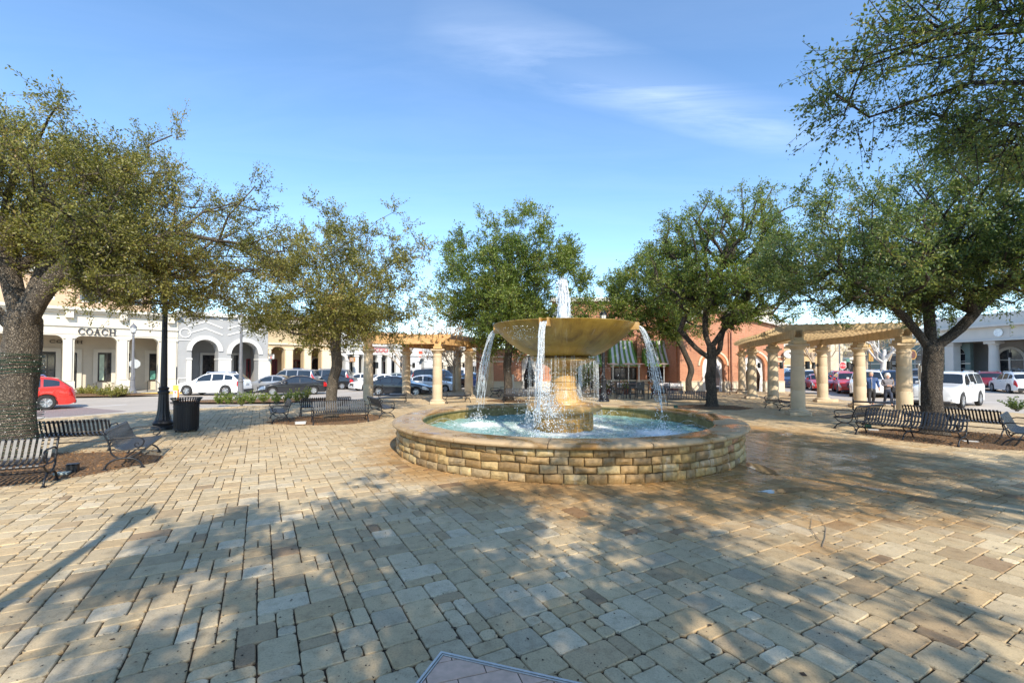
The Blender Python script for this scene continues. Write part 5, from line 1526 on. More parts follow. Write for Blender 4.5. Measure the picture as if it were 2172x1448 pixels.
def text(s, root, x, y, z, size, m, ext=.02, name='lettering', align='CENTER', rot=(pi / 2, 0, 0), off=0.0, sx=1.0):
    cu = bpy.data.curves.new(name, 'FONT'); cu.body = s; cu.size = size; cu.extrude = ext; cu.align_x = align; cu.align_y = 'CENTER'; cu.offset = off
    cu.materials.append(m); tmp = bpy.data.objects.new(name, cu); me = bpy.data.meshes.new_from_object(tmp); me.name = name
    if len(me.materials) == 0: me.materials.append(m)
    bpy.data.objects.remove(tmp); o = bpy.data.objects.new(name, me); COL.objects.link(o); o.parent = root; o.location = (x, y, z); o.rotation_euler = rot; o.scale = (sx, 1, 1)
    return o
def slab_letters(root, word, x, y, z, h, m, name='sign_letter', gap=.3, wf=1.0):
    X00 = x
    # wide slab-serif capitals built stroke by stroke
    T = h * .20; t = h * .11
    def arcst(mb, cx, cz, rx, rz, a0, a1, n_=20):
        for k in range(n_):
            A0, A1 = radians(a0 + (a1 - a0) * k / n_), radians(a0 + (a1 - a0) * (k + 1) / n_)
            def th(a): return t + (T * 1.1 - t) * abs(cos(a)) ** 1.5
            o0, o1 = th(A0), th(A1)
            pts = [(cx + rx * cos(A0), cz + rz * sin(A0)), (cx + rx * cos(A1), cz + rz * sin(A1)), (cx + (rx - o1) * cos(A1), cz + (rz - t) * sin(A1)), (cx + (rx - o0) * cos(A0), cz + (rz - t) * sin(A0))]
            mb.add([(p[0], y - .06, p[1]) for p in pts] + [(p[0], y, p[1]) for p in pts], [(0, 1, 2, 3), (7, 6, 5, 4), (0, 4, 5, 1), (2, 6, 7, 3)])
    def bar(mb, x0, x1, z0, z1): mb.box(x0, x1, y - .06, y, z0, z1)
    def slant(mb, xa, za, xb, zb, w):
        mb.add([(xa - w / 2, y - .06, za), (xa + w / 2, y - .06, za), (xb + w / 2, y - .06, zb), (xb - w / 2, y - .06, zb), (xa - w / 2, y, za), (xa + w / 2, y, za), (xb + w / 2, y, zb), (xb - w / 2, y, zb)],
               [(0, 1, 2, 3), (7, 6, 5, 4), (0, 4, 5, 1), (1, 5, 6, 2), (2, 6, 7, 3), (3, 7, 4, 0)])
    for ch in word:
        mb = MB(); W = h * 1.25
        if ch == 'C':
            arcst(mb, x + W / 2, z + h / 2, W / 2, h / 2, 42, 318); bar(mb, x + W * .86, x + W * .94, z + h * .62, z + h * .98); bar(mb, x + W * .86, x + W * .94, z + h * .06, z + h * .30)
        elif ch == 'O': arcst(mb, x + W / 2, z + h / 2, W / 2, h / 2, 0, 360, 28)
        elif ch == 'A':
            slant(mb, x + W * .17, z, x + W * .47, z + h, t * 1.2); slant(mb, x + W * .80, z, x + W * .50, z + h, T * 1.2); bar(mb, x + W * .28, x + W * .7, z + h * .28, z + h * .38)
            bar(mb, x, x + W * .34, z - .001, z + t * .8); bar(mb, x + W * .62, x + W, z - .001, z + t * .8)
        elif ch == 'H':
            W = h * 1.35
            bar(mb, x + W * .10, x + W * .10 + T, z + t * .8, z + h - t * .8); bar(mb, x + W * .9 - T, x + W * .9, z + t * .8, z + h - t * .8); bar(mb, x + W * .10 + T, x + W * .9 - T, z + h * .45, z + h * .55)
            for zz_ in (z, z + h - t * .8): bar(mb, x, x + W * .38, zz_, zz_ + t * .8); bar(mb, x + W * .62, x + W, zz_, zz_ + t * .8)
        mb.v = [(X00 + (v[0] - X00) * wf, v[1], v[2]) for v in mb.v]
        o_ = mb.build(name, m, root); x += W + h * gap
    return x

# ---- left street: one frontage line, local x runs along it, local y goes into the building
D0 = Vector((-28.0, 38.0)); DL = Vector((.682, .731)); ANG = atan2(DL.y, DL.x)
def S(px):
    t = (px - 1086) / F_PX                     # (D0.x + s dx) = t (D0.y + s dy)
    return (t * D0.y - D0.x) / (DL.x - t * DL.y)
def ZS(px, py):                                # height above the street of a facade point
    s = S(px); return PY(px, py, D0.y + s * DL.y).z - ROAD_Z
def left_building(name, label, px0):
    s0 = S(px0); p = D0 + DL * s0
    return thing(name, label, 'building', (p.x, p.y, ROAD_Z), ANG), s0
# 1 cream arcade with the dark letters
Bd, s0 = left_building('shop_building', 'cream colonnaded shop with dark capital letters on its fascia, behind the red crossover', -520)
L = lambda px: S(px) - s0
zt = ZS(200, 713); 
SW = .15                                        # pavement step
piers = [(-430, -395), (-250, -212), (-110, -72), (22, 60), (133, 157), (248, 273), (336, 376)]
ops = [(L(piers[i][1]), L(piers[i + 1][0]), SW, zt, 'round', .45) for i in range(len(piers) - 1)]
W1 = L(376)
zf = ZS(200, 694); zc = ZS(250, 670)
wall_open(MB(), 0, W1, SW, zf, 0, .75, ops).build('wall', cream2, Bd)
mb = MB()
mb.box(-.01, W1 + .02, -.12, .70, zf, zf + .12).box(0, W1, -.02, .7, zf + .12, zc).box(-.02, W1 + .05, -.22, .8, zc, zc + .10).box(-.02, W1 + .08, -.38, .9, zc + .10, zc + .22).box(-.02, W1 + .12, -.55, 1.0, zc + .22, zc + .42)
mb.box(0, W1, -.04, -.005, zt + .10, zt + .17)
mb.build('cornice', cream2, Bd)
for a, b_ in piers:                              # pilaster faces, plinths, caps
    m_ = MB().box(L(a) + .12, L(b_) - .12, -.10, 0.0, SW + .95, zt - .22).box(L(a) - .05, L(b_) + .05, -.16, .78, SW, SW + .92).box(L(a) - .02, L(b_) + .02, -.12, .76, zt - .22, zt - .12)
    m_.build('pilaster', cream2, Bd)
for px in (-20, 67, 145, 259, 360):
    MB().box(L(px) - .22, L(px) + .22, -.42, -.02, zc - .35, zc + .098).build('bracket', cream2, Bd)
mb = MB(); mb.box(0, W1, 3.4, 3.6, SW, zc).build('inner_wall', cream, Bd)
MB().box(0, W1, .7, 3.4, zf + .02, zf + .10).build('arcade_ceiling', cream, Bd)
MB().box(-1, W1 + 70, -2.4, 3.5, 0.0, SW).build('sidewalk', kerb_m, Bd, kind='structure')
def wx(px, y):                                  # local x of a point at depth y seen at px
    t = (px - 1086) / F_PX; nx, ny = -DL.y, DL.x
    X0, Y0 = D0.x + nx * y, D0.y + ny * y
    return (t * Y0 - X0) / (DL.x - t * DL.y) - s0
def wz(px, py, y): 
    xl = wx(px, y) + s0; Yw = D0.y + DL.y * xl + DL.x * y
    return PY(px, py, Yw).z - ROAD_Z
for (pa, pb, ya, yb, fm, c_, r_, nm_) in ((83, 118, 746, 822, dark_fr, 2, 2, 'door'), (156, 163, 748, 822, dark_fr, 1, 1, 'door'), (207, 236, 748, 808, dark_fr, 1, 1, 'window'), (268, 275, 749, 808, dark_fr, 1, 1, 'window'), (316, 333, 750, 806, dark_fr, 1, 1, 'window'), (-60, -10, 744, 820, dark_fr, 2, 1, 'window'), (-190, -130, 744, 820, dark_fr, 2, 1, 'window')):
    window(Bd, wx(pa, 3.38), wx(pb, 3.38), max(SW, wz(pb, yb, 3.38)), wz(pb, ya, 3.38), 3.37, fm, c_, r_, .07, name=nm_, trim=cream2, trw=.28)
lx = wx(163, -.05); slab_letters(Bd, 'COACH', L(164), -.045, ZS(203, 710.5), (ZS(203, 697) - ZS(203, 710.5)), sign_dk, gap=.16, wf=(L(244) - L(164)) / (6.95 * (ZS(203, 697) - ZS(203, 710.5))))
slab_letters(Bd, 'COACH', wx(104, 3.3), 3.37, wz(130, 728, 3.38), .26, sign_dk, gap=.2)
# poster in the last window, pale column in the display window
MB().box(wx(317, 3.3), wx(330, 3.3), 3.33, 3.345, wz(325, 804, 3.3), wz(325, 786, 3.3)).build('window_poster', mat('poster_green', (.10, .30, .25), .5, .4, 5), Bd)
MB().box(wx(211, 3.3), wx(221, 3.3), 3.33, 3.345, wz(215, 806, 3.3), wz(215, 752, 3.3)).build('window_banner', mat('banner_green', (.48, .58, .44), .5, .2, 3), Bd)
# upper storey, set back
zu = ZS(280, 580); mbu = MB()
u0, u1 = 2.0, W1 - 1.0
wall_open(mbu, u0, u1, zc + .45, zu, 5.0, 5.4, [(L(px) - .7, L(px) + .7, zc + 1.4, zc + 3.2, 'arch') for px in (-60, 90, 205, 300)])
mbu.box(u1 - .4, u1, 5.4, 16, zc - 1, zu).build('upper_wall', salmon, Bd)
MB().box(u0 - .2, u1 + .3, 4.7, 5.6, zu, zu + .25).box(u0 - .4, u1 + .5, 4.5, 5.7, zu + .25, zu + .45).build('upper_cornice', cream2, Bd)
for px in (-60, 90, 205, 300): window(Bd, L(px) - .7, L(px) + .7, zc + 1.4, zc + 3.2, 5.2, white_tr, 2, 3, .09, arch=True, trim=white_tr, trw=.16)
MB().box(0, W1, .75, 5.05, zc + .30, zc + .44).build('roof', greyt, Bd)
MB().box(.05, .35, .7, 15, SW, zc).box(W1 - .3, W1 - .02, .76, 15, SW, zc + .3).build('side_wall', cream, Bd)
# slim handrails on the pavement
for (px) in (202, 309):
    hr = thing('handrail', 'short dark handrail on the pavement ' + ('below the banner window of the cream shop' if px < 250 else 'at the ramp right of the grey lamp post'), 'handrail', Bd.location, ANG, 'handrails at the cream shop')
    mb = MB(); x = L(px); mb.tube([(x, -.9, SW), (x, -.9, .98), (x + .55, -.9, .98), (x + .75, -.9, .8), (x + .75, -.9, SW)], .025, 6); mb.build('rail', dark_fr, hr)
# yellow kerb edge
MB().box(L(262), L(372), -2.46, -2.40, .0, SW + .004).build('yellow_kerb', mat('yellow_paint', (.65, .45, .10), .7), Bd)

# 2 blue-grey front with two white arches
B2, s0 = left_building('arched_building', 'blue-grey shopfront with two tall white arches behind the white crossover', 377)
W2 = L(568)
za1 = ZS(434, 720); za2 = ZS(519, 725); zsp = ZS(480, 760)
xa, xb = L(406), L(463); xc_, xd = L(490), L(548)
ztop = ZS(420, 640)
A1, A2 = (xa, xb, SW, za1, 'arch'), (xc_, xd, SW, za2, 'arch')
def fit(a, zt_): return (a[0], a[1], SW, zt_, 'arch')
wall_open(MB(), 0, W2, SW, 5.0, 0, 1.15, [A1, A2]).box(0, W2, 0, 1.15, 5.0, ztop - 1.2).build('wall', greyb, B2)
mb = MB()
for (a, b_, z_) in ((xa, xb, za1), (xc_, xd, za2)):
    R = (b_ - a) / 2; archring(mb, (a + b_) / 2, z_ - R, R - .0, .34, -.10, 1.16)
mb.build('arch_surround', white_tr, B2)
mb = MB()
for (a, b_) in ((xa - .34, xa - .002), (xb + .002, xc_ - .002), (xd + .002, xd + 1.0)):
    mb.box(a, b_, -.08, 1.17, SW, zsp - .14).box(a - .04, b_ + .04, -.14, 1.2, zsp - .14, zsp)
mb.build('arch_pier', white_tr, B2)
mb = MB()
for k, (r0, z_) in enumerate(((.0, za1 + .9), (.0, za1 + 1.5), (0, za1 + 2.2))):   # chevron mouldings
    for (a, b_) in ((xa, xb), (xc_, xd)):
        c_ = (a + b_) / 2; w_ = (b_ - a) / 2 + .3
        mb.add([(c_ - w_, -.05, z_ - .5), (c_, -.05, z_), (c_, -.05, z_ + .12), (c_ - w_, -.05, z_ - .38), (c_ - w_, .0, z_ - .5), (c_, .0, z_), (c_, .0, z_ + .12), (c_ - w_, .0, z_ - .38)], [(0, 1, 2, 3), (3, 2, 6, 7), (0, 4, 5, 1)])
        mb.add([(c_, -.05, z_), (c_ + w_, -.05, z_ - .5), (c_ + w_, -.05, z_ - .38), (c_, -.05, z_ + .12), (c_, 0, z_), (c_ + w_, 0, z_ - .5), (c_ + w_, 0, z_ - .38), (c_, 0, z_ + .12)], [(0, 1, 2, 3), (3, 2, 6, 7), (0, 4, 5, 1)])
mb.box(0, L(404), -.06, 0, SW + .95, SW + 1.05).box(0, L(404), -.06, 0, ZS(390, 722), ZS(390, 720.3)).box(-.1, W2 + .05, -.3, 1.2, ztop - 1.2, ztop - .9)
mb.build('moulding', white_tr, B2)
mb = MB(); cx, cz, R = L(392), ZS(392, 706), .42
for k in range(24):
    a0, a1 = 2 * pi * k / 24, 2 * pi * (k + 1) / 24
    pts = [(cx + r_ * cos(a), cz + r_ * sin(a)) for r_, a in ((R * .8, a0), (R, a0), (R, a1), (R * .8, a1))]
    mb.add([(p[0], -.06, p[1]) for p in pts] + [(p[0], 0, p[1]) for p in pts], [(0, 1, 2, 3), (0, 3, 7, 4), (1, 5, 6, 2)])
mb.build('roundel', white_tr, B2)
MB().box(0, W2, 3.9, 4.1, SW, 5.2).build('inner_wall', greyb, B2)
MB().box(0, W2, 1.1, 3.95, 5.02, 5.15).build('arcade_ceiling', white_st, B2)
for (pa, pb, ya, yb, fm, c_, r_) in ((429, 462, 753, 806, dark_fr, 2, 2), (495, 505, 753, 818, dark_fr, 1, 1)):
    window(B2, wx(pa, 3.88), wx(pb, 3.88), max(SW, wz(pb, yb, 3.9)), wz(pb, ya, 3.9), 3.87, fm, c_, r_, .07, trim=white_tr, trw=.2)
window(B2, wx(522, 3.88), wx(532, 3.88), SW, wz(527, 761, 3.9), 3.87, red_fr, 1, 2, .12, name='door')
MB().box(.0, .3, 1.15, 14, SW, ztop - 1.2).box(W2 - .3, W2, 1.16, 14, SW, ztop - 1.2).build('side_wall', greyb, B2)
# 3 beige arcade
B3, s0 = left_building('beige_building', 'beige arcade with maroon doors between the white arches and the bent trunk', 568.5)
W3 = L(712)
zt3 = ZS(625, 736)
piers3 = [(568.5, 576), (604, 622), (644.5, 661), (682, 712)]
ops = [(L(piers3[i][1]), L(piers3[i + 1][0]), SW, zt3, 'round', .5) for i in range(3)]
zh = ZS(640, 690)
wall_open(MB(), 0, W3, SW, zh, .05, .8, ops).build('wall', beige, B3)
mb = MB()
for a, b_ in piers3: mb.box(L(a) + .05, L(b_) - .08, -.05, .05, SW, zt3 - .25).box(L(a) - .03, L(b_) + .03, -.10, .05, zt3 - .25, zt3 - .12)
mb.box(-.0, W3, -.10, .05, zt3 + .2, zt3 + .36).box(0, W3 + .05, -.35, .9, zh, zh + .4).build('cornice', mat('beige_trim', (.74, .62, .44), .8, .05), B3)
MB().box(0, W3, 3.4, 3.6, SW, zh).build('inner_wall', beige, B3)
MB().box(0, W3, .8, 3.4, zt3 + .3, zt3 + .42).build('arcade_ceiling', beige, B3)
window(B3, wx(577, 3.38), wx(588, 3.38), SW, wz(582, 762, 3.4), 3.37, red_fr, 2, 2, .14, name='door')
window(B3, wx(621, 3.38), wx(640, 3.38), wz(630, 800, 3.4), wz(630, 763, 3.4), 3.37, red_fr, 2, 2, .12)
window(B3, wx(661, 3.38), wx(679, 3.38), SW, wz(670, 760, 3.4), 3.37, dark_fr, 2, 2, .08, arch=True, trim=white_tr, trw=.22)
MB().box(W3 - .3, W3 - .01, .8, 14, SW, zh).build('side_wall', beige, B3)
wallup = ZS(640, 668)
MB().box(1, W3 - 1, 5, 5.4, zh, wallup).box(.7, W3 - .7, 4.7, 5.5, wallup, wallup + .3).build('upper_wall', salmon, B3)
# 4 white building with flat arcade
B4, s0 = left_building('white_building', 'white arcade building with slim columns between the bent trunk and the first pergola column', 712.5)
W4 = L(866)
zb4, zt4, zt4b = ZS(757, 751.5), ZS(757, 733), ZS(757, 722)
wall_open(MB(), 0, L(741), SW, zb4, 0, .9, [(L(713) - .2, L(733), SW, ZS(722, 752.5), 'arch')]).build('wall', white_st, B4)
mb = MB(); archring(mb, (L(713) - .2 + L(733)) / 2, ZS(722, 752.5) - (L(733) - L(713) + .2) / 2, (L(733) - L(713) + .2) / 2, .3, -.08, .91)
mb.box(L(733.5), L(739), -.08, .92, SW, ZS(738, 775)).build('arch_surround', white_tr, B4)
mb = MB(); mb.box(0, W4, -.02, .9, zb4, zb4 + .5).box(0, W4, -.10, .95, zb4 + .5, zb4 + .62).box(0, W4, 0, .9, zb4 + .62, zt4).box(0, W4, -.3, 1.0, zt4, zt4 + .25).box(L(739) - .3, L(739) + .1, -.12, -.02, zb4, zt4 - .01).box(L(762) - .1, L(762) + .3, -.14, -.02, zb4, zt4 - .01)
mb.build('fascia', white_tr, B4)
MB().box(0, W4, .3, .9, zt4 + .25, zt4b + 1.2).build('parapet', white_st, B4)
c4 = None
for px in (757.5, 776, 806, 827, 846, 862):
    MB().box(L(px) - .30, L(px) + .30, .05, .6, zb4 - .24, zb4 - .002).box(L(px) - .25, L(px) + .25, .12, .55, SW, zb4 - .24).build('column_shaft', white_tr, B4)
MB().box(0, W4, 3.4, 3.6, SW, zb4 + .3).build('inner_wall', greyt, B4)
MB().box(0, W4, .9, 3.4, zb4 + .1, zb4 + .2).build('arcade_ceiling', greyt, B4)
for (pa, pb) in ((743, 748), (767, 773), (786, 800), (812, 822), (831, 841), (849, 858)):
    window(B4, wx(pa, 3.38), wx(pb, 3.38), SW + .3, wz(pb, 767, 3.4), 3.37, dark_fr if pa != 812 else red_fr, 1, 1, .1, trim=white_tr, trw=.15)
text('ara Que', B4, L(727), -.08, ZS(735, 742), .8, sign_dk, .02)
mb = MB(); mb.tube([(L(715), -.08, ZS(715, 745.5)), (L(726), -.08, ZS(726, 747.5)), (L(737), -.08, ZS(737, 746))], [.03, .07, .02], 5); mb.build('sign_underline', sign_dk, B4)
text('TICCICI', B4, L(804), -.12, ZS(804, 743), .62, mat('sign_red', (.62, .06, .07), .5), .03)
# 5 white gabled front
B5, s0 = left_building('gabled_building', 'small white gabled front with one arch and a red square sign, seen between pergola columns', 870)
W5 = L(935); zr5, zp5 = ZS(880, 755), ZS(900, 724)
xm = W5 * .42
wall_open(MB(), 0, W5, SW, zr5, 0, .8, [(L(889), L(900), SW, ZS(895, 760), 'arch')]).build('wall', white_st, B5)
mb = MB(); mb.add([(0, 0, zr5), (W5, 0, zr5), (W5 * .8, 0, zp5 - .5), (xm, 0, zp5), (.6, 0, zp5 - .6), (0, .8, zr5), (W5, .8, zr5), (W5 * .8, .8, zp5 - .5), (xm, .8, zp5), (.6, .8, zp5 - .6)], [(0, 1, 2, 3, 4), (2, 7, 8, 3), (3, 8, 9, 4), (1, 6, 7, 2), (4, 9, 5, 0)])
mb.build('gable', white_st, B5)
mb = MB(); archring(mb, (L(889) + L(900)) / 2, ZS(895, 760) - (L(900) - L(889)) / 2, (L(900) - L(889)) / 2, .35, -.08, .81)
mb.box(0, W5, -.15, 0, zr5, zr5 + .25).box(.2, 1.4, -.3, -.02, SW, zr5 - 1).build('moulding', white_tr, B5)
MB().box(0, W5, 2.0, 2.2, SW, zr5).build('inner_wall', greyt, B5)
window(B5, L(889), L(900), SW, ZS(895, 768), 1.9, dark_fr, 1, 2, .12, name='door')
MB().box(L(888), L(895), -.14, -.02, ZS(891, 757), ZS(891, 745)).build('sign_panel', mat('sign_scarlet', (.75, .09, .04), .5, .05), B5, label='red half of the square sign')
MB().box(L(895) + .01, L(903), -.13, -.02, ZS(899, 756), ZS(899, 745)).build('sign_panel', white_tr, B5)
text('HE\nBEC', B5, L(899), -.15, ZS(899, 750.5), .72, greyt, .02)
# 6 farther low shops closing the street
B6 = thing('shop_row', 'pale far shops with a round gold sign left of the brick building', 'building', (XY(938, 66), 66, ROAD_Z), 0.0)
W6 = 5.6; k6 = 66 / F_PX
def x6(px): return (px - 938) * k6
def z6(py): return PY(938, py, 66).z - ROAD_Z
wall_open(MB(), 0, x6(1022), SW, z6(743), 0, .5, [(x6(948), x6(972), SW, z6(776), 'rect'), (x6(1000), x6(1012), SW, z6(774), 'rect')]).build('wall', cream, B6)
MB().box(-.2, x6(1022) + .2, -.4, .6, z6(743), z6(738)).build('cornice', cream2, B6)
MB().box(0, x6(990), 1.0, 1.2, SW, z6(733)).box(-.2, x6(1022), 2, 9, SW, z6(745)).build('upper_wall', white_st, B6)
window(B6, x6(948), x6(972), SW, z6(776), .3, dark_fr, 3, 1, .15); window(B6, x6(1000), x6(1012), SW + .5, z6(774), .3, white_tr, 2, 1, .2)
aw = MB(); aw.add([(x6(996), -1.4, z6(774)), (x6(1016), -1.4, z6(774)), (x6(1016), 0, z6(766)), (x6(996), 0, z6(766)), (x6(996), -1.4, z6(776)), (x6(1016), -1.4, z6(776))], [(0, 1, 2, 3), (0, 4, 5, 1)]); aw.build('awning', greyt, B6)
gold = mat('sign_gold', (.42, .30, .08), .4, .1)
text('OO', B6, x6(1004), -.1, z6(753.5), 1.0, gold, .03, off=.03); MB().box(x6(999.5), x6(1009), -.1, -.03, z6(760), z6(759)).build('sign_bar', gold, B6)
MB().lathe([(.95, -.03), (1.02, -.03), (1.02, .03), (.95, .03), (.95, -.03)], 24).build('sign_ring', gold, B6, loc=(x6(1004), -.08, z6(753.5))).rotation_euler = (pi / 2, 0, 0)
far = MB(); far.box(-9, 4, 20, 30, SW, 4.5).box(-22, -9, 26, 34, SW, 6.0); far.build('rear_wall', white_st, B6)

# hanging signs on the left row
def blade_sign(name, label, px, py0, py1, w, m, lines_, accents=None, off=.25):
    s = S(px); p = D0 + DL * s; z0, z1 = PY(px, py1, p.y).z, PY(px, py0, p.y).z
    t = thing(name, label, 'sign', (p.x, p.y, z0), ANG)
    MB().box(-.04, .04, -off - w, -off, 0, z1 - z0).build('sign_board', m, t)
    mb = MB(); mb.tube([(0, 0, z1 - z0 + .05), (0, -off - w, z1 - z0 + .05)], .025, 6); mb.tube([(0, -.0, -.05), (0, -off - w, -.05)], .02, 6); mb.build('bracket', dark_fr, t)
    for (s_, y_, z_, sz, mm) in lines_:
        for sg in (-1, 1):
            text(s_, t, sg * .05, -off - w / 2 + y_, (z1 - z0) * z_, sz, mm, .004, rot=(pi / 2, 0, sg * pi / 2))
    return t, z1 - z0
st_, h_ = blade_sign('blade_sign', 'white hanging sign with a red disc between the white arches and the beige arcade', 568, 752, 761, 1.25, white_tr, [('BRACKETTS', 0, .78, .2, sign_dk)])
for sg in (-1, 1): MB().lathe([(0, 0), (.14, 0), (.14, .01), (0, .01)], 18).build('red_disc', mat('disc_red', (.7, .08, .06), .5), st_, loc=(sg * .045, -.95, h_ * .32)).rotation_euler = (0, sg * pi / 2, 0)
st_, h_ = blade_sign('blade_sign', 'small white hanging sign with a red disc inside the second white arch', 497, 755, 761, .7, white_tr, [], off=-1.9)
for sg in (-1, 1): MB().lathe([(0, 0), (.17, 0), (.17, .01), (0, .01)], 18).build('red_disc', mat('disc_red', (.7, .08, .06), .5), st_, loc=(sg * .045, 1.5, h_ * .5)).rotation_euler = (0, sg * pi / 2, 0)
orange = mat('sign_orange', (.58, .27, .10), .5, .1)
blade_sign('blade_sign', 'orange hanging sign on the white arcade building left of the first pergola column', 740, 758, 767, 1.1, orange, [('SPORT', 0, .66, .26, white_tr), ('GEAR', 0, .3, .26, white_tr)])
lt_ = thing('wall_light', 'small dark wall light above the orange hanging sign', 'wall light', (*(D0 + DL * S(738)), PY(738, 757, 49).z), ANG)
MB().lathe([(.02, -.15), (.09, -.13), (.10, .1), (.03, .2)], 10, c=(0, -.15, 0)).build('lantern', dark_fr, lt_)

# ---- brick building with green striped awnings
brick_m, n, l, b, o = nm('red_brick')
tcn = n.new('ShaderNodeTexCoord'); sp = n.new('ShaderNodeSeparateXYZ'); l.new(tcn.outputs['Object'], sp.inputs[0]); cb = n.new('ShaderNodeCombineXYZ')
l.new(mth(n, l, 'ADD', sp.outputs[0], sp.outputs[1]), cb.inputs[0]); l.new(sp.outputs[2], cb.inputs[1])
bt = n.new('ShaderNodeTexBrick'); l.new(cb.outputs[0], bt.inputs[0]); bt.inputs['Scale'].default_value = 1; bt.inputs['Brick Width'].default_value = .26; bt.inputs['Row Height'].default_value = .085; bt.inputs['Mortar Size'].default_value = .012
bt.inputs[1].default_value = (.44, .15, .07, 1); bt.inputs[2].default_value = (.54, .22, .11, 1); bt.inputs[3].default_value = (.50, .34, .25, 1)
c = mixc(n, l, 1.0, bt.outputs[0], ramp(n, l, noise(n, l, .8, 5), [(.3, (.85, .84, .83)), (.7, (1.1, 1.08, 1.06))]), 'MULTIPLY')
l.new(c, b.inputs[0]); inp(b, 'Roughness', .85); bump(n, l, bt.outputs[1], b, -.4, .01)
lime_tr = mat('limestone_trim', (.66, .56, .42), .8, .06, 2, .15)
YB = 36.3
BR = thing('brick_building', 'red brick restaurant building with limestone base and curtained arches behind the fountain', 'building', (0, YB, 0), 0)
kx = YB / F_PX
def bx(px, d=0): return (px - 1086) / F_PX * (YB + d)
def bz(py, d=0): return PY(1086, py, YB + d).z
X0, X1, X2, X3 = bx(1010), bx(1180), bx(1442), bx(1663)
zw1, zw2 = bz(742), bz(706)
cl = bx(1106), bx(1140)
zA = bz(752)
def arch_bay(x0, x1): return (x0, x1, .02, zA, 'arch')
aR1 = (bx(1490), bx(1536)); aR2 = (bx(1574), bx(1622))
wall_open(MB(), X0, bx(1100), .86, bz(741), .0, .5, []).build('wall', brick_m, BR)
wall_open(MB(), bx(1100), X1, .86, bz(690), .0, .5, [(cl[0], cl[1], .86, zA, 'arch')]).build('wall', brick_m, BR)
wall_open(MB(), X2, X3, .86, bz(697), .0, .5, [(aR1[0], aR1[1], .86, zA, 'arch'), (aR2[0], aR2[1], .86, zA, 'arch')]).build('wall', brick_m, BR)
gz = bz(697); gx0, gx1 = X2, X3; gm_ = bx(1505)
mb = MB(); mb.add([(gx0, 0, gz), (gx1, 0, gz), (gm_, 0, bz(655)), (gx0, .5, gz), (gx1, .5, gz), (gm_, .5, bz(655))], [(0, 1, 2), (1, 4, 5, 2), (3, 5, 4)]); mb.build('gable', brick_m, BR)
mb = MB()
for (a, za_, b_, zb_) in ((gm_, bz(655), gx1 + .5, gz - .06), (gm_, bz(655), gx0 - .5, gz - .06)):
    for (o_, t_) in ((-.35, .22), (-.18, .12)):
        q = [(a, za_ + .0), (b_, zb_), (b_, zb_ + .35 - (.35 + o_) * .3), (a, za_ + .35 - (.35 + o_) * .3)]
        mb.add([(p[0], o_, p[1] + .002) for p in q] + [(p[0], .52, p[1] + .002) for p in q], [(0, 1, 2, 3), (2, 6, 7, 3), (0, 4, 5, 1), (1, 5, 6, 2)])
mb.build('raking_cornice', white_tr, BR)
MB().box(gx1 - 3.6, gx1 + .6, 2.5, 9, 1, bz(655, 2.5)).box(gx0, gx1 - 3.6, 4.5, 9, 1, bz(662, 2.5)).build('parapet', cream2, BR)
MB().box(gx1 - 3.7, gx1 + .9, 2.2, 9.2, bz(655, 2.5), bz(652, 2.5)).box(X0, X1, -.12, .55, bz(741.2), bz(738.5)).build('coping', white_tr, BR)
def base_run(a, b_): MB().box(a, b_, -.07, .5, 0, .80).box(a, b_, -.11, .52, .80, .86).build('stone_base', lime_tr, BR)
base_run(X0, cl[0]); base_run(cl[1], X1); base_run(X2, aR1[0]); base_run(aR1[1], aR2[0]); base_run(aR2[1], X3)
for z_ in (bz(768), bz(758)):
    MB().box(X0, cl[0] - .6, -.05, 0, z_, z_ + .10).build('stone_band', lime_tr, BR); MB().box(aR2[1] + .5, X3 + .04, -.05, 0, z_, z_ + .10).build('stone_band', lime_tr, BR)
for (a, b_) in (cl, aR1, aR2):
    R = (b_ - a) / 2; mb = MB(); archring(mb, (a + b_) / 2, zA - R, R + .22, .14, -.07, 0); mb.build('stone_hood', lime_tr, BR)
mb = MB()
for (a, b_) in (cl, aR1, aR2):
    R = (b_ - a) / 2; mb = MB(); archring(mb, (a + b_) / 2, zA - R, R, .22, -.03, .1); mb.build('arch_bricks', mat('arch_brick', (.55, .22, .10), .8, .15, 9), BR)
MB().box(X3 - .3, X3 - .005, .5, 16, 0, gz).build('side_wall', brick_m, BR)
MB().box(X0, X0 + .3, .5, 9, 0, bz(742)).build('side_wall', brick_m, BR)
# brick pilaster line and downpipe
mb = MB(); mb.box(bx(1545), bx(1552), -.12, 0, .86, gz - .3); mb.build('pilaster', brick_m, BR)
mb = MB(); mb.tube([(bx(1549), -.2, .1), (bx(1549), -.2, gz)], .05, 6); mb.build('downpipe', mat('downpipe_brown', (.25, .11, .07), .5), BR)
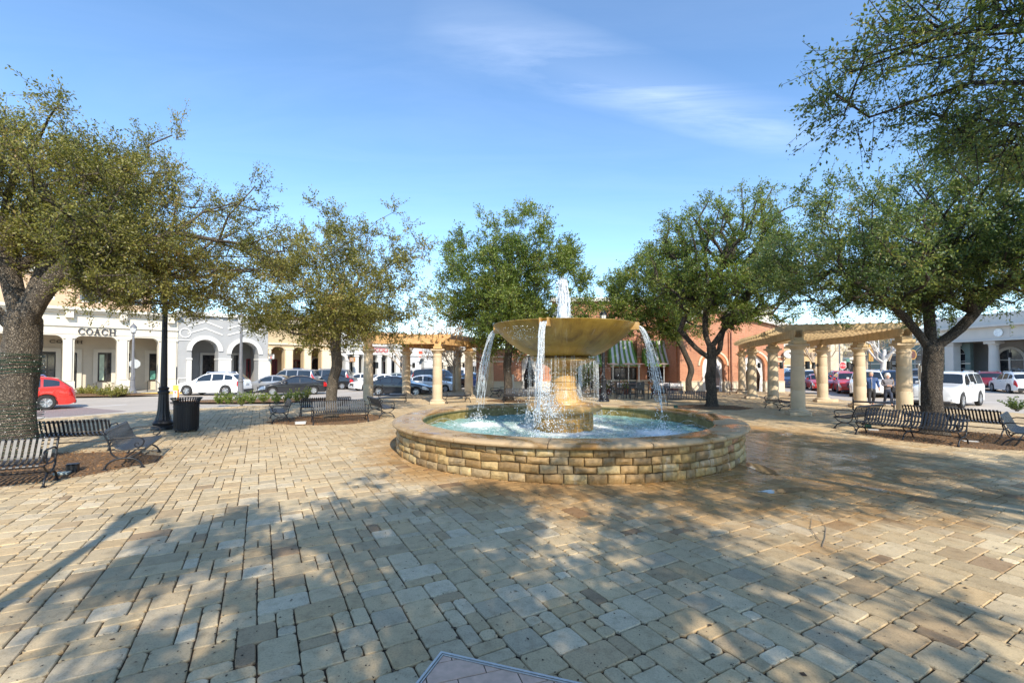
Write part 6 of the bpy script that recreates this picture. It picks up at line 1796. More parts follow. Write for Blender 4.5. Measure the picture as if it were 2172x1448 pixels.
# curtains drawn aside in the arches
cloth = mat('white_curtain', (.80, .78, .76), .85, .04, 2, .2, 20)
for (a, b_) in (cl, aR1, aR2):
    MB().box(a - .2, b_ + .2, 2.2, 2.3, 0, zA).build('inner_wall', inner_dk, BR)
    MB().box(a, b_, .5, 2.25, -.0, .03).build('sill', lime_tr, BR)
    R = (b_ - a) / 2; xc0 = (a + b_) / 2
    for sg in (-1, 1):
        V, Fs = [], []; nz_, nx_ = 14, 12
        for i in range(nz_ + 1):
            z = zA - .08 - (zA - .10) * i / nz_
            edge = R * .96 if z < zA - R else sqrt(max(.0001, R * R - (z - zA + R) ** 2)) * .96
            u = i / nz_
            inn = R * (.10 + .62 * (min(1, u / .55)) ** 1.4) if u < .55 else R * (.72 - .12 * (u - .55) / .45)
            inn = min(inn, edge * .9)
            for k in range(nx_ + 1):
                x = edge + (inn - edge) * k / nx_
                V.append((xc0 + sg * x, .24 + .045 * sin(k * 1.9 + u * 2), z))
        for i in range(nz_):
            for k in range(nx_): Fs.append((i * (nx_ + 1) + k, i * (nx_ + 1) + k + 1, (i + 1) * (nx_ + 1) + k + 1, (i + 1) * (nx_ + 1) + k))
        MB().add(V, Fs).build('curtain', cloth, BR, smooth=True)
# centre recess
YD = 3.4
def cxp(px): return bx(px, YD)
def czp(py): return PY(1086, py, YB + YD).z
C0, C1 = cxp(1180), cxp(1442)
bays = [(1183, 1232), (1244, 1273), (1294, 1350), (1371, 1418)]
bops = [(cxp(a), cxp(b_), .86 if i != 1 else .02, czp(779), 'rect') for i, (a, b_) in enumerate(bays)]
wall_open(MB(), X1, C1 + .3, .02, czp(640), YD, YD + .5, bops).build('centre_wall', brick_m, BR)
MB().box(X1 - .2, C1 + .6, YD - .35, YD + .6, czp(640), czp(632)).build('centre_cornice', white_tr, BR)
MB().box(X1 - .2, X1 + .1, .5, YD, 0, czp(690)).box(X2 - .1, X2 + .25, .5, YD, 0, gz).build('return_wall', brick_m, BR)
mb = MB()
for px in (1238, 1284, 1360): mb.box(cxp(px) - .42, cxp(px) + .42, YD - .28, YD, .86, czp(720))
mb.build('brick_pier', brick_m, BR)
mb = MB()
for px in (1238, 1284, 1360): mb.box(cxp(px) - .46, cxp(px) + .46, YD - .33, YD, 0, .86); mb.box(cxp(px) - .45, cxp(px) + .45, YD - .32, YD, czp(757), czp(755.5))
for (a, b_) in bays[2:]: mb.box(cxp(a), cxp(b_), YD - .08, YD + .52, .70, .86)
mb.box(cxp(1283) - .5, cxp(1283) + .5, YD - .35, YD, czp(712), czp(706)); mb.build('stone_base', lime_tr, BR)
for i, (a, b_) in enumerate(bays):
    window(BR, cxp(a), cxp(b_), .86 if i != 1 else .05, czp(779), YD + .2, dark_fr, 5 if i == 2 else 3, 2, .09)
# awnings: alternate green and white cloth strips with a green valance
grn = mat('awning_green', (.17, .30, .055), .8, .08, 3); wht = mat('awning_white', (.78, .78, .72), .8, .03, 3)
aw_l = ['green and white striped awning left of the lamp post, half hidden by the bowl', 'green and white striped awning between two brick piers, above the patio heaters', 'striped awning behind the falling water stream and oak leaves']
for j, (a, b_, py0, py1) in enumerate(((1235, 1277, 735, 778), (1292, 1351, 722, 777), (1366, 1424, 722, 777))):
    A = thing('awning', aw_l[j], 'awning', (0, YB + YD, 0), 0, 'green and white striped awnings')
    xa_, xb_ = (a - 1086) / F_PX * (YB + YD - .9), (b_ - 1086) / F_PX * (YB + YD - .9)
    zt_, zb_ = czp(py0), PY(1086, py1 - 6, YB + YD - 1.0).z
    zv = PY(1086, py1, YB + YD - 1.0).z
    n_ = 11 if j else 9
    for k in range(n_):
        u0, u1 = k / n_, (k + 1) / n_
        ix = .06
        tx0, tx1 = xa_ + .15 + (xb_ - xa_ - .3) * u0, xa_ + .15 + (xb_ - xa_ - .3) * u1
        bx0, bx1 = xa_ + (xb_ - xa_) * u0, xa_ + (xb_ - xa_) * u1
        pts = []
        for s in range(7):
            v = s / 6; y = -.04 - 1.15 * v ** 1.25; z = zt_ + (zb_ - zt_) * (v ** .85)
            pts.append(((tx0 + (bx0 - tx0) * v, y, z), (tx1 + (bx1 - tx1) * v, y, z)))
        V = [p for q in pts for p in q]
        MB().add(V, [(2 * i, 2 * i + 1, 2 * i + 3, 2 * i + 2) for i in range(6)]).build('cloth_strip', grn if k % 2 == 0 else wht, A)
    MB().box(xa_, xb_, -1.20, -1.175, zv, zb_ + .02).build('valance', grn, A)
    if j: text('TOMMASO ROMANO', A, (xa_ + xb_) / 2, -1.21, (zv + zb_) / 2, .20, wht, .004) if j == 1 else None
    mb = MB()
    for x_ in (xa_, xb_):
        mb.add([(x_, -.03, zt_), (x_, -.03, zb_), (x_, -1.19, zb_)], [(0, 1, 2)])
    mb.build('awning_side', grn, A)

# ---- far right: tan shops across the street, green arches, white colonnade
YT = 68
TB = thing('tan_building', 'tan and cream shops across the street between the brick corner and the couple', 'building', (0, YT, ROAD_Z), 0)
def tx(px): return XY(px, YT)
def tz(py): return PY(1086, py, YT).z - ROAD_Z
wall_open(MB(), tx(1650), tx(1752), SW, tz(735), 0, .5, [(tx(1668), tx(1683), SW, tz(775), 'rect'), (tx(1700), tx(1726), SW, tz(774), 'rect')]).build('wall', tan, TB)
MB().box(tx(1650), tx(1752), -.4, .6, tz(735), tz(729)).box(tx(1650), tx(1752), -.1, 0, tz(776), tz(774)).box(tx(1650), tx(1752), -.06, .0, tz(800), tz(783)).build('cornice', cream2, TB)
rf = mat('roof_tiles', (.40, .33, .29), .85, .2, 1.2, .4, 8)
MB().add([(tx(1650), -.5, tz(750)), (tx(1740), -.5, tz(750)), (tx(1725), 5, tz(730)), (tx(1655), 5, tz(730))], [(0, 1, 2, 3)]).build('roof', rf, TB)
window(TB, tx(1700), tx(1726), SW, tz(785), .2, cream2, 2, 1, .2); window(TB, tx(1668), tx(1683), SW, tz(785), .2, cream2, 2, 1, .2)
stone_c = mat('rubble_stone', (.62, .52, .38), .85, .2, 2.5, .6, 6)
MB().box(tx(1752), tx(1779), -1.0, .8, SW, tz(700)).build('stone_tower', stone_c, TB)
wall_open(MB(), tx(1779), tx(1845), SW, tz(726), 0, .5, [(tx(1784), tx(1812), SW, tz(766), 'rect'), (tx(1818), tx(1838), SW, tz(768), 'rect')]).build('wall', cream, TB)
MB().box(tx(1779), tx(1845), -.5, .5, tz(728), tz(720)).box(tx(1779), tx(1845), -1.0, 0, tz(763), tz(758)).build('cornice', cream2, TB)
MB().box(tx(1780), tx(1808), -.2, 0, tz(756), tz(745)).build('sign_board', mat('patterned_board', (.10, .09, .08), .6, .9, 6), TB)
window(TB, tx(1784), tx(1812), SW, tz(770), .2, dark_fr, 3, 1, .2); window(TB, tx(1818), tx(1838), SW, tz(772), .2, dark_fr, 2, 1, .2)
MB().box(tx(1640), tx(1850), 6, 14, SW, tz(727)).build('rear_wall', cream, TB)
# oval sign on the brick corner
ov = thing('oval_sign', 'white oval sign with dark rim hanging right of the brick corner', 'sign', (XY(1676, YB - .3), YB - .3, PY(1676, 751, YB).z), 0)
def oval(rx, rz, y0, y1, name, m):
    V = [(rx * cos(2 * pi * k / 28), y, rz * sin(2 * pi * k / 28)) for y in (y0, y1) for k in range(28)]
    MB().add(V, [tuple(range(28)), tuple(range(55, 27, -1))] + [(k, (k + 1) % 28, 28 + (k + 1) % 28, 28 + k) for k in range(28)]).build(name, m, ov)
oval(.52, .36, 0, .08, 'sign_rim', greyt); oval(.47, .31, -.015, .0, 'sign_board', white_tr)
text('US', ov, 0, -.03, 0, .40, greyt, .005)
mb = MB(); mb.tube([(-.3, .05, -.3), (-.62, .05, -.75)], .03, 5); mb.build('bracket', dark_fr, ov)

GB_ = thing('green_building', 'green-grey shopfront with tall arched windows behind the walking couple', 'building', (50.5, 62.5, ROAD_Z), radians(-78))
# local x runs towards the camera (right in the picture)
gw = 10.5
def gz_(py): return PY(1900, py, 58).z - ROAD_Z
wall_open(MB(), -2, gw, SW, gz_(705), 0, .5, [(.4, 3.2, 1.0, gz_(738), 'arch'), (4.4, 7.2, 1.0, gz_(738), 'arch'), (8.0, 10.0, 1.0, gz_(738), 'arch')]).build('wall', teal, GB_)
for x_ in (.4, 4.4): window(GB_, x_, x_ + 2.8, 1.0, gz_(738), .2, white_tr, 3, 4, .10, arch=True, trim=white_tr, trw=.12)
window(GB_, 8.0, 10.0, 1.0, gz_(738), .2, white_tr, 2, 4, .10, arch=True, trim=white_tr, trw=.12)
MB().box(-2, gw, -.3, .5, gz_(705), gz_(698)).box(-2, gw, -.08, 0, gz_(772), gz_(770)).build('cornice', cream2, GB_)
vs_ = thing('vertical_sign', 'orange vertical sign with dark letters left of the walking couple', 'sign', (XY(1848, 50), 50, PY(1848, 766, 50).z), 0)
hv = PY(1848, 730, 50).z - PY(1848, 766, 50).z
MB().box(-.24, .24, 0, .1, 0, hv).build('sign_board', mat('sign_amber', (.45, .25, .06), .5), vs_)
for k, ch in enumerate('TONIC'): text(ch, vs_, 0, -.01, hv * (.88 - k * .19), .36, sign_dk, .004)
mb = MB(); mb.tube([(0, .15, -1.2 - 0), (0, .15, hv)], .05, 6); mb.tube([(0, .15, -3.7), (0, .15, 0)], .06, 6); mb.build('pole', dark_fr, vs_)
p = thing('pendant_sign', 'round brown and gold hanging sign left of the thick right trunk', 'sign', (XY(1937, 46), 46, PY(1937, 752, 46).z), 0)
for (rx, rz, y0, y1, nmx, m_) in ((.36, .50, 0, .06, 'sign_rim', mat('sign_amber', (.45, .25, .06), .5)), (.27, .40, -.01, 0, 'sign_board', mat('sign_brown', (.12, .05, .04), .5))):
    V = [(rx * cos(2 * pi * k / 24), y, rz * sin(2 * pi * k / 24)) for y in (y0, y1) for k in range(24)]
    MB().add(V, [tuple(range(24)), tuple(range(47, 23, -1))] + [(k, (k + 1) % 24, 24 + (k + 1) % 24, 24 + k) for k in range(24)]).build(nmx, m_, p)
mb = MB(); mb.tube([(.2, .03, .35), (.9, .03, 1.0)], .03, 5); mb.tube([(.9, .03, -4), (.9, .03, 1.0)], .05, 6); mb.build('post', dark_fr, p)

WB = thing('white_colonnade', 'off-white building with round columns at the right edge behind the parked cars', 'building', (51.3, 54.0, ROAD_Z), radians(-86))
WW = 22
cst = mat('offwhite_stucco', (.60, .575, .53), .85, .05, 1, .2); hw = PY(2130, 722, 48).z - ROAD_Z
for k, x_ in enumerate((.6, 4.9, 9.2, 13.4, 17.6)):
    if k == 0:
        MB().bbox(x_ - .5, x_ + .5, .0, .95, SW, hw - .35, .03).bbox(x_ - .6, x_ + .6, -.1, 1.05, hw - .35, hw, .04).build('column_shaft', cst, WB)
    else:
        MB().lathe([(.48, SW), (.50, .4), (.46, .5), (.45, 2.2), (.40, hw - .7), (.44, hw - .66), (.44, hw - .58), (.40, hw - .54), (.50, hw - .3)], 24, c=(x_, .5, 0)).bbox(x_ - .58, x_ + .58, -.08, 1.08, hw - .3, hw, .03).build('column_shaft', cst, WB, smooth=40)
MB().box(-.4, WW, -.1, 1.1, hw, hw + 1.5).box(-.5, WW, -.3, 1.2, hw + .0, hw + .14).box(-.7, WW, -.7, 1.3, hw + 1.5, hw + 1.75).box(-.6, WW, -.4, 1.3, hw + 1.75, hw + 2.9).build('entablature', cst, WB)
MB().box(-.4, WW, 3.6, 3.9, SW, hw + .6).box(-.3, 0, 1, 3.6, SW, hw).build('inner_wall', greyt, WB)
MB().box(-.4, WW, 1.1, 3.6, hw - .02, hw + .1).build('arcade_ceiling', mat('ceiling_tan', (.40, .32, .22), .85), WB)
window(WB, 2.6, 5.4, .2, hw - .7, 3.55, cst, 2, 3, .14, arch=True, trim=cst, trw=.15)
window(WB, 7.2, 9.6, .2, hw - 1.0, 3.55, cst, 1, 2, .22, trim=cst, trw=.3)
window(WB, 11.6, 14.2, .2, hw - 1.0, 3.55, cst, 1, 2, .22, trim=cst, trw=.3)
window(WB, 15.6, 18.4, .2, hw - 1.0, 3.55, cst, 2, 2, .22, trim=cst, trw=.3)
MB().box(8.0, 9.3, 3.42, 3.46, .6, hw * .55).build('window_poster', mat('poster_red', (.85, .035, .01), .5, .05), WB, label='bright red window poster')
for k, s_ in enumerate(('E LOFT', 'E LOAN')): text(s_, WB, 8.65, 3.40, hw * .46 - k * .32, .30, mat('poster_text', (.95, .35, .05), .5), .003)
for k in range(6): MB().box(12.6, 12.75, 3.42, 3.45, .5 + k * .4, .7 + k * .4).build('light_strip', mat('strip_cream', (.7, .6, .35), .5), WB)
rl = MB(); 
for (x_, z_) in ((6.2, hw + .85),): rl.lathe([(0, 0), (.42, 0), (.42, .06), (0, .06)], 20)
rl.build('round_badge', mat('badge_white', (.80, .86, .92), .4), WB, loc=(5.9, -.16, hw + .85)).rotation_euler = (pi / 2, 0, 0)
MB().box(-12, WW, -5, 3.7, 0, SW).build('sidewalk', kerb_m, WB, kind='structure')
MB().box(-.4, .0, 1.2, 14, SW, hw + 2.0).build('side_wall', cst, WB)
# ================================================================== CARS
def paint(name, col, metal=.0, rough=.28):
    return mat(name, col, rough, .03, 2, 0, metal=metal, coat=.8, spec=.5)
car_glass = mat('car_glass', (.018, .024, .03), .04, .3, 1.2, 0, spec=.9)
tyre_m = mat('tyre', (.022, .021, .021), .8, .2, 12, .2); rim_m = mat('alloy_rim', (.55, .55, .56), .3, .05, 4, 0, metal=.8)
trim_m = mat('black_plastic', (.025, .025, .027), .55, .1, 8, .1); chrome = mat('chrome', (.75, .76, .78), .12, .03, 3, 0, metal=1)
red_l = mat('tail_lamp', (.48, .015, .015), .15, .1, 6, 0, coat=.6); wht_l = mat('head_lamp', (.62, .64, .66), .08, .15, 9, 0, coat=.8); plate_m = mat('number_plate', (.70, .70, .66), .5, .1, 30, 0)
KINDS_ = {
 'sedan': dict(L=4.75, W=.90, wr=.33, wx=(.92, 3.72), top=[(0, .52), (.04, .66), (.18, .72), (.7, .86), (1.25, .95), (1.42, .98), (2.15, 1.36), (2.5, 1.43), (3.0, 1.435), (3.4, 1.37), (4.05, 1.10), (4.2, 1.08), (4.6, 1.05), (4.71, .95), (4.75, .60)],
               belt=[(0, .50), (.18, .68), (1.3, .90), (2.5, .94), (4.1, 1.0), (4.7, .90), (4.75, .58)], ws=(1.42, 2.15), rw=(3.45, 4.08), side=(1.75, 4.0), pil=(2.75, 3.62), zb=.20),
 'crossover': dict(L=4.85, W=.94, wr=.37, wx=(.95, 3.78), top=[(0, .58), (.04, .78), (.2, .88), (.8, 1.02), (1.15, 1.08), (1.32, 1.12), (2.05, 1.57), (2.5, 1.68), (3.3, 1.685), (4.0, 1.60), (4.2, 1.54), (4.62, 1.16), (4.76, 1.05), (4.83, .85), (4.85, .55)],
               belt=[(0, .55), (.2, .82), (1.25, 1.02), (2.6, 1.08), (4.3, 1.18), (4.7, 1.02), (4.85, .54)], ws=(1.32, 2.08), rw=(4.22, 4.62), side=(1.7, 4.25), pil=(2.72, 3.62), zb=.24),
 'suv': dict(L=5.15, W=1.0, wr=.40, wx=(.98, 3.95), top=[(0, .62), (.04, 1.0), (.14, 1.08), (.9, 1.17), (1.3, 1.22), (1.42, 1.25), (1.95, 1.74), (2.3, 1.86), (3.2, 1.885), (4.5, 1.85), (4.75, 1.80), (5.0, 1.25), (5.08, 1.12), (5.13, .95), (5.15, .55)],
               belt=[(0, .60), (.14, 1.0), (1.35, 1.17), (2.6, 1.20), (4.8, 1.22), (5.08, 1.08), (5.15, .54)], ws=(1.42, 1.98), rw=(4.77, 5.0), side=(1.62, 4.72), pil=(2.55, 3.55), zb=.28),
}
def interp(tab, x): return float(np.interp(x, [t[0] for t in tab], [t[1] for t in tab]))
CARS = {}
def car(kind, label, px, Y, heading, pm, group='cars parked along the street', rack=False, pickup=False, z=ROAD_Z, emblem=True, name=None, X=None):
    K = KINDS_[kind]; L, W, wr = K['L'], K['W'], K['wr']
    nmc = name or {'sedan': 'parked_sedan', 'crossover': 'parked_crossover', 'suv': 'parked_suv'}[kind]
    cat_ = {'sedan': 'car', 'crossover': 'car', 'suv': 'suv'}[kind]
    t = thing(nmc, label, 'pickup' if pickup else cat_, ((XY(px, Y) if X is None else X), Y, z), heading, group)
    key = (kind, pickup)
    if key not in CARS:
        xs = sorted(set([round(v, 3) for v in list(np.arange(.0, L, .075)) + [L, .02, L - .02, K['ws'][0], K['ws'][1], K['rw'][0], K['rw'][1], K['pil'][0] - .045, K['pil'][0] + .045, K['pil'][1] - .045, K['pil'][1] + .045, K['side'][0], K['side'][1]]]))
        top = list(K['top'])
        if pickup: top = [p for p in K['top'] if p[0] < 3.2] + [(3.3, 1.86), (3.62, 1.28), (3.66, 1.22), (5.5, 1.22), (5.55, 1.0), (5.58, .55)]
        if pickup:
            L = 5.58; xs = sorted(set([x for x in xs if x < 5.1] + [5.2, 5.3, 5.4, 5.5, 5.55, 5.58]))
        rows = 13; V = []; info = []
        for x in xs:
            zt_ = interp(top, x); zb_ = min(interp(K['belt'] if not pickup else [(0, .6), (.14, 1.0), (1.35, 1.17), (5.5, 1.18), (5.58, .54)], x), zt_ - .015)
            e = min(x, L - x); tap = 1 - .16 * max(0, 1 - e / .42) ** 2.2 - .03 * max(0, 1 - e / 1.4)
            w = W * tap
            low = K['zb'] + .10 * max(0, 1 - e / .25)
            arch = low
            for wxx in K['wx']:
                d = abs(x - wxx)
                if d < wr * 1.16: arch = max(arch, wr + sqrt((wr * 1.16) ** 2 - d * d))
            gh = zt_ - zb_
            wr_ = w - .035 - gh * .30 if gh > .12 else w - .10
            cor = min(.10, gh * .35 + .01)
            zm = zb_ - (zb_ - low) * .45
            pts = [(0, low), (w - .24, low), (w - .235, arch), (w - .02, arch), (w, max(arch + .01, min(zm, zb_ - .02))), (w + .0, max(arch + .02, zb_ - .12)), (w - .03, max(arch + .03, zb_)),
                   (w - .055, max(zb_ + .008, arch + .04)), (wr_ + .02, max(zt_ - cor, zb_ + .010)), (wr_ - .05, max(zt_ - cor * .25, zb_ + .012)), (wr_ - .16, zt_ + .002 * (gh > .1)), (wr_ * .5, zt_ + .018), (0, zt_ + .025)]
            for (y, z_) in pts: V.append((x, y, z_)); info.append(None)
        nR = len(pts); F_ = {'body': [], 'windscreen': [], 'rear_window': [], 'side_window': [], 'headlight': [], 'tail_light': []}
        def add(key_, q): F_[key_].append(q)
        quads = []
        for i in range(len(xs) - 1):
            xm_ = (xs[i] + xs[i + 1]) / 2
            for k in range(nR - 1):
                q = (i * nR + k, i * nR + k + 1, (i + 1) * nR + k + 1, (i + 1) * nR + k)
                kd = 'body'; gh = interp(top, xm_) - interp(K['belt'], xm_)
                if k == 7 and gh > .17 and K['side'][0] < xm_ < (3.3 if pickup else K['side'][1]) and all(abs(xm_ - p_) > .046 for p_ in (K['pil'] if not pickup else K['pil'][:1])): kd = 'side_window'
                if k >= 9 and K['ws'][0] < xm_ < K['ws'][1]: kd = 'windscreen'
                if k >= 9 and not pickup and K['rw'][0] < xm_ < K['rw'][1]: kd = 'rear_window'
                if k in (4, 5) and .03 < xm_ < .42: kd = 'headlight'
                if k in (4, 5, 6) and (L - .30) < xm_ < L - .02: kd = 'tail_light'
                if kind == 'suv' and k in (6, 7) and not pickup and L - .36 < xm_ < L - .06: kd = 'tail_light'
                quads.append((kd, q))
        N0 = len(V)
        V2 = V + [(x, -y, z_) for (x, y, z_) in V]
        def mk(kd, side=0, x0=-1, x1=99):
            fs = []
            for k_, q in quads:
                if k_ == kd and x0 <= V[q[0]][0] < x1:
                    if side >= 0: fs.append(q[::-1])
                    if side <= 0: fs.append(tuple(i + N0 for i in q))
            if not fs: return None
            if kd == 'body':
                nL = len(xs) - 1
                fs.append(tuple(range(nR)) ); fs.append(tuple(N0 + k for k in range(nR - 1, -1, -1)))
                fs.append(tuple(nL * nR + k for k in range(nR - 1, -1, -1))); fs.append(tuple(N0 + nL * nR + k for k in range(nR)))
            used = sorted({i for f in fs for i in f}); mp_ = {u: i for i, u in enumerate(used)}
            vs_ = [V2[u] for u in used]
            me = MB(); me.v = vs_; me.f = [tuple(mp_[i] for i in f) for f in fs]
            m2 = me.mesh(kd, None)
            m2.polygons.foreach_set('use_smooth', [True] * len(m2.polygons)); m2.set_sharp_from_angle(angle=radians(38))
            return m2
        parts = []
        for kd in F_:
            if kd == 'side_window':
                for sd in (1, -1):
                    for a_, b_ in ((0, K['pil'][0]), (K['pil'][0], K['pil'][1]), (K['pil'][1], 9)): parts.append((kd, mk(kd, sd, a_, b_)))
            elif kd in ('headlight', 'tail_light'): parts += [(kd, mk(kd, 1)), (kd, mk(kd, -1))]
            else: parts.append((kd, mk(kd)))
        parts = [p_ for p_ in parts if p_[1] is not None]
        # wheels
        wm = MB().lathe([(wr * .62, -.11), (wr * .9, -.115), (wr * .985, -.09), (wr, -.05), (wr, .05), (wr * .985, .09), (wr * .9, .115), (wr * .66, .105), (wr * .64, .08)], 28)
        wm.v = [(x, z_, y) for x, y, z_ in wm.v]; tyre = wm.mesh('tyre', tyre_m, 40)
        rm = MB().lathe([(wr * .66, .085), (wr * .63, .10), (wr * .60, .07), (wr * .58, -.02), (.01, -.03)], 28)
        rm.v = [(x, z_, y) for x, y, z_ in rm.v]
        sp_ = MB()
        for k in range(5 if kind != 'suv' else 6):
            a = 2 * pi * k / (5 if kind != 'suv' else 6)
            for da in (-.16, .16):
                c0, c1 = a + da * .5, a + da
                M = [(.06 * cos(c0), .075, .06 * sin(c0)), (wr * .62 * cos(c1), .088, wr * .62 * sin(c1))]
                rm.tube(M, [wr * .085, wr * .06], 4)
        rm.lathe([(.001, .095), (.07, .09), (.075, .06)], 10); 
        n0 = len(rm.v) - 30
        rm.v[n0:] = [(x, z_, y) for x, y, z_ in rm.v[n0:]]
        rim = rm.mesh('rim', rim_m, 40)
        dk = MB().lathe([(.001, .0), (wr * .6, 0)], 20); dk.v = [(x, z_ + .0, y) for x, y, z_ in dk.v]; disc_ = dk.mesh('brake_disc', trim_m)
        CARS[key] = (parts, tyre, rim, disc_, L)
    parts, tyre, rim, disc_, L = CARS[key]
    mm = {'body': pm, 'windscreen': car_glass, 'rear_window': car_glass, 'side_window': car_glass, 'headlight': wht_l, 'tail_light': red_l}
    base = Matrix.Translation((-L / 2, 0, 0))
    FL = Matrix.Rotation(pi, 4, 'Z')            # mesh nose is at x=0; turn so that local +x is forward
    for kd, me in parts:
        if len(me.polygons) == 0: continue
        m2 = me.copy() if kd == 'body' else me
        if kd == 'body': m2.materials.clear(); m2.materials.append(pm)
        elif len(me.materials) == 0: me.materials.append(mm[kd])
        part(kd, m2, t, FL @ base)
    for wxx in K['wx']:
        for sg in (-1, 1):
            M = FL @ base @ Matrix.Translation((wxx, sg * (W - .105), wr)) @ Matrix.Rotation(0 if sg > 0 else pi, 4, 'Z')
            w_ = part('wheel', tyre, t, M); r_ = part('rim', rim, w_)
    def lb(*a): mb = MB(); mb.bbox(*a); mb.v = [tuple((FL @ base) @ Vector(v)) for v in mb.v]; return mb
    zt0 = .62 if kind == 'sedan' else (.86 if kind == 'suv' else .72)
    g = lb(-.02, .05, -W * .42, W * .42, zt0 - .24, zt0 + .02, .02); g.build('grille', trim_m, t)
    for k in range(3):
        s = lb(-.035, -.012, -W * .40, W * .40, zt0 - .21 + k * .075, zt0 - .19 + k * .075, .004); s.build('grille_bar', chrome, t)
    lb(-.035, -.01, -.17, .17, .36, .47, .004).build('number_plate', plate_m, t)
    lb(L - .0, L + .025, -.17, .17, .62 if kind == 'sedan' else .80, .74 if kind == 'sedan' else .92, .004).build('number_plate', plate_m, t)
    lb(-.02, .06, -W * .75, W * .75, .22, .34, .03).build('bumper', trim_m if kind != 'sedan' else pm, t)
    lb(L - .08, L + .03, -W * .8, W * .8, .28, .48, .04).build('bumper', trim_m if kind != 'sedan' else pm, t)
    mb = MB()
    for sg in (-1, 1): mb.bbox(.98, L - 1.35, sg * (W - .05) - .03, sg * (W - .05) + .03, K['zb'] - .0, K['zb'] + .10, .015)
    mb.v = [tuple((FL @ base) @ Vector(v)) for v in mb.v]; mb.build('side_sill', trim_m, t)
    for sg in (-1, 1):
        xw = K['ws'][0] + .38; zb_ = interp(K['belt'], xw)
        mb = MB().bbox(xw - .05, xw + .10, sg * (W + .11) - .09, sg * (W + .11) + .09, zb_ + .02, zb_ + .17, .035); mb.v = [tuple((FL @ base) @ Vector(v)) for v in mb.v]; mb.build('mirror', pm, t)
        for k, xh in enumerate((K['pil'][0] - .16, K['pil'][1] - .16)):
            zb_ = interp(K['belt'], xh); mb = MB().bbox(xh - .1, xh + .1, sg * (W + .005) - .014, sg * (W + .005) + .014, zb_ - .14, zb_ - .105, .008); mb.v = [tuple((FL @ base) @ Vector(v)) for v in mb.v]; mb.build('door_handle', chrome if kind != 'sedan' else pm, t)
    if kind != 'sedan':
        zr = interp(K['top'], 3); mb = MB()
        for sg in (-1, 1): mb.tube([(2.2, sg * (W - .30), zr - .03), (2.3, sg * (W - .30), zr + .06), (L - 1.2 if not pickup else 3.0, sg * (W - .30), zr + .05), (L - 1.1 if not pickup else 3.1, sg * (W - .30), zr - .05)], .022, 5)
        if rack:
            for x in (2.5, 3.1, 3.9): mb.box(x, x + .08, -W + .28, W - .28, zr + .06, zr + .10)
        mb.v = [tuple((FL @ base) @ Vector(v)) for v in mb.v]; mb.build('roof_rail', chrome if not rack else trim_m, t)
    return t
W_ = paint('white_paint', (.80, .80, .79)); R_ = paint('red_paint', (.62, .035, .025)); DR = paint('dark_red_paint', (.22, .012, .02), .2); BK = paint('black_paint', (.012, .013, .017)); NV = paint('navy_paint', (.012, .018, .045), .2)
SV = paint('silver_paint', (.42, .43, .44), .5, .32); GY = paint('grey_paint', (.20, .21, .22), .4, .3); GN = paint('green_grey_paint2', (.36, .40, .38), .4); DB = paint('dark_blue_paint', (.03, .045, .10), .2); BL = paint('blue_paint', (.04, .09, .26), .2)
H = radians
# left side
car('crossover', 'bright red crossover cut off by the wire-wrapped left trunk, its tail towards the cream shop', 17, 22.4, H(225), R_, name='red_crossover')
car('crossover', 'white crossover in side view in front of the two white arches', 456, 34.4, H(181), W_)
car('sedan', 'silver-grey sedan between the white crossover and the black sedan', 578, 37.6, H(182), SV)
car('sedan', 'black sedan with its nose turned left towards the camera, above the shrub strip', 622, 34.8, H(212), BK)
car('suv', 'long silver-white suv behind the black sedan, left of the bent trunk', 618, 42.0, H(180), W_ if False else SV)
car('suv', 'grey suv partly behind the bent trunk, beyond the silver one', 690, 43.5, H(184), GY)
car('sedan', 'black sedan whose tail shows right of the bent trunk', 702, 43.0, H(182), BK)
car('sedan', 'white sedan seen from the side between the bent trunk and the first pergola column', 762, 47.0, H(182), W_)
car('sedan', 'white sedan with its nose to the camera right of the first pergola column', 800, 41.5, H(222), W_)
car('sedan', 'grey-green sedan roof above the black sedan at the striped column', 836, 49.0, H(186), GN)
car('crossover', 'grey crossover among the far parked cars behind the striped column', 862, 55.5, H(186), GY)
car('crossover', 'dark red crossover far back between the striped and the sunlit columns', 884, 59.0, H(190), DR)
car('sedan', 'black sedan in side view behind the bare young tree, tail to the left', 850, 33.9, H(-6), BK)
car('sedan', 'white sedan behind the striped pergola column, nose to the right', 912, 37.8, H(-4), W_)
car('suv', 'black suv with roof rack behind the white sedan at the sunlit column', 930, 42.0, H(-28), BK, rack=True)
car('suv', 'white pickup behind the bare tree with dry leaves', 982, 50.0, H(0), W_, pickup=True)
car('sedan', 'dark blue sedan between the leaf-shaded column and the brick corner', 1006, 46.0, H(-40), BL)
# right side
car('suv', 'white suv beside the brick corner, behind the dark crossover', 1684, 57.0, H(255), W_)
car('crossover', 'dark blue-grey crossover facing the camera beside the brick corner', 1682, 46.5, H(238), DB)
car('crossover', 'light grey crossover with dark side windows behind the low red sedan', 1722, 50.5, H(232), SV)
car('sedan', 'red sedan facing the camera between the two nearest columns', 1738, 41.5, H(245), R_)
car('crossover', 'second red car seen above the bonnet of the red suv', 1784, 46.0, H(245), R_)
car('crossover', 'red crossover with a patterned dark grille facing the camera', 1800, 37.2, H(240), R_)
car('suv', 'white pickup with a big bright grille beside the red crossover', 1838, 33.6, H(232), W_, pickup=True)
car('suv', 'silver suv parked behind the walking couple', 1862, 37.5, H(238), SV)
car('suv', 'dark blue suv behind the woman in the grey jacket', 1898, 33.0, H(235), DB)
car('sedan', 'silver sedan between the sunlit column and the thick right trunk', 1946, 31.0, H(228), SV)
car('suv', 'far grey suv roof left of the thick right trunk', 1952, 46.0, H(225), GY)
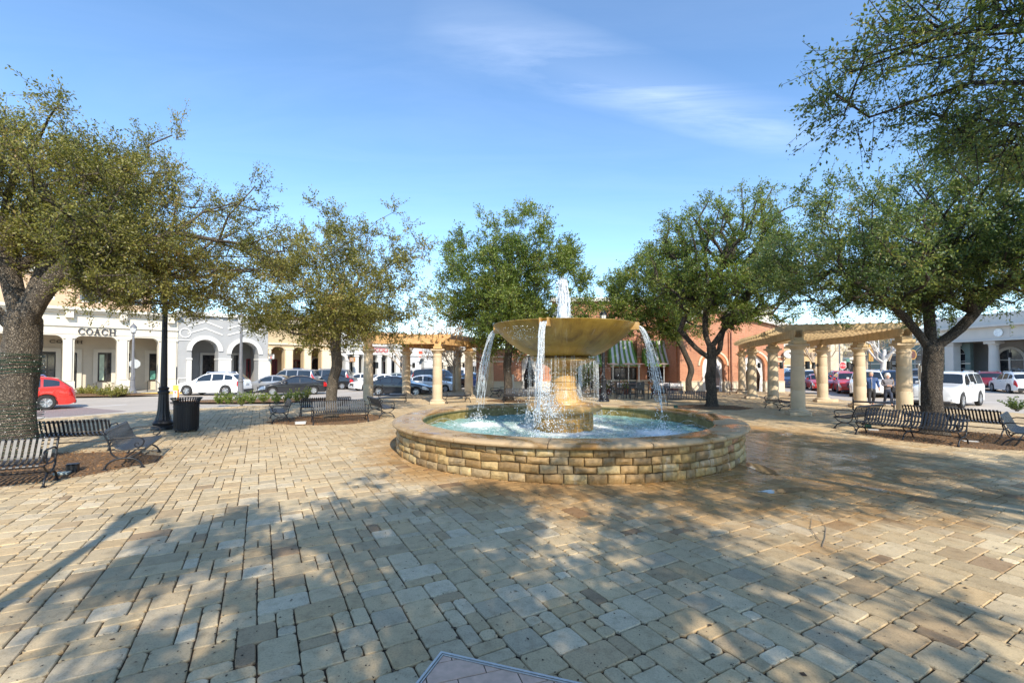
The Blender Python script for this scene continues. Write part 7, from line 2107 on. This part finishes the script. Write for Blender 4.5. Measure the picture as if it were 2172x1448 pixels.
car('suv', 'large white suv with chrome wheels, half hidden by the thick right trunk', 2010, 25.3, H(212), W_)
car('crossover', 'dark red crossover parked behind the large white suv, tail to the camera', 2093, 41.5, H(52), DR)
car('crossover', 'pearl white crossover at the right edge showing its rear window', 2153, 37.2, H(62), W_)
car('suv', 'dark suv roof beyond the white crossover at the right edge', 2168, 46, H(60), GY)
# ================================================================== PATIO
pat_m = mat('patio_metal', (.05, .048, .046), .45); linen = mat('table_linen', (.72, .68, .66), .8, .05, 3)
slv = mat('heater_steel', (.62, .60, .58), .3, .08, 4, 0, metal=.7)
h0 = None
for px, lb in ((1300, 'patio heater at the left edge of the middle awning'), (1333, 'patio heater in the middle under the middle awning'), (1355, 'patio heater in front of the brick pier'), (1408, 'patio heater right of the falling water stream')):
    Yh = 35.2
    if h0 is None:
        h0 = thing('patio_heater', lb, 'patio heater', (XY(px, Yh), Yh, 0), 0, 'patio heaters by the awnings')
        MB().lathe([(.25, 0), (.25, .55), (.10, .62)], 16).build('base', slv, h0, smooth=40)
        MB().lathe([(.045, .6), (.045, 1.95)], 10).build('post', slv, h0, smooth=True)
        MB().lathe([(.06, 1.94), (.10, 1.98), (.11, 2.15), (.04, 2.2)], 12).build('burner', slv, h0, smooth=40)
        MB().lathe([(.50, 2.19), (.40, 2.235), (.2, 2.285), (.02, 2.30)], 24).build('reflector', slv, h0, smooth=40)
    else: dup(h0, (XY(px, Yh), Yh, 0), 0, lb)
def table(name, label, x, y, w, d, h, cloth_):
    t = thing(name, label, 'table', (x, y, 0), .05, 'patio tables')
    if cloth_:
        mb = MB(); mb.bbox(-w / 2, w / 2, -d / 2, d / 2, h - .34, h, .03); mb.build('tablecloth', linen, t)
    else: MB().bbox(-w / 2, w / 2, -d / 2, d / 2, h - .04, h, .01).build('table_top', pat_m, t)
    for sx in (-1, 1):
        for sy in (-1, 1): MB().box(sx * (w / 2 - .05) - .03, sx * (w / 2 - .05) + .03, sy * (d / 2 - .05) - .03, sy * (d / 2 - .05) + .03, 0, h - .045 if not cloth_ else h - .33).build('leg', pat_m, t)
for x_, y_, lb in ((XY(1278, 34), 34, 'white-clothed patio table left of the lamp post'), (XY(1318, 34.6), 34.6, 'white-clothed patio table between the heaters'), (XY(1345, 34), 34, 'white-clothed patio table behind the tall dark table'), (XY(1408, 34.4), 34.4, 'white-clothed patio table right of the water stream'), (XY(1428, 33.6), 33.6, 'white-clothed patio table behind the two benches')):
    table('patio_table', lb, x_, y_, 1.1, .8, .78, True)
table('high_table', 'dark square table nearest the plaza with high chairs', XY(1351, 28.8), 28.8, 1.25, .9, .95, False)
def chair(label, x, y, rz, src=[None]):
    if src[0] is not None: return dup(src[0], (x, y, 0), rz, label)
    t = thing('patio_chair', label, 'chair', (x, y, 0), rz, 'dark patio chairs'); src[0] = t
    MB().bbox(-.24, .24, -.24, .24, .60, .64, .015).build('seat', pat_m, t)
    MB().bbox(-.24, .24, .20, .24, .66, 1.08, .015).build('backrest', pat_m, t)
    for sx in (-1, 1):
        for sy in (-1, 1): MB().box(sx * .22 - .018, sx * .22 + .018, sy * .22 - .018, sy * .22 + .018, 0, .60 if sy < 0 else .66).build('leg', pat_m, t)
        mb = MB(); mb.tube([(sx * .24, .2, .84), (sx * .24, -.22, .84), (sx * .24, -.22, .62)], .014, 5); mb.build('armrest', pat_m, t)
    mb = MB(); mb.box(-.21, .21, -.23, -.21, .22, .25).box(-.21, .21, .21, .23, .22, .25); mb.build('stretcher', pat_m, t)
    return t
chair('dark high chair at the left side of the dark square table', XY(1313, 28.9), 28.9, pi / 2)
chair('dark high chair with its back to the plaza at the dark square table', XY(1356, 27.9), 27.9, pi)
chair('dark high chair behind the dark square table', XY(1343, 29.7), 29.7, 0)
chair('dark high chair farther back beside the lamp post', XY(1303, 30.5), 30.5, 1.2)
chair('dark patio chair at the white-clothed table behind the benches', XY(1398, 32.8), 32.8, .6)
# low railing round the patio with crossed bars, flower pots
rail = thing('patio_railing', 'low dark railing with crossed bars round the restaurant patio', 'railing', (0, 32.3, 0))
xr = [XY(p_, 32.3) for p_ in (1168, 1196, 1224, 1252, 1280, 1308, 1336, 1364, 1392, 1420, 1444)]
for i, x_ in enumerate(xr):
    MB().box(x_ - .025, x_ + .025, -.025, .025, 0, 1.0).build('post', pat_m, rail)
    if i:
        a = xr[i - 1]; mb = MB(); mb.tube([(a, 0, .95), (x_, 0, .95)], .018, 5); mb.tube([(a, 0, .12), (x_, 0, .12)], .014, 5)
        mb.tube([(a, 0, .12), (x_, 0, .95)], .011, 4); mb.tube([(a, 0.02, .95), (x_, 0.02, .12)], .011, 4); mb.build('crossed_panel', pat_m, rail)
umb = thing('umbrella_pole', 'thin dark pole standing in the patio before the middle awning', 'pole', (XY(1314, 33.0), 33.0, 0))
MB().lathe([(.28, 0), (.28, .08), (.03, .10), (.03, 4.2)], 10).build('pole', pat_m, umb)
terr = mat('terracotta', (.20, .06, .04), .8)
for k, (px, Yp, lb) in enumerate(((1272, 32.9, 'dark red planter with orange flowers left of the lamp post'), (1290, 32.9, 'dark red planter with orange flowers right of the lamp post'), (1326, 33.2, 'planter of orange flowers behind the high chairs'), (1388, 33.0, 'planter of mixed flowers at the water stream'))):
    t = thing('planter', lb, 'planter', (XY(px, Yp), Yp, 0), 0, 'flower planters on the patio')
    MB().lathe([(.17, 0), (.24, .42), (.26, .46), (.22, .46), (.2, .40), (.01, .40)], 16).build('pot', terr, t, smooth=40)
    rg = np.random.default_rng(70 + k)
    for nm_, m_, n_, s_ in (('foliage', green, 260, .06), ('flower', mat('orange_flower', (.60, .20, .07), .7, .4, 3, 0), 110, .045)):
        q = rg.normal(0, 1, (n_, 3)) * np.array([.2, .2, .16]) + np.array([0, 0, .62 if nm_ == 'foliage' else .68]); d = rg.normal(0, 1, (n_, 3)); d /= np.linalg.norm(d, axis=1, keepdims=True); s = np.cross(d, rg.normal(0, 1, (n_, 3))); s /= np.linalg.norm(s, axis=1, keepdims=True)
        V = np.stack([q - d * s_, q - s * s_ * .5, q + d * s_, q + s * s_ * .5], 1)
        npmesh(nm_, V.reshape(-1, 3), np.arange(4 * n_).reshape(n_, 4), m_, t)
# dark leafy bush left of the middle piers
shrub('hedge_bush', 'tall dark leafy bush under the left awning beside the pedestal spray', (XY(1238, 35.5), 35.5, 0), 1.3, 2.6, 360, dgreen, 90, 60, .12, group='tall bushes by the brick building')
sgn = thing('menu_board', 'white upright menu board beside the trunk of the centre tree', 'sign', (XY(1086, 33), 33, 0))
MB().bbox(-.16, .16, -.03, .03, .1, 1.45, .01).build('board', white_tr, sgn); MB().box(-.2, .2, -.15, .15, 0, .1).build('foot', pat_m, sgn)

# ================================================================== SMALL THINGS ON THE PLAZA
def xbox(name, label, cat_, p, w, d, h, m, rz=0, lid=None):
    t = thing(name, label, cat_, p, rz)
    MB().bbox(-w / 2, w / 2, -d / 2, d / 2, 0, h, .012).build('housing', m, t)
    MB().bbox(-w / 2 - .008, w / 2 + .008, -d / 2 - .008, d / 2 + .008, h, h + .015, .004).build('lid', lid or m, t)
    return t
xbox('ground_light', 'black box floodlight on the mulch by the left bench foot', 'landscape light', tuple(P(154, 1004)), .17, .15, .18, black, .5)
xbox('ground_light', 'small pale utility cover lying by the left bench foot', 'utility box', tuple(P(131, 1006, .03)), .22, .14, .03, mat('pale_plastic', (.30, .36, .36), .6), .4)
xbox('ground_light', 'small green box light under the left end of the long right bench', 'landscape light', tuple(P(1841, 908)), .16, .14, .15, mat('dark_green_box', (.02, .09, .06), .5), -.3)
xbox('ground_light', 'small dark box under the bench of the forked tree', 'landscape light', tuple(P(1433, 866)), .16, .14, .14, mat('dark_green_box', (.02, .09, .06), .5), 0)
xbox('utility_cover', 'white flat box in the orange mulch left of the worn bench', 'utility box', tuple(P(638, 899, .03)), .34, .2, .07, mat('white_plastic', (.62, .60, .57), .6), .3)
xbox('utility_cover', 'flat white cover in the mulch before the long right bench', 'utility box', tuple(P(1852, 913, .02)), .26, .12, .03, mat('white_plastic', (.62, .60, .57), .6), -.5)
xbox('utility_cover', 'pale flat cover near the front edge of the right mulch bed', 'utility box', tuple(P(2058, 938, .02)), .30, .12, .03, mat('white_plastic', (.62, .60, .57), .6), -.4)
xbox('stone_block_loose', 'loose squared stone at the foot of the sunlit column between the red cars', 'stone', tuple(P(1765, 852)), .55, .3, .16, stone, .1)
# yellow in-street crossing sign behind the bin
cs_ = thing('crossing_sign', 'yellow and white pedestrian crossing sign behind the trash can', 'sign', (XY(374, 26.0), 26.0, -.05), .1)
yel = mat('sign_yellow', (.72, .80, .08), .5, .05); MB().bbox(-.15, .15, -.02, .02, .08, 1.02, .02).build('panel', yel, cs_)
MB().bbox(-.13, .09, -.026, -.02, .14, .72, .004).build('white_field', white_tr, cs_)
MB().box(.10, .15, -.03, .03, .0, .80).build('orange_side', mat('sign_vivid_orange', (.85, .22, .02), .5), cs_)
MB().box(-.22, .22, -.14, .14, 0, .07).build('base', trim_m, cs_)
mb = MB(); mb.add([(-.08, -.03, .66), (.05, -.03, .66), (-.015, -.03, .54)], [(0, 2, 1)]); mb.build('yield_triangle', mat('disc_red', (.7, .08, .06), .5), cs_)
mb = MB(); mb.lathe([(.001, .41), (.025, .43), (.001, .46)], 8, c=(-.02, -.03, 0)); mb.tube([(-.02, -.03, .40), (-.02, -.03, .30), (-.05, -.03, .2)], .018, 4); mb.tube([(-.02, -.03, .30), (.015, -.03, .2)], .014, 4); mb.build('walking_figure', trim_m, cs_)
text('STATE LAW', cs_, 0, -.024, .80, .05, trim_m, .001)
dp = thing('sign_post', 'slim dark post at the corner of the blue-grey front', 'post', (XY(375, 36), 36, ROAD_Z)); MB().lathe([(.035, 0), (.03, 2.1), (.001, 2.12)], 8).build('post', dark_fr, dp)
# stop sign seen between the columns
ss = thing('stop_sign', 'red octagonal sign with white letters on a pole between two pergola columns', 'sign', (XY(1788, 50), 50, ROAD_Z), 0)
def ngon(r, y0, y1, name, m, n_=8, z=0):
    V = [(r * cos(2 * pi * (k + .5) / n_), y, z + r * sin(2 * pi * (k + .5) / n_)) for y in (y0, y1) for k in range(n_)]
    MB().add(V, [tuple(range(n_)), tuple(range(2 * n_ - 1, n_ - 1, -1))] + [(k, (k + 1) % n_, n_ + (k + 1) % n_, n_ + k) for k in range(n_)]).build(name, m, ss)
zs_ = PY(1787, 775, 50).z - ROAD_Z
ngon(.42, .03, .05, 'sign_border', white_tr, z=zs_); ngon(.38, .02, .03, 'sign_face', mat('stop_red', (.60, .03, .04), .5), z=zs_); text('STOP', ss, 0, .012, zs_, .34, white_tr, .004)
mb = MB(); mb.tube([(0, .1, 0), (0, .1, zs_ + .5)], .045, 6); mb.build('pole', slv, ss)
# octagonal sign seen edge-on behind the grey lamp post
so = thing('stop_sign', 'octagonal sign seen from its grey back behind the grey lamp post', 'sign', (XY(286, 35), 35, ROAD_Z), radians(35))
Vv = [(.36 * cos(2 * pi * (k + .5) / 8), y, 2.35 + .36 * sin(2 * pi * (k + .5) / 8)) for y in (-.02, .02) for k in range(8)]
MB().add(Vv, [tuple(range(8)), tuple(range(15, 7, -1))] + [(k, (k + 1) % 8, 8 + (k + 1) % 8, 8 + k) for k in range(8)]).build('sign_face', mat('sign_back', (.50, .51, .50), .4, .05, 3, 0, metal=.3), so)
mb = MB(); mb.tube([(0, .06, 0), (0, .06, 2.8)], .035, 6); mb.build('pole', greyl, so)
# post with sign in front of the thick trunk
pk = thing('parking_sign', 'slim grey post with a narrow sign left of the thick right trunk', 'sign', (XY(1949, 21.5), 21.5, 0), radians(70))
mb = MB(); mb.tube([(0, 0, 0), (0, 0, 2.2)], .028, 6); mb.build('post', slv, pk); MB().box(-.16, .16, -.03, -.02, 1.45, 2.1).build('sign_plate', mat('sign_back', (.50, .51, .50), .4), pk)
fl = thing('flag_light', 'small dark square sign beside the off-white columns', 'sign', (XY(2143, 47), 47, PY(2143, 758, 47).z), .1)
MB().box(-.2, .2, 0, .08, 0, .52).build('sign_board', black, fl); mb = MB(); mb.tube([(0, .1, -4), (0, .1, .5)], .05, 6); mb.build('post', slv, fl)
gb = thing('green_sign', 'small green road sign on a post left of the middle column of the couple', 'sign', (XY(1799, 48), 48, PY(1799, 775, 48).z), .2)
MB().box(-.22, .22, 0, .04, 0, .7).build('sign_board', mat('road_green', (.10, .22, .17), .5), gb); mb = MB(); mb.tube([(0, .06, -3), (0, .06, .6)], .04, 5); mb.build('post', slv, gb)

# ================================================================== PEOPLE
skin_m = mat('skin', (.62, .36, .26), .55, .06, 6, .05); jean = mat('dark_jeans', (.035, .045, .075), .8, .2, 12, .2); dkt = mat('black_trousers', (.03, .03, .035), .8, .15, 10, .2)
shoe_m = mat('dark_shoe', (.02, .02, .02), .5)
def skinned(name, verts, edges, radii, m, parent, root=0, sub=2):
    me = bpy.data.meshes.new(name); me.from_pydata([tuple(v) for v in verts], edges, []); me.materials.append(m)
    o = bpy.data.objects.new(name, me); COL.objects.link(o); o.parent = parent
    md = o.modifiers.new('skin', 'SKIN'); md.use_smooth_shade = True
    sk = me.skin_vertices[0].data if me.skin_vertices else None
    if sk is None:
        return o
    for i, r in enumerate(radii):
        rr = r if isinstance(r, tuple) else (r, r); sk[i].radius = rr; sk[i].use_root = (i == root)
    s = o.modifiers.new('sub', 'SUBSURF'); s.levels = sub; s.render_levels = sub
    return o
def graph(chains):
    V, E, R, idx = [], [], [], {}
    for ch in chains:
        prev = None
        for (p, r) in ch:
            k = tuple(round(c, 4) for c in p)
            if k not in idx: idx[k] = len(V); V.append(p); R.append(r)
            i = idx[k]
            if prev is not None and prev != i: E.append((prev, i))
            prev = i
    return V, E, R
def ensure_skin(o):
    pass
def person(label, loc, rz, H_, jacket, trousers, hair, pose, long_coat=False, bulk=1.0, hair_full=False, bag=False):
    t = thing('person', label, 'person', loc, rz)
    k = H_ / 1.75
    pv, sp, chs, nk, hd0, hd1 = (0, 0, .93), (0, 0, 1.12), (0, .0, 1.33), (0, -.01, 1.47), (0, -.015, 1.57), (0, -.02, 1.66)
    def sc(c): return [((p[0] * k, p[1] * k, p[2] * k), (r if not isinstance(r, tuple) else r) if False else (tuple(x * k for x in r) if isinstance(r, tuple) else r * k)) for p, r in c]
    body = [[(pv, (.14 * bulk, .10 * bulk)), (sp, (.13 * bulk, .10 * bulk)), (chs, (.155 * bulk, .105 * bulk)), (nk, .052), (hd0, (.072, .088)), (hd1, (.075, .09)), ((0, -.01, 1.72), (.05, .06))]]
    for s, L_ in ((-1, pose['L']), (1, pose['R'])):
        hip = (s * .09, 0, .90); kn = (s * .10, L_['knee'], .50); an = (s * .10, L_['foot'], L_.get('fz', .09)); toe = (s * .11, L_['foot'] - .15, L_.get('fz', .09) - .05)
        body.append([(pv, (.14 * bulk, .10 * bulk)), (hip, .085 * bulk), (kn, .058), (an, .042), (toe, .034)])
        sh = (s * .185 * bulk, .0, 1.40); el, wr_ = L_['elbow'], L_['wrist']
        body.append([(chs, (.155 * bulk, .105 * bulk)), (sh, .056), (el, .042), (wr_, .028), (tuple(np.array(wr_) + np.array(L_['hand']) * .07), (.038, .02))])
        pm_ = np.array(wr_) + np.array(L_['hand']) * .07; hdn = np.array(L_['hand']); sd = np.array((0, 1, 0)) if abs(hdn[2]) > .5 else np.array((0, 0, 1))
        for f in range(4):
            b0 = tuple(pm_); b1 = tuple(pm_ + hdn * .055 + sd * (.02 * (f - 1.5))); b2 = tuple(pm_ + hdn * (.095 - .008 * abs(f - 1.3)) + sd * (.022 * (f - 1.5)) + np.array((-s * .018, 0, 0)))
            body.append([(b0, (.038, .02)), (b1, .010), (b2, .008)])
        th = tuple(np.array(wr_) + hdn * .05 + sd * -.045)
        body.append([(wr_, .028), (th, .012)])
    body.append([(hd0, (.072, .088)), ((0, -.115, 1.585), .012)])
    for s in (-1, 1): body.append([(hd0, (.072, .088)), ((s * .082, .0, 1.60), .012)])
    V, E, R = graph([sc(c) for c in body]); o = skinned('body', V, E, R, skin_m, t); 
    # jacket
    jh = .80 if not long_coat else .74
    jk = [[((0, 0, jh), (.175 * bulk, .135 * bulk)), ((0, 0, 1.0), (.175 * bulk, .135 * bulk)), ((0, 0, 1.18), (.17 * bulk, .132 * bulk)), ((0, 0, 1.34), (.175 * bulk, .125 * bulk)), ((0, -.005, 1.44), (.085, .08)), ((0, -.008, 1.485), (.07, .07))]]
    for s, L_ in ((-1, pose['L']), (1, pose['R'])):
        sh = (s * .19 * bulk, 0, 1.395); el, wr_ = np.array(L_['elbow']), np.array(L_['wrist'])
        jk.append([((0, 0, 1.34), (.175 * bulk, .125 * bulk)), (sh, .078), (tuple(el), .064), (tuple(el + (wr_ - el) * .92), .048)])
    V, E, R = graph([sc(c) for c in jk]); skinned('jacket', V, E, R, jacket, t)
    tr = [[((0, 0, .98), (.15 * bulk, .12 * bulk)), ((0, 0, .90), (.155 * bulk, .125 * bulk))]]
    for s, L_ in ((-1, pose['L']), (1, pose['R'])):
        tr.append([((0, 0, .90), (.155 * bulk, .125 * bulk)), ((s * .095, L_['knee'] * .35, .78), .098 * bulk), ((s * .10, L_['knee'], .50), .074), ((s * .10, L_['foot'] + .005, L_.get('fz', .09) + .03), .060)])
    V, E, R = graph([sc(c) for c in tr]); skinned('trousers', V, E, R, trousers, t)
    for s, L_ in ((-1, pose['L']), (1, pose['R'])):
        f = L_['foot']; fz = L_.get('fz', .09)
        V, E, R = graph([sc([((s * .105, f + .06, fz - .045), .045), ((s * .105, f - .04, fz - .045), .05), ((s * .11, f - .17, fz - .055), .038)])]); skinned('shoe', V, E, R, shoe_m, t)
    # hair: cap of short strands mass over the skull
    mb = MB(); rr = random.Random(5)
    for i in range(9):
        for j in range(16):
            pass
    prof = [(.001, 1.775), (.05, 1.765), (.082, 1.73), (.097, 1.68), (.099, 1.63)] if not hair_full else [(.001, 1.80), (.06, 1.79), (.105, 1.745), (.13, 1.68), (.135, 1.61), (.115, 1.56)]
    def wobh(r, a, z_):
        fr = max(0, sin(-a))                  # keep the face (towards -y) open
        cut_ = 1 - (.30 * fr ** 2 if z_ < 1.72 else 0)
        return r * cut_ * (1 + .05 * sin(5 * a + z_ * 60) + .03 * sin(11 * a))
    mb.lathe([(r * k, z_ * k) for r, z_ in prof], 24, c=(0, .012 * k, 0), wob=lambda r, a, z_: wobh(r, a, z_ / k)).build('hair', hair, t, smooth=True)
    for s in (-1, 1): MB().lathe([(.001, -.012), (.011, 0), (.001, .012)], 8, c=(s * .032 * k, -.098 * k, 1.615 * k)).build('eye', shoe_m, t, smooth=True)
    MB().bbox(-.025 * k, .025 * k, -.106 * k, -.09 * k, 1.545 * k, 1.556 * k, .003).build('mouth', mat('lips', (.42, .15, .13), .5), t)
    if not long_coat:
        MB().box(-.006, .006, -.145 * bulk * k, -.128 * bulk * k, .82 * k, 1.42 * k).build('zip', white_tr, t)
        mb = MB().lathe([(.078, 1.43 * k), (.085, 1.47 * k), (.08, 1.51 * k)], 14, c=(0, -.005, 0)); mb.build('collar', jacket, t, smooth=True)
    else:
        MB().lathe([(.075, 1.40 * k), (.115, 1.44 * k), (.115, 1.47 * k), (.08, 1.50 * k)], 16, c=(0, .02, 0), wob=lambda r, a, z_: r * (1 + .08 * sin(4 * a))).build('hood', jacket, t, smooth=True)
    return t
blue_j = mat('blue_jacket', (.025, .07, .20), .6, .15, 7, .5, 14, bd=.03); grey_j = mat('grey_jacket', (.20, .185, .20), .7, .2, 7, .5, 14, bd=.03)
hair_g = mat('grey_hair', (.34, .33, .31), .7, .2, 30, .5, 60); hair_w = mat('white_hair', (.66, .64, .60), .7, .12, 30, .5, 60)
pose_m = {'L': dict(knee=-.10, foot=-.20, elbow=(-.27, .05, 1.14), wrist=(-.29, -.03, .90), hand=(0, -.1, -1.0)), 'R': dict(knee=.02, foot=.22, fz=.13, elbow=(.28, .06, 1.15), wrist=(.30, -.10, .94), hand=(0, -.3, -.95))}
pose_w = {'L': dict(knee=.03, foot=.20, fz=.12, elbow=(-.25, .02, 1.13), wrist=(-.06, -.20, 1.10), hand=(1.0, -.1, 0)), 'R': dict(knee=-.16, foot=-.20, elbow=(.25, .02, 1.13), wrist=(.07, -.21, 1.12), hand=(-1.0, -.1, 0))}
# faces slightly to the right of the camera direction
PM, PW = (XY(1847, 23.2), 23.2, 0), (XY(1882, 23.6), 23.6, 0)
pmn = person('older man in a blue zipped jacket and dark trousers, walking beside the grey-haired woman', PM, radians(-28), 1.79, blue_j, dkt, hair_g, pose_m, bulk=1.12)
pwn = person('white-haired woman in a grey jacket and jeans, hands together, with a black bag', PW, radians(-20), 1.68, grey_j, jean, hair_w, pose_w, long_coat=True, bulk=1.08, hair_full=True)
bg = thing('handbag', 'black shoulder bag hanging at the side of the woman in the grey jacket', 'bag', PW, radians(-20))
M = Matrix.Translation((.22, -.12, .70)) @ Matrix.Rotation(.15, 4, 'Y')
MB().bbox(-.16, .16, -.07, .07, 0, .30, .05, M).build('bag_body', mat('black_leather', (.012, .011, .013), .4), bg, smooth=30)
mb = MB(); mb.tube(rounded([(.10, -.12, .98), (.22, -.10, 1.2), (.20, .02, 1.45), (.13, .12, 1.25), (.30, .0, .99)], 4), .012, 5); mb.build('strap', mat('tan_strap', (.42, .27, .13), .6), bg)
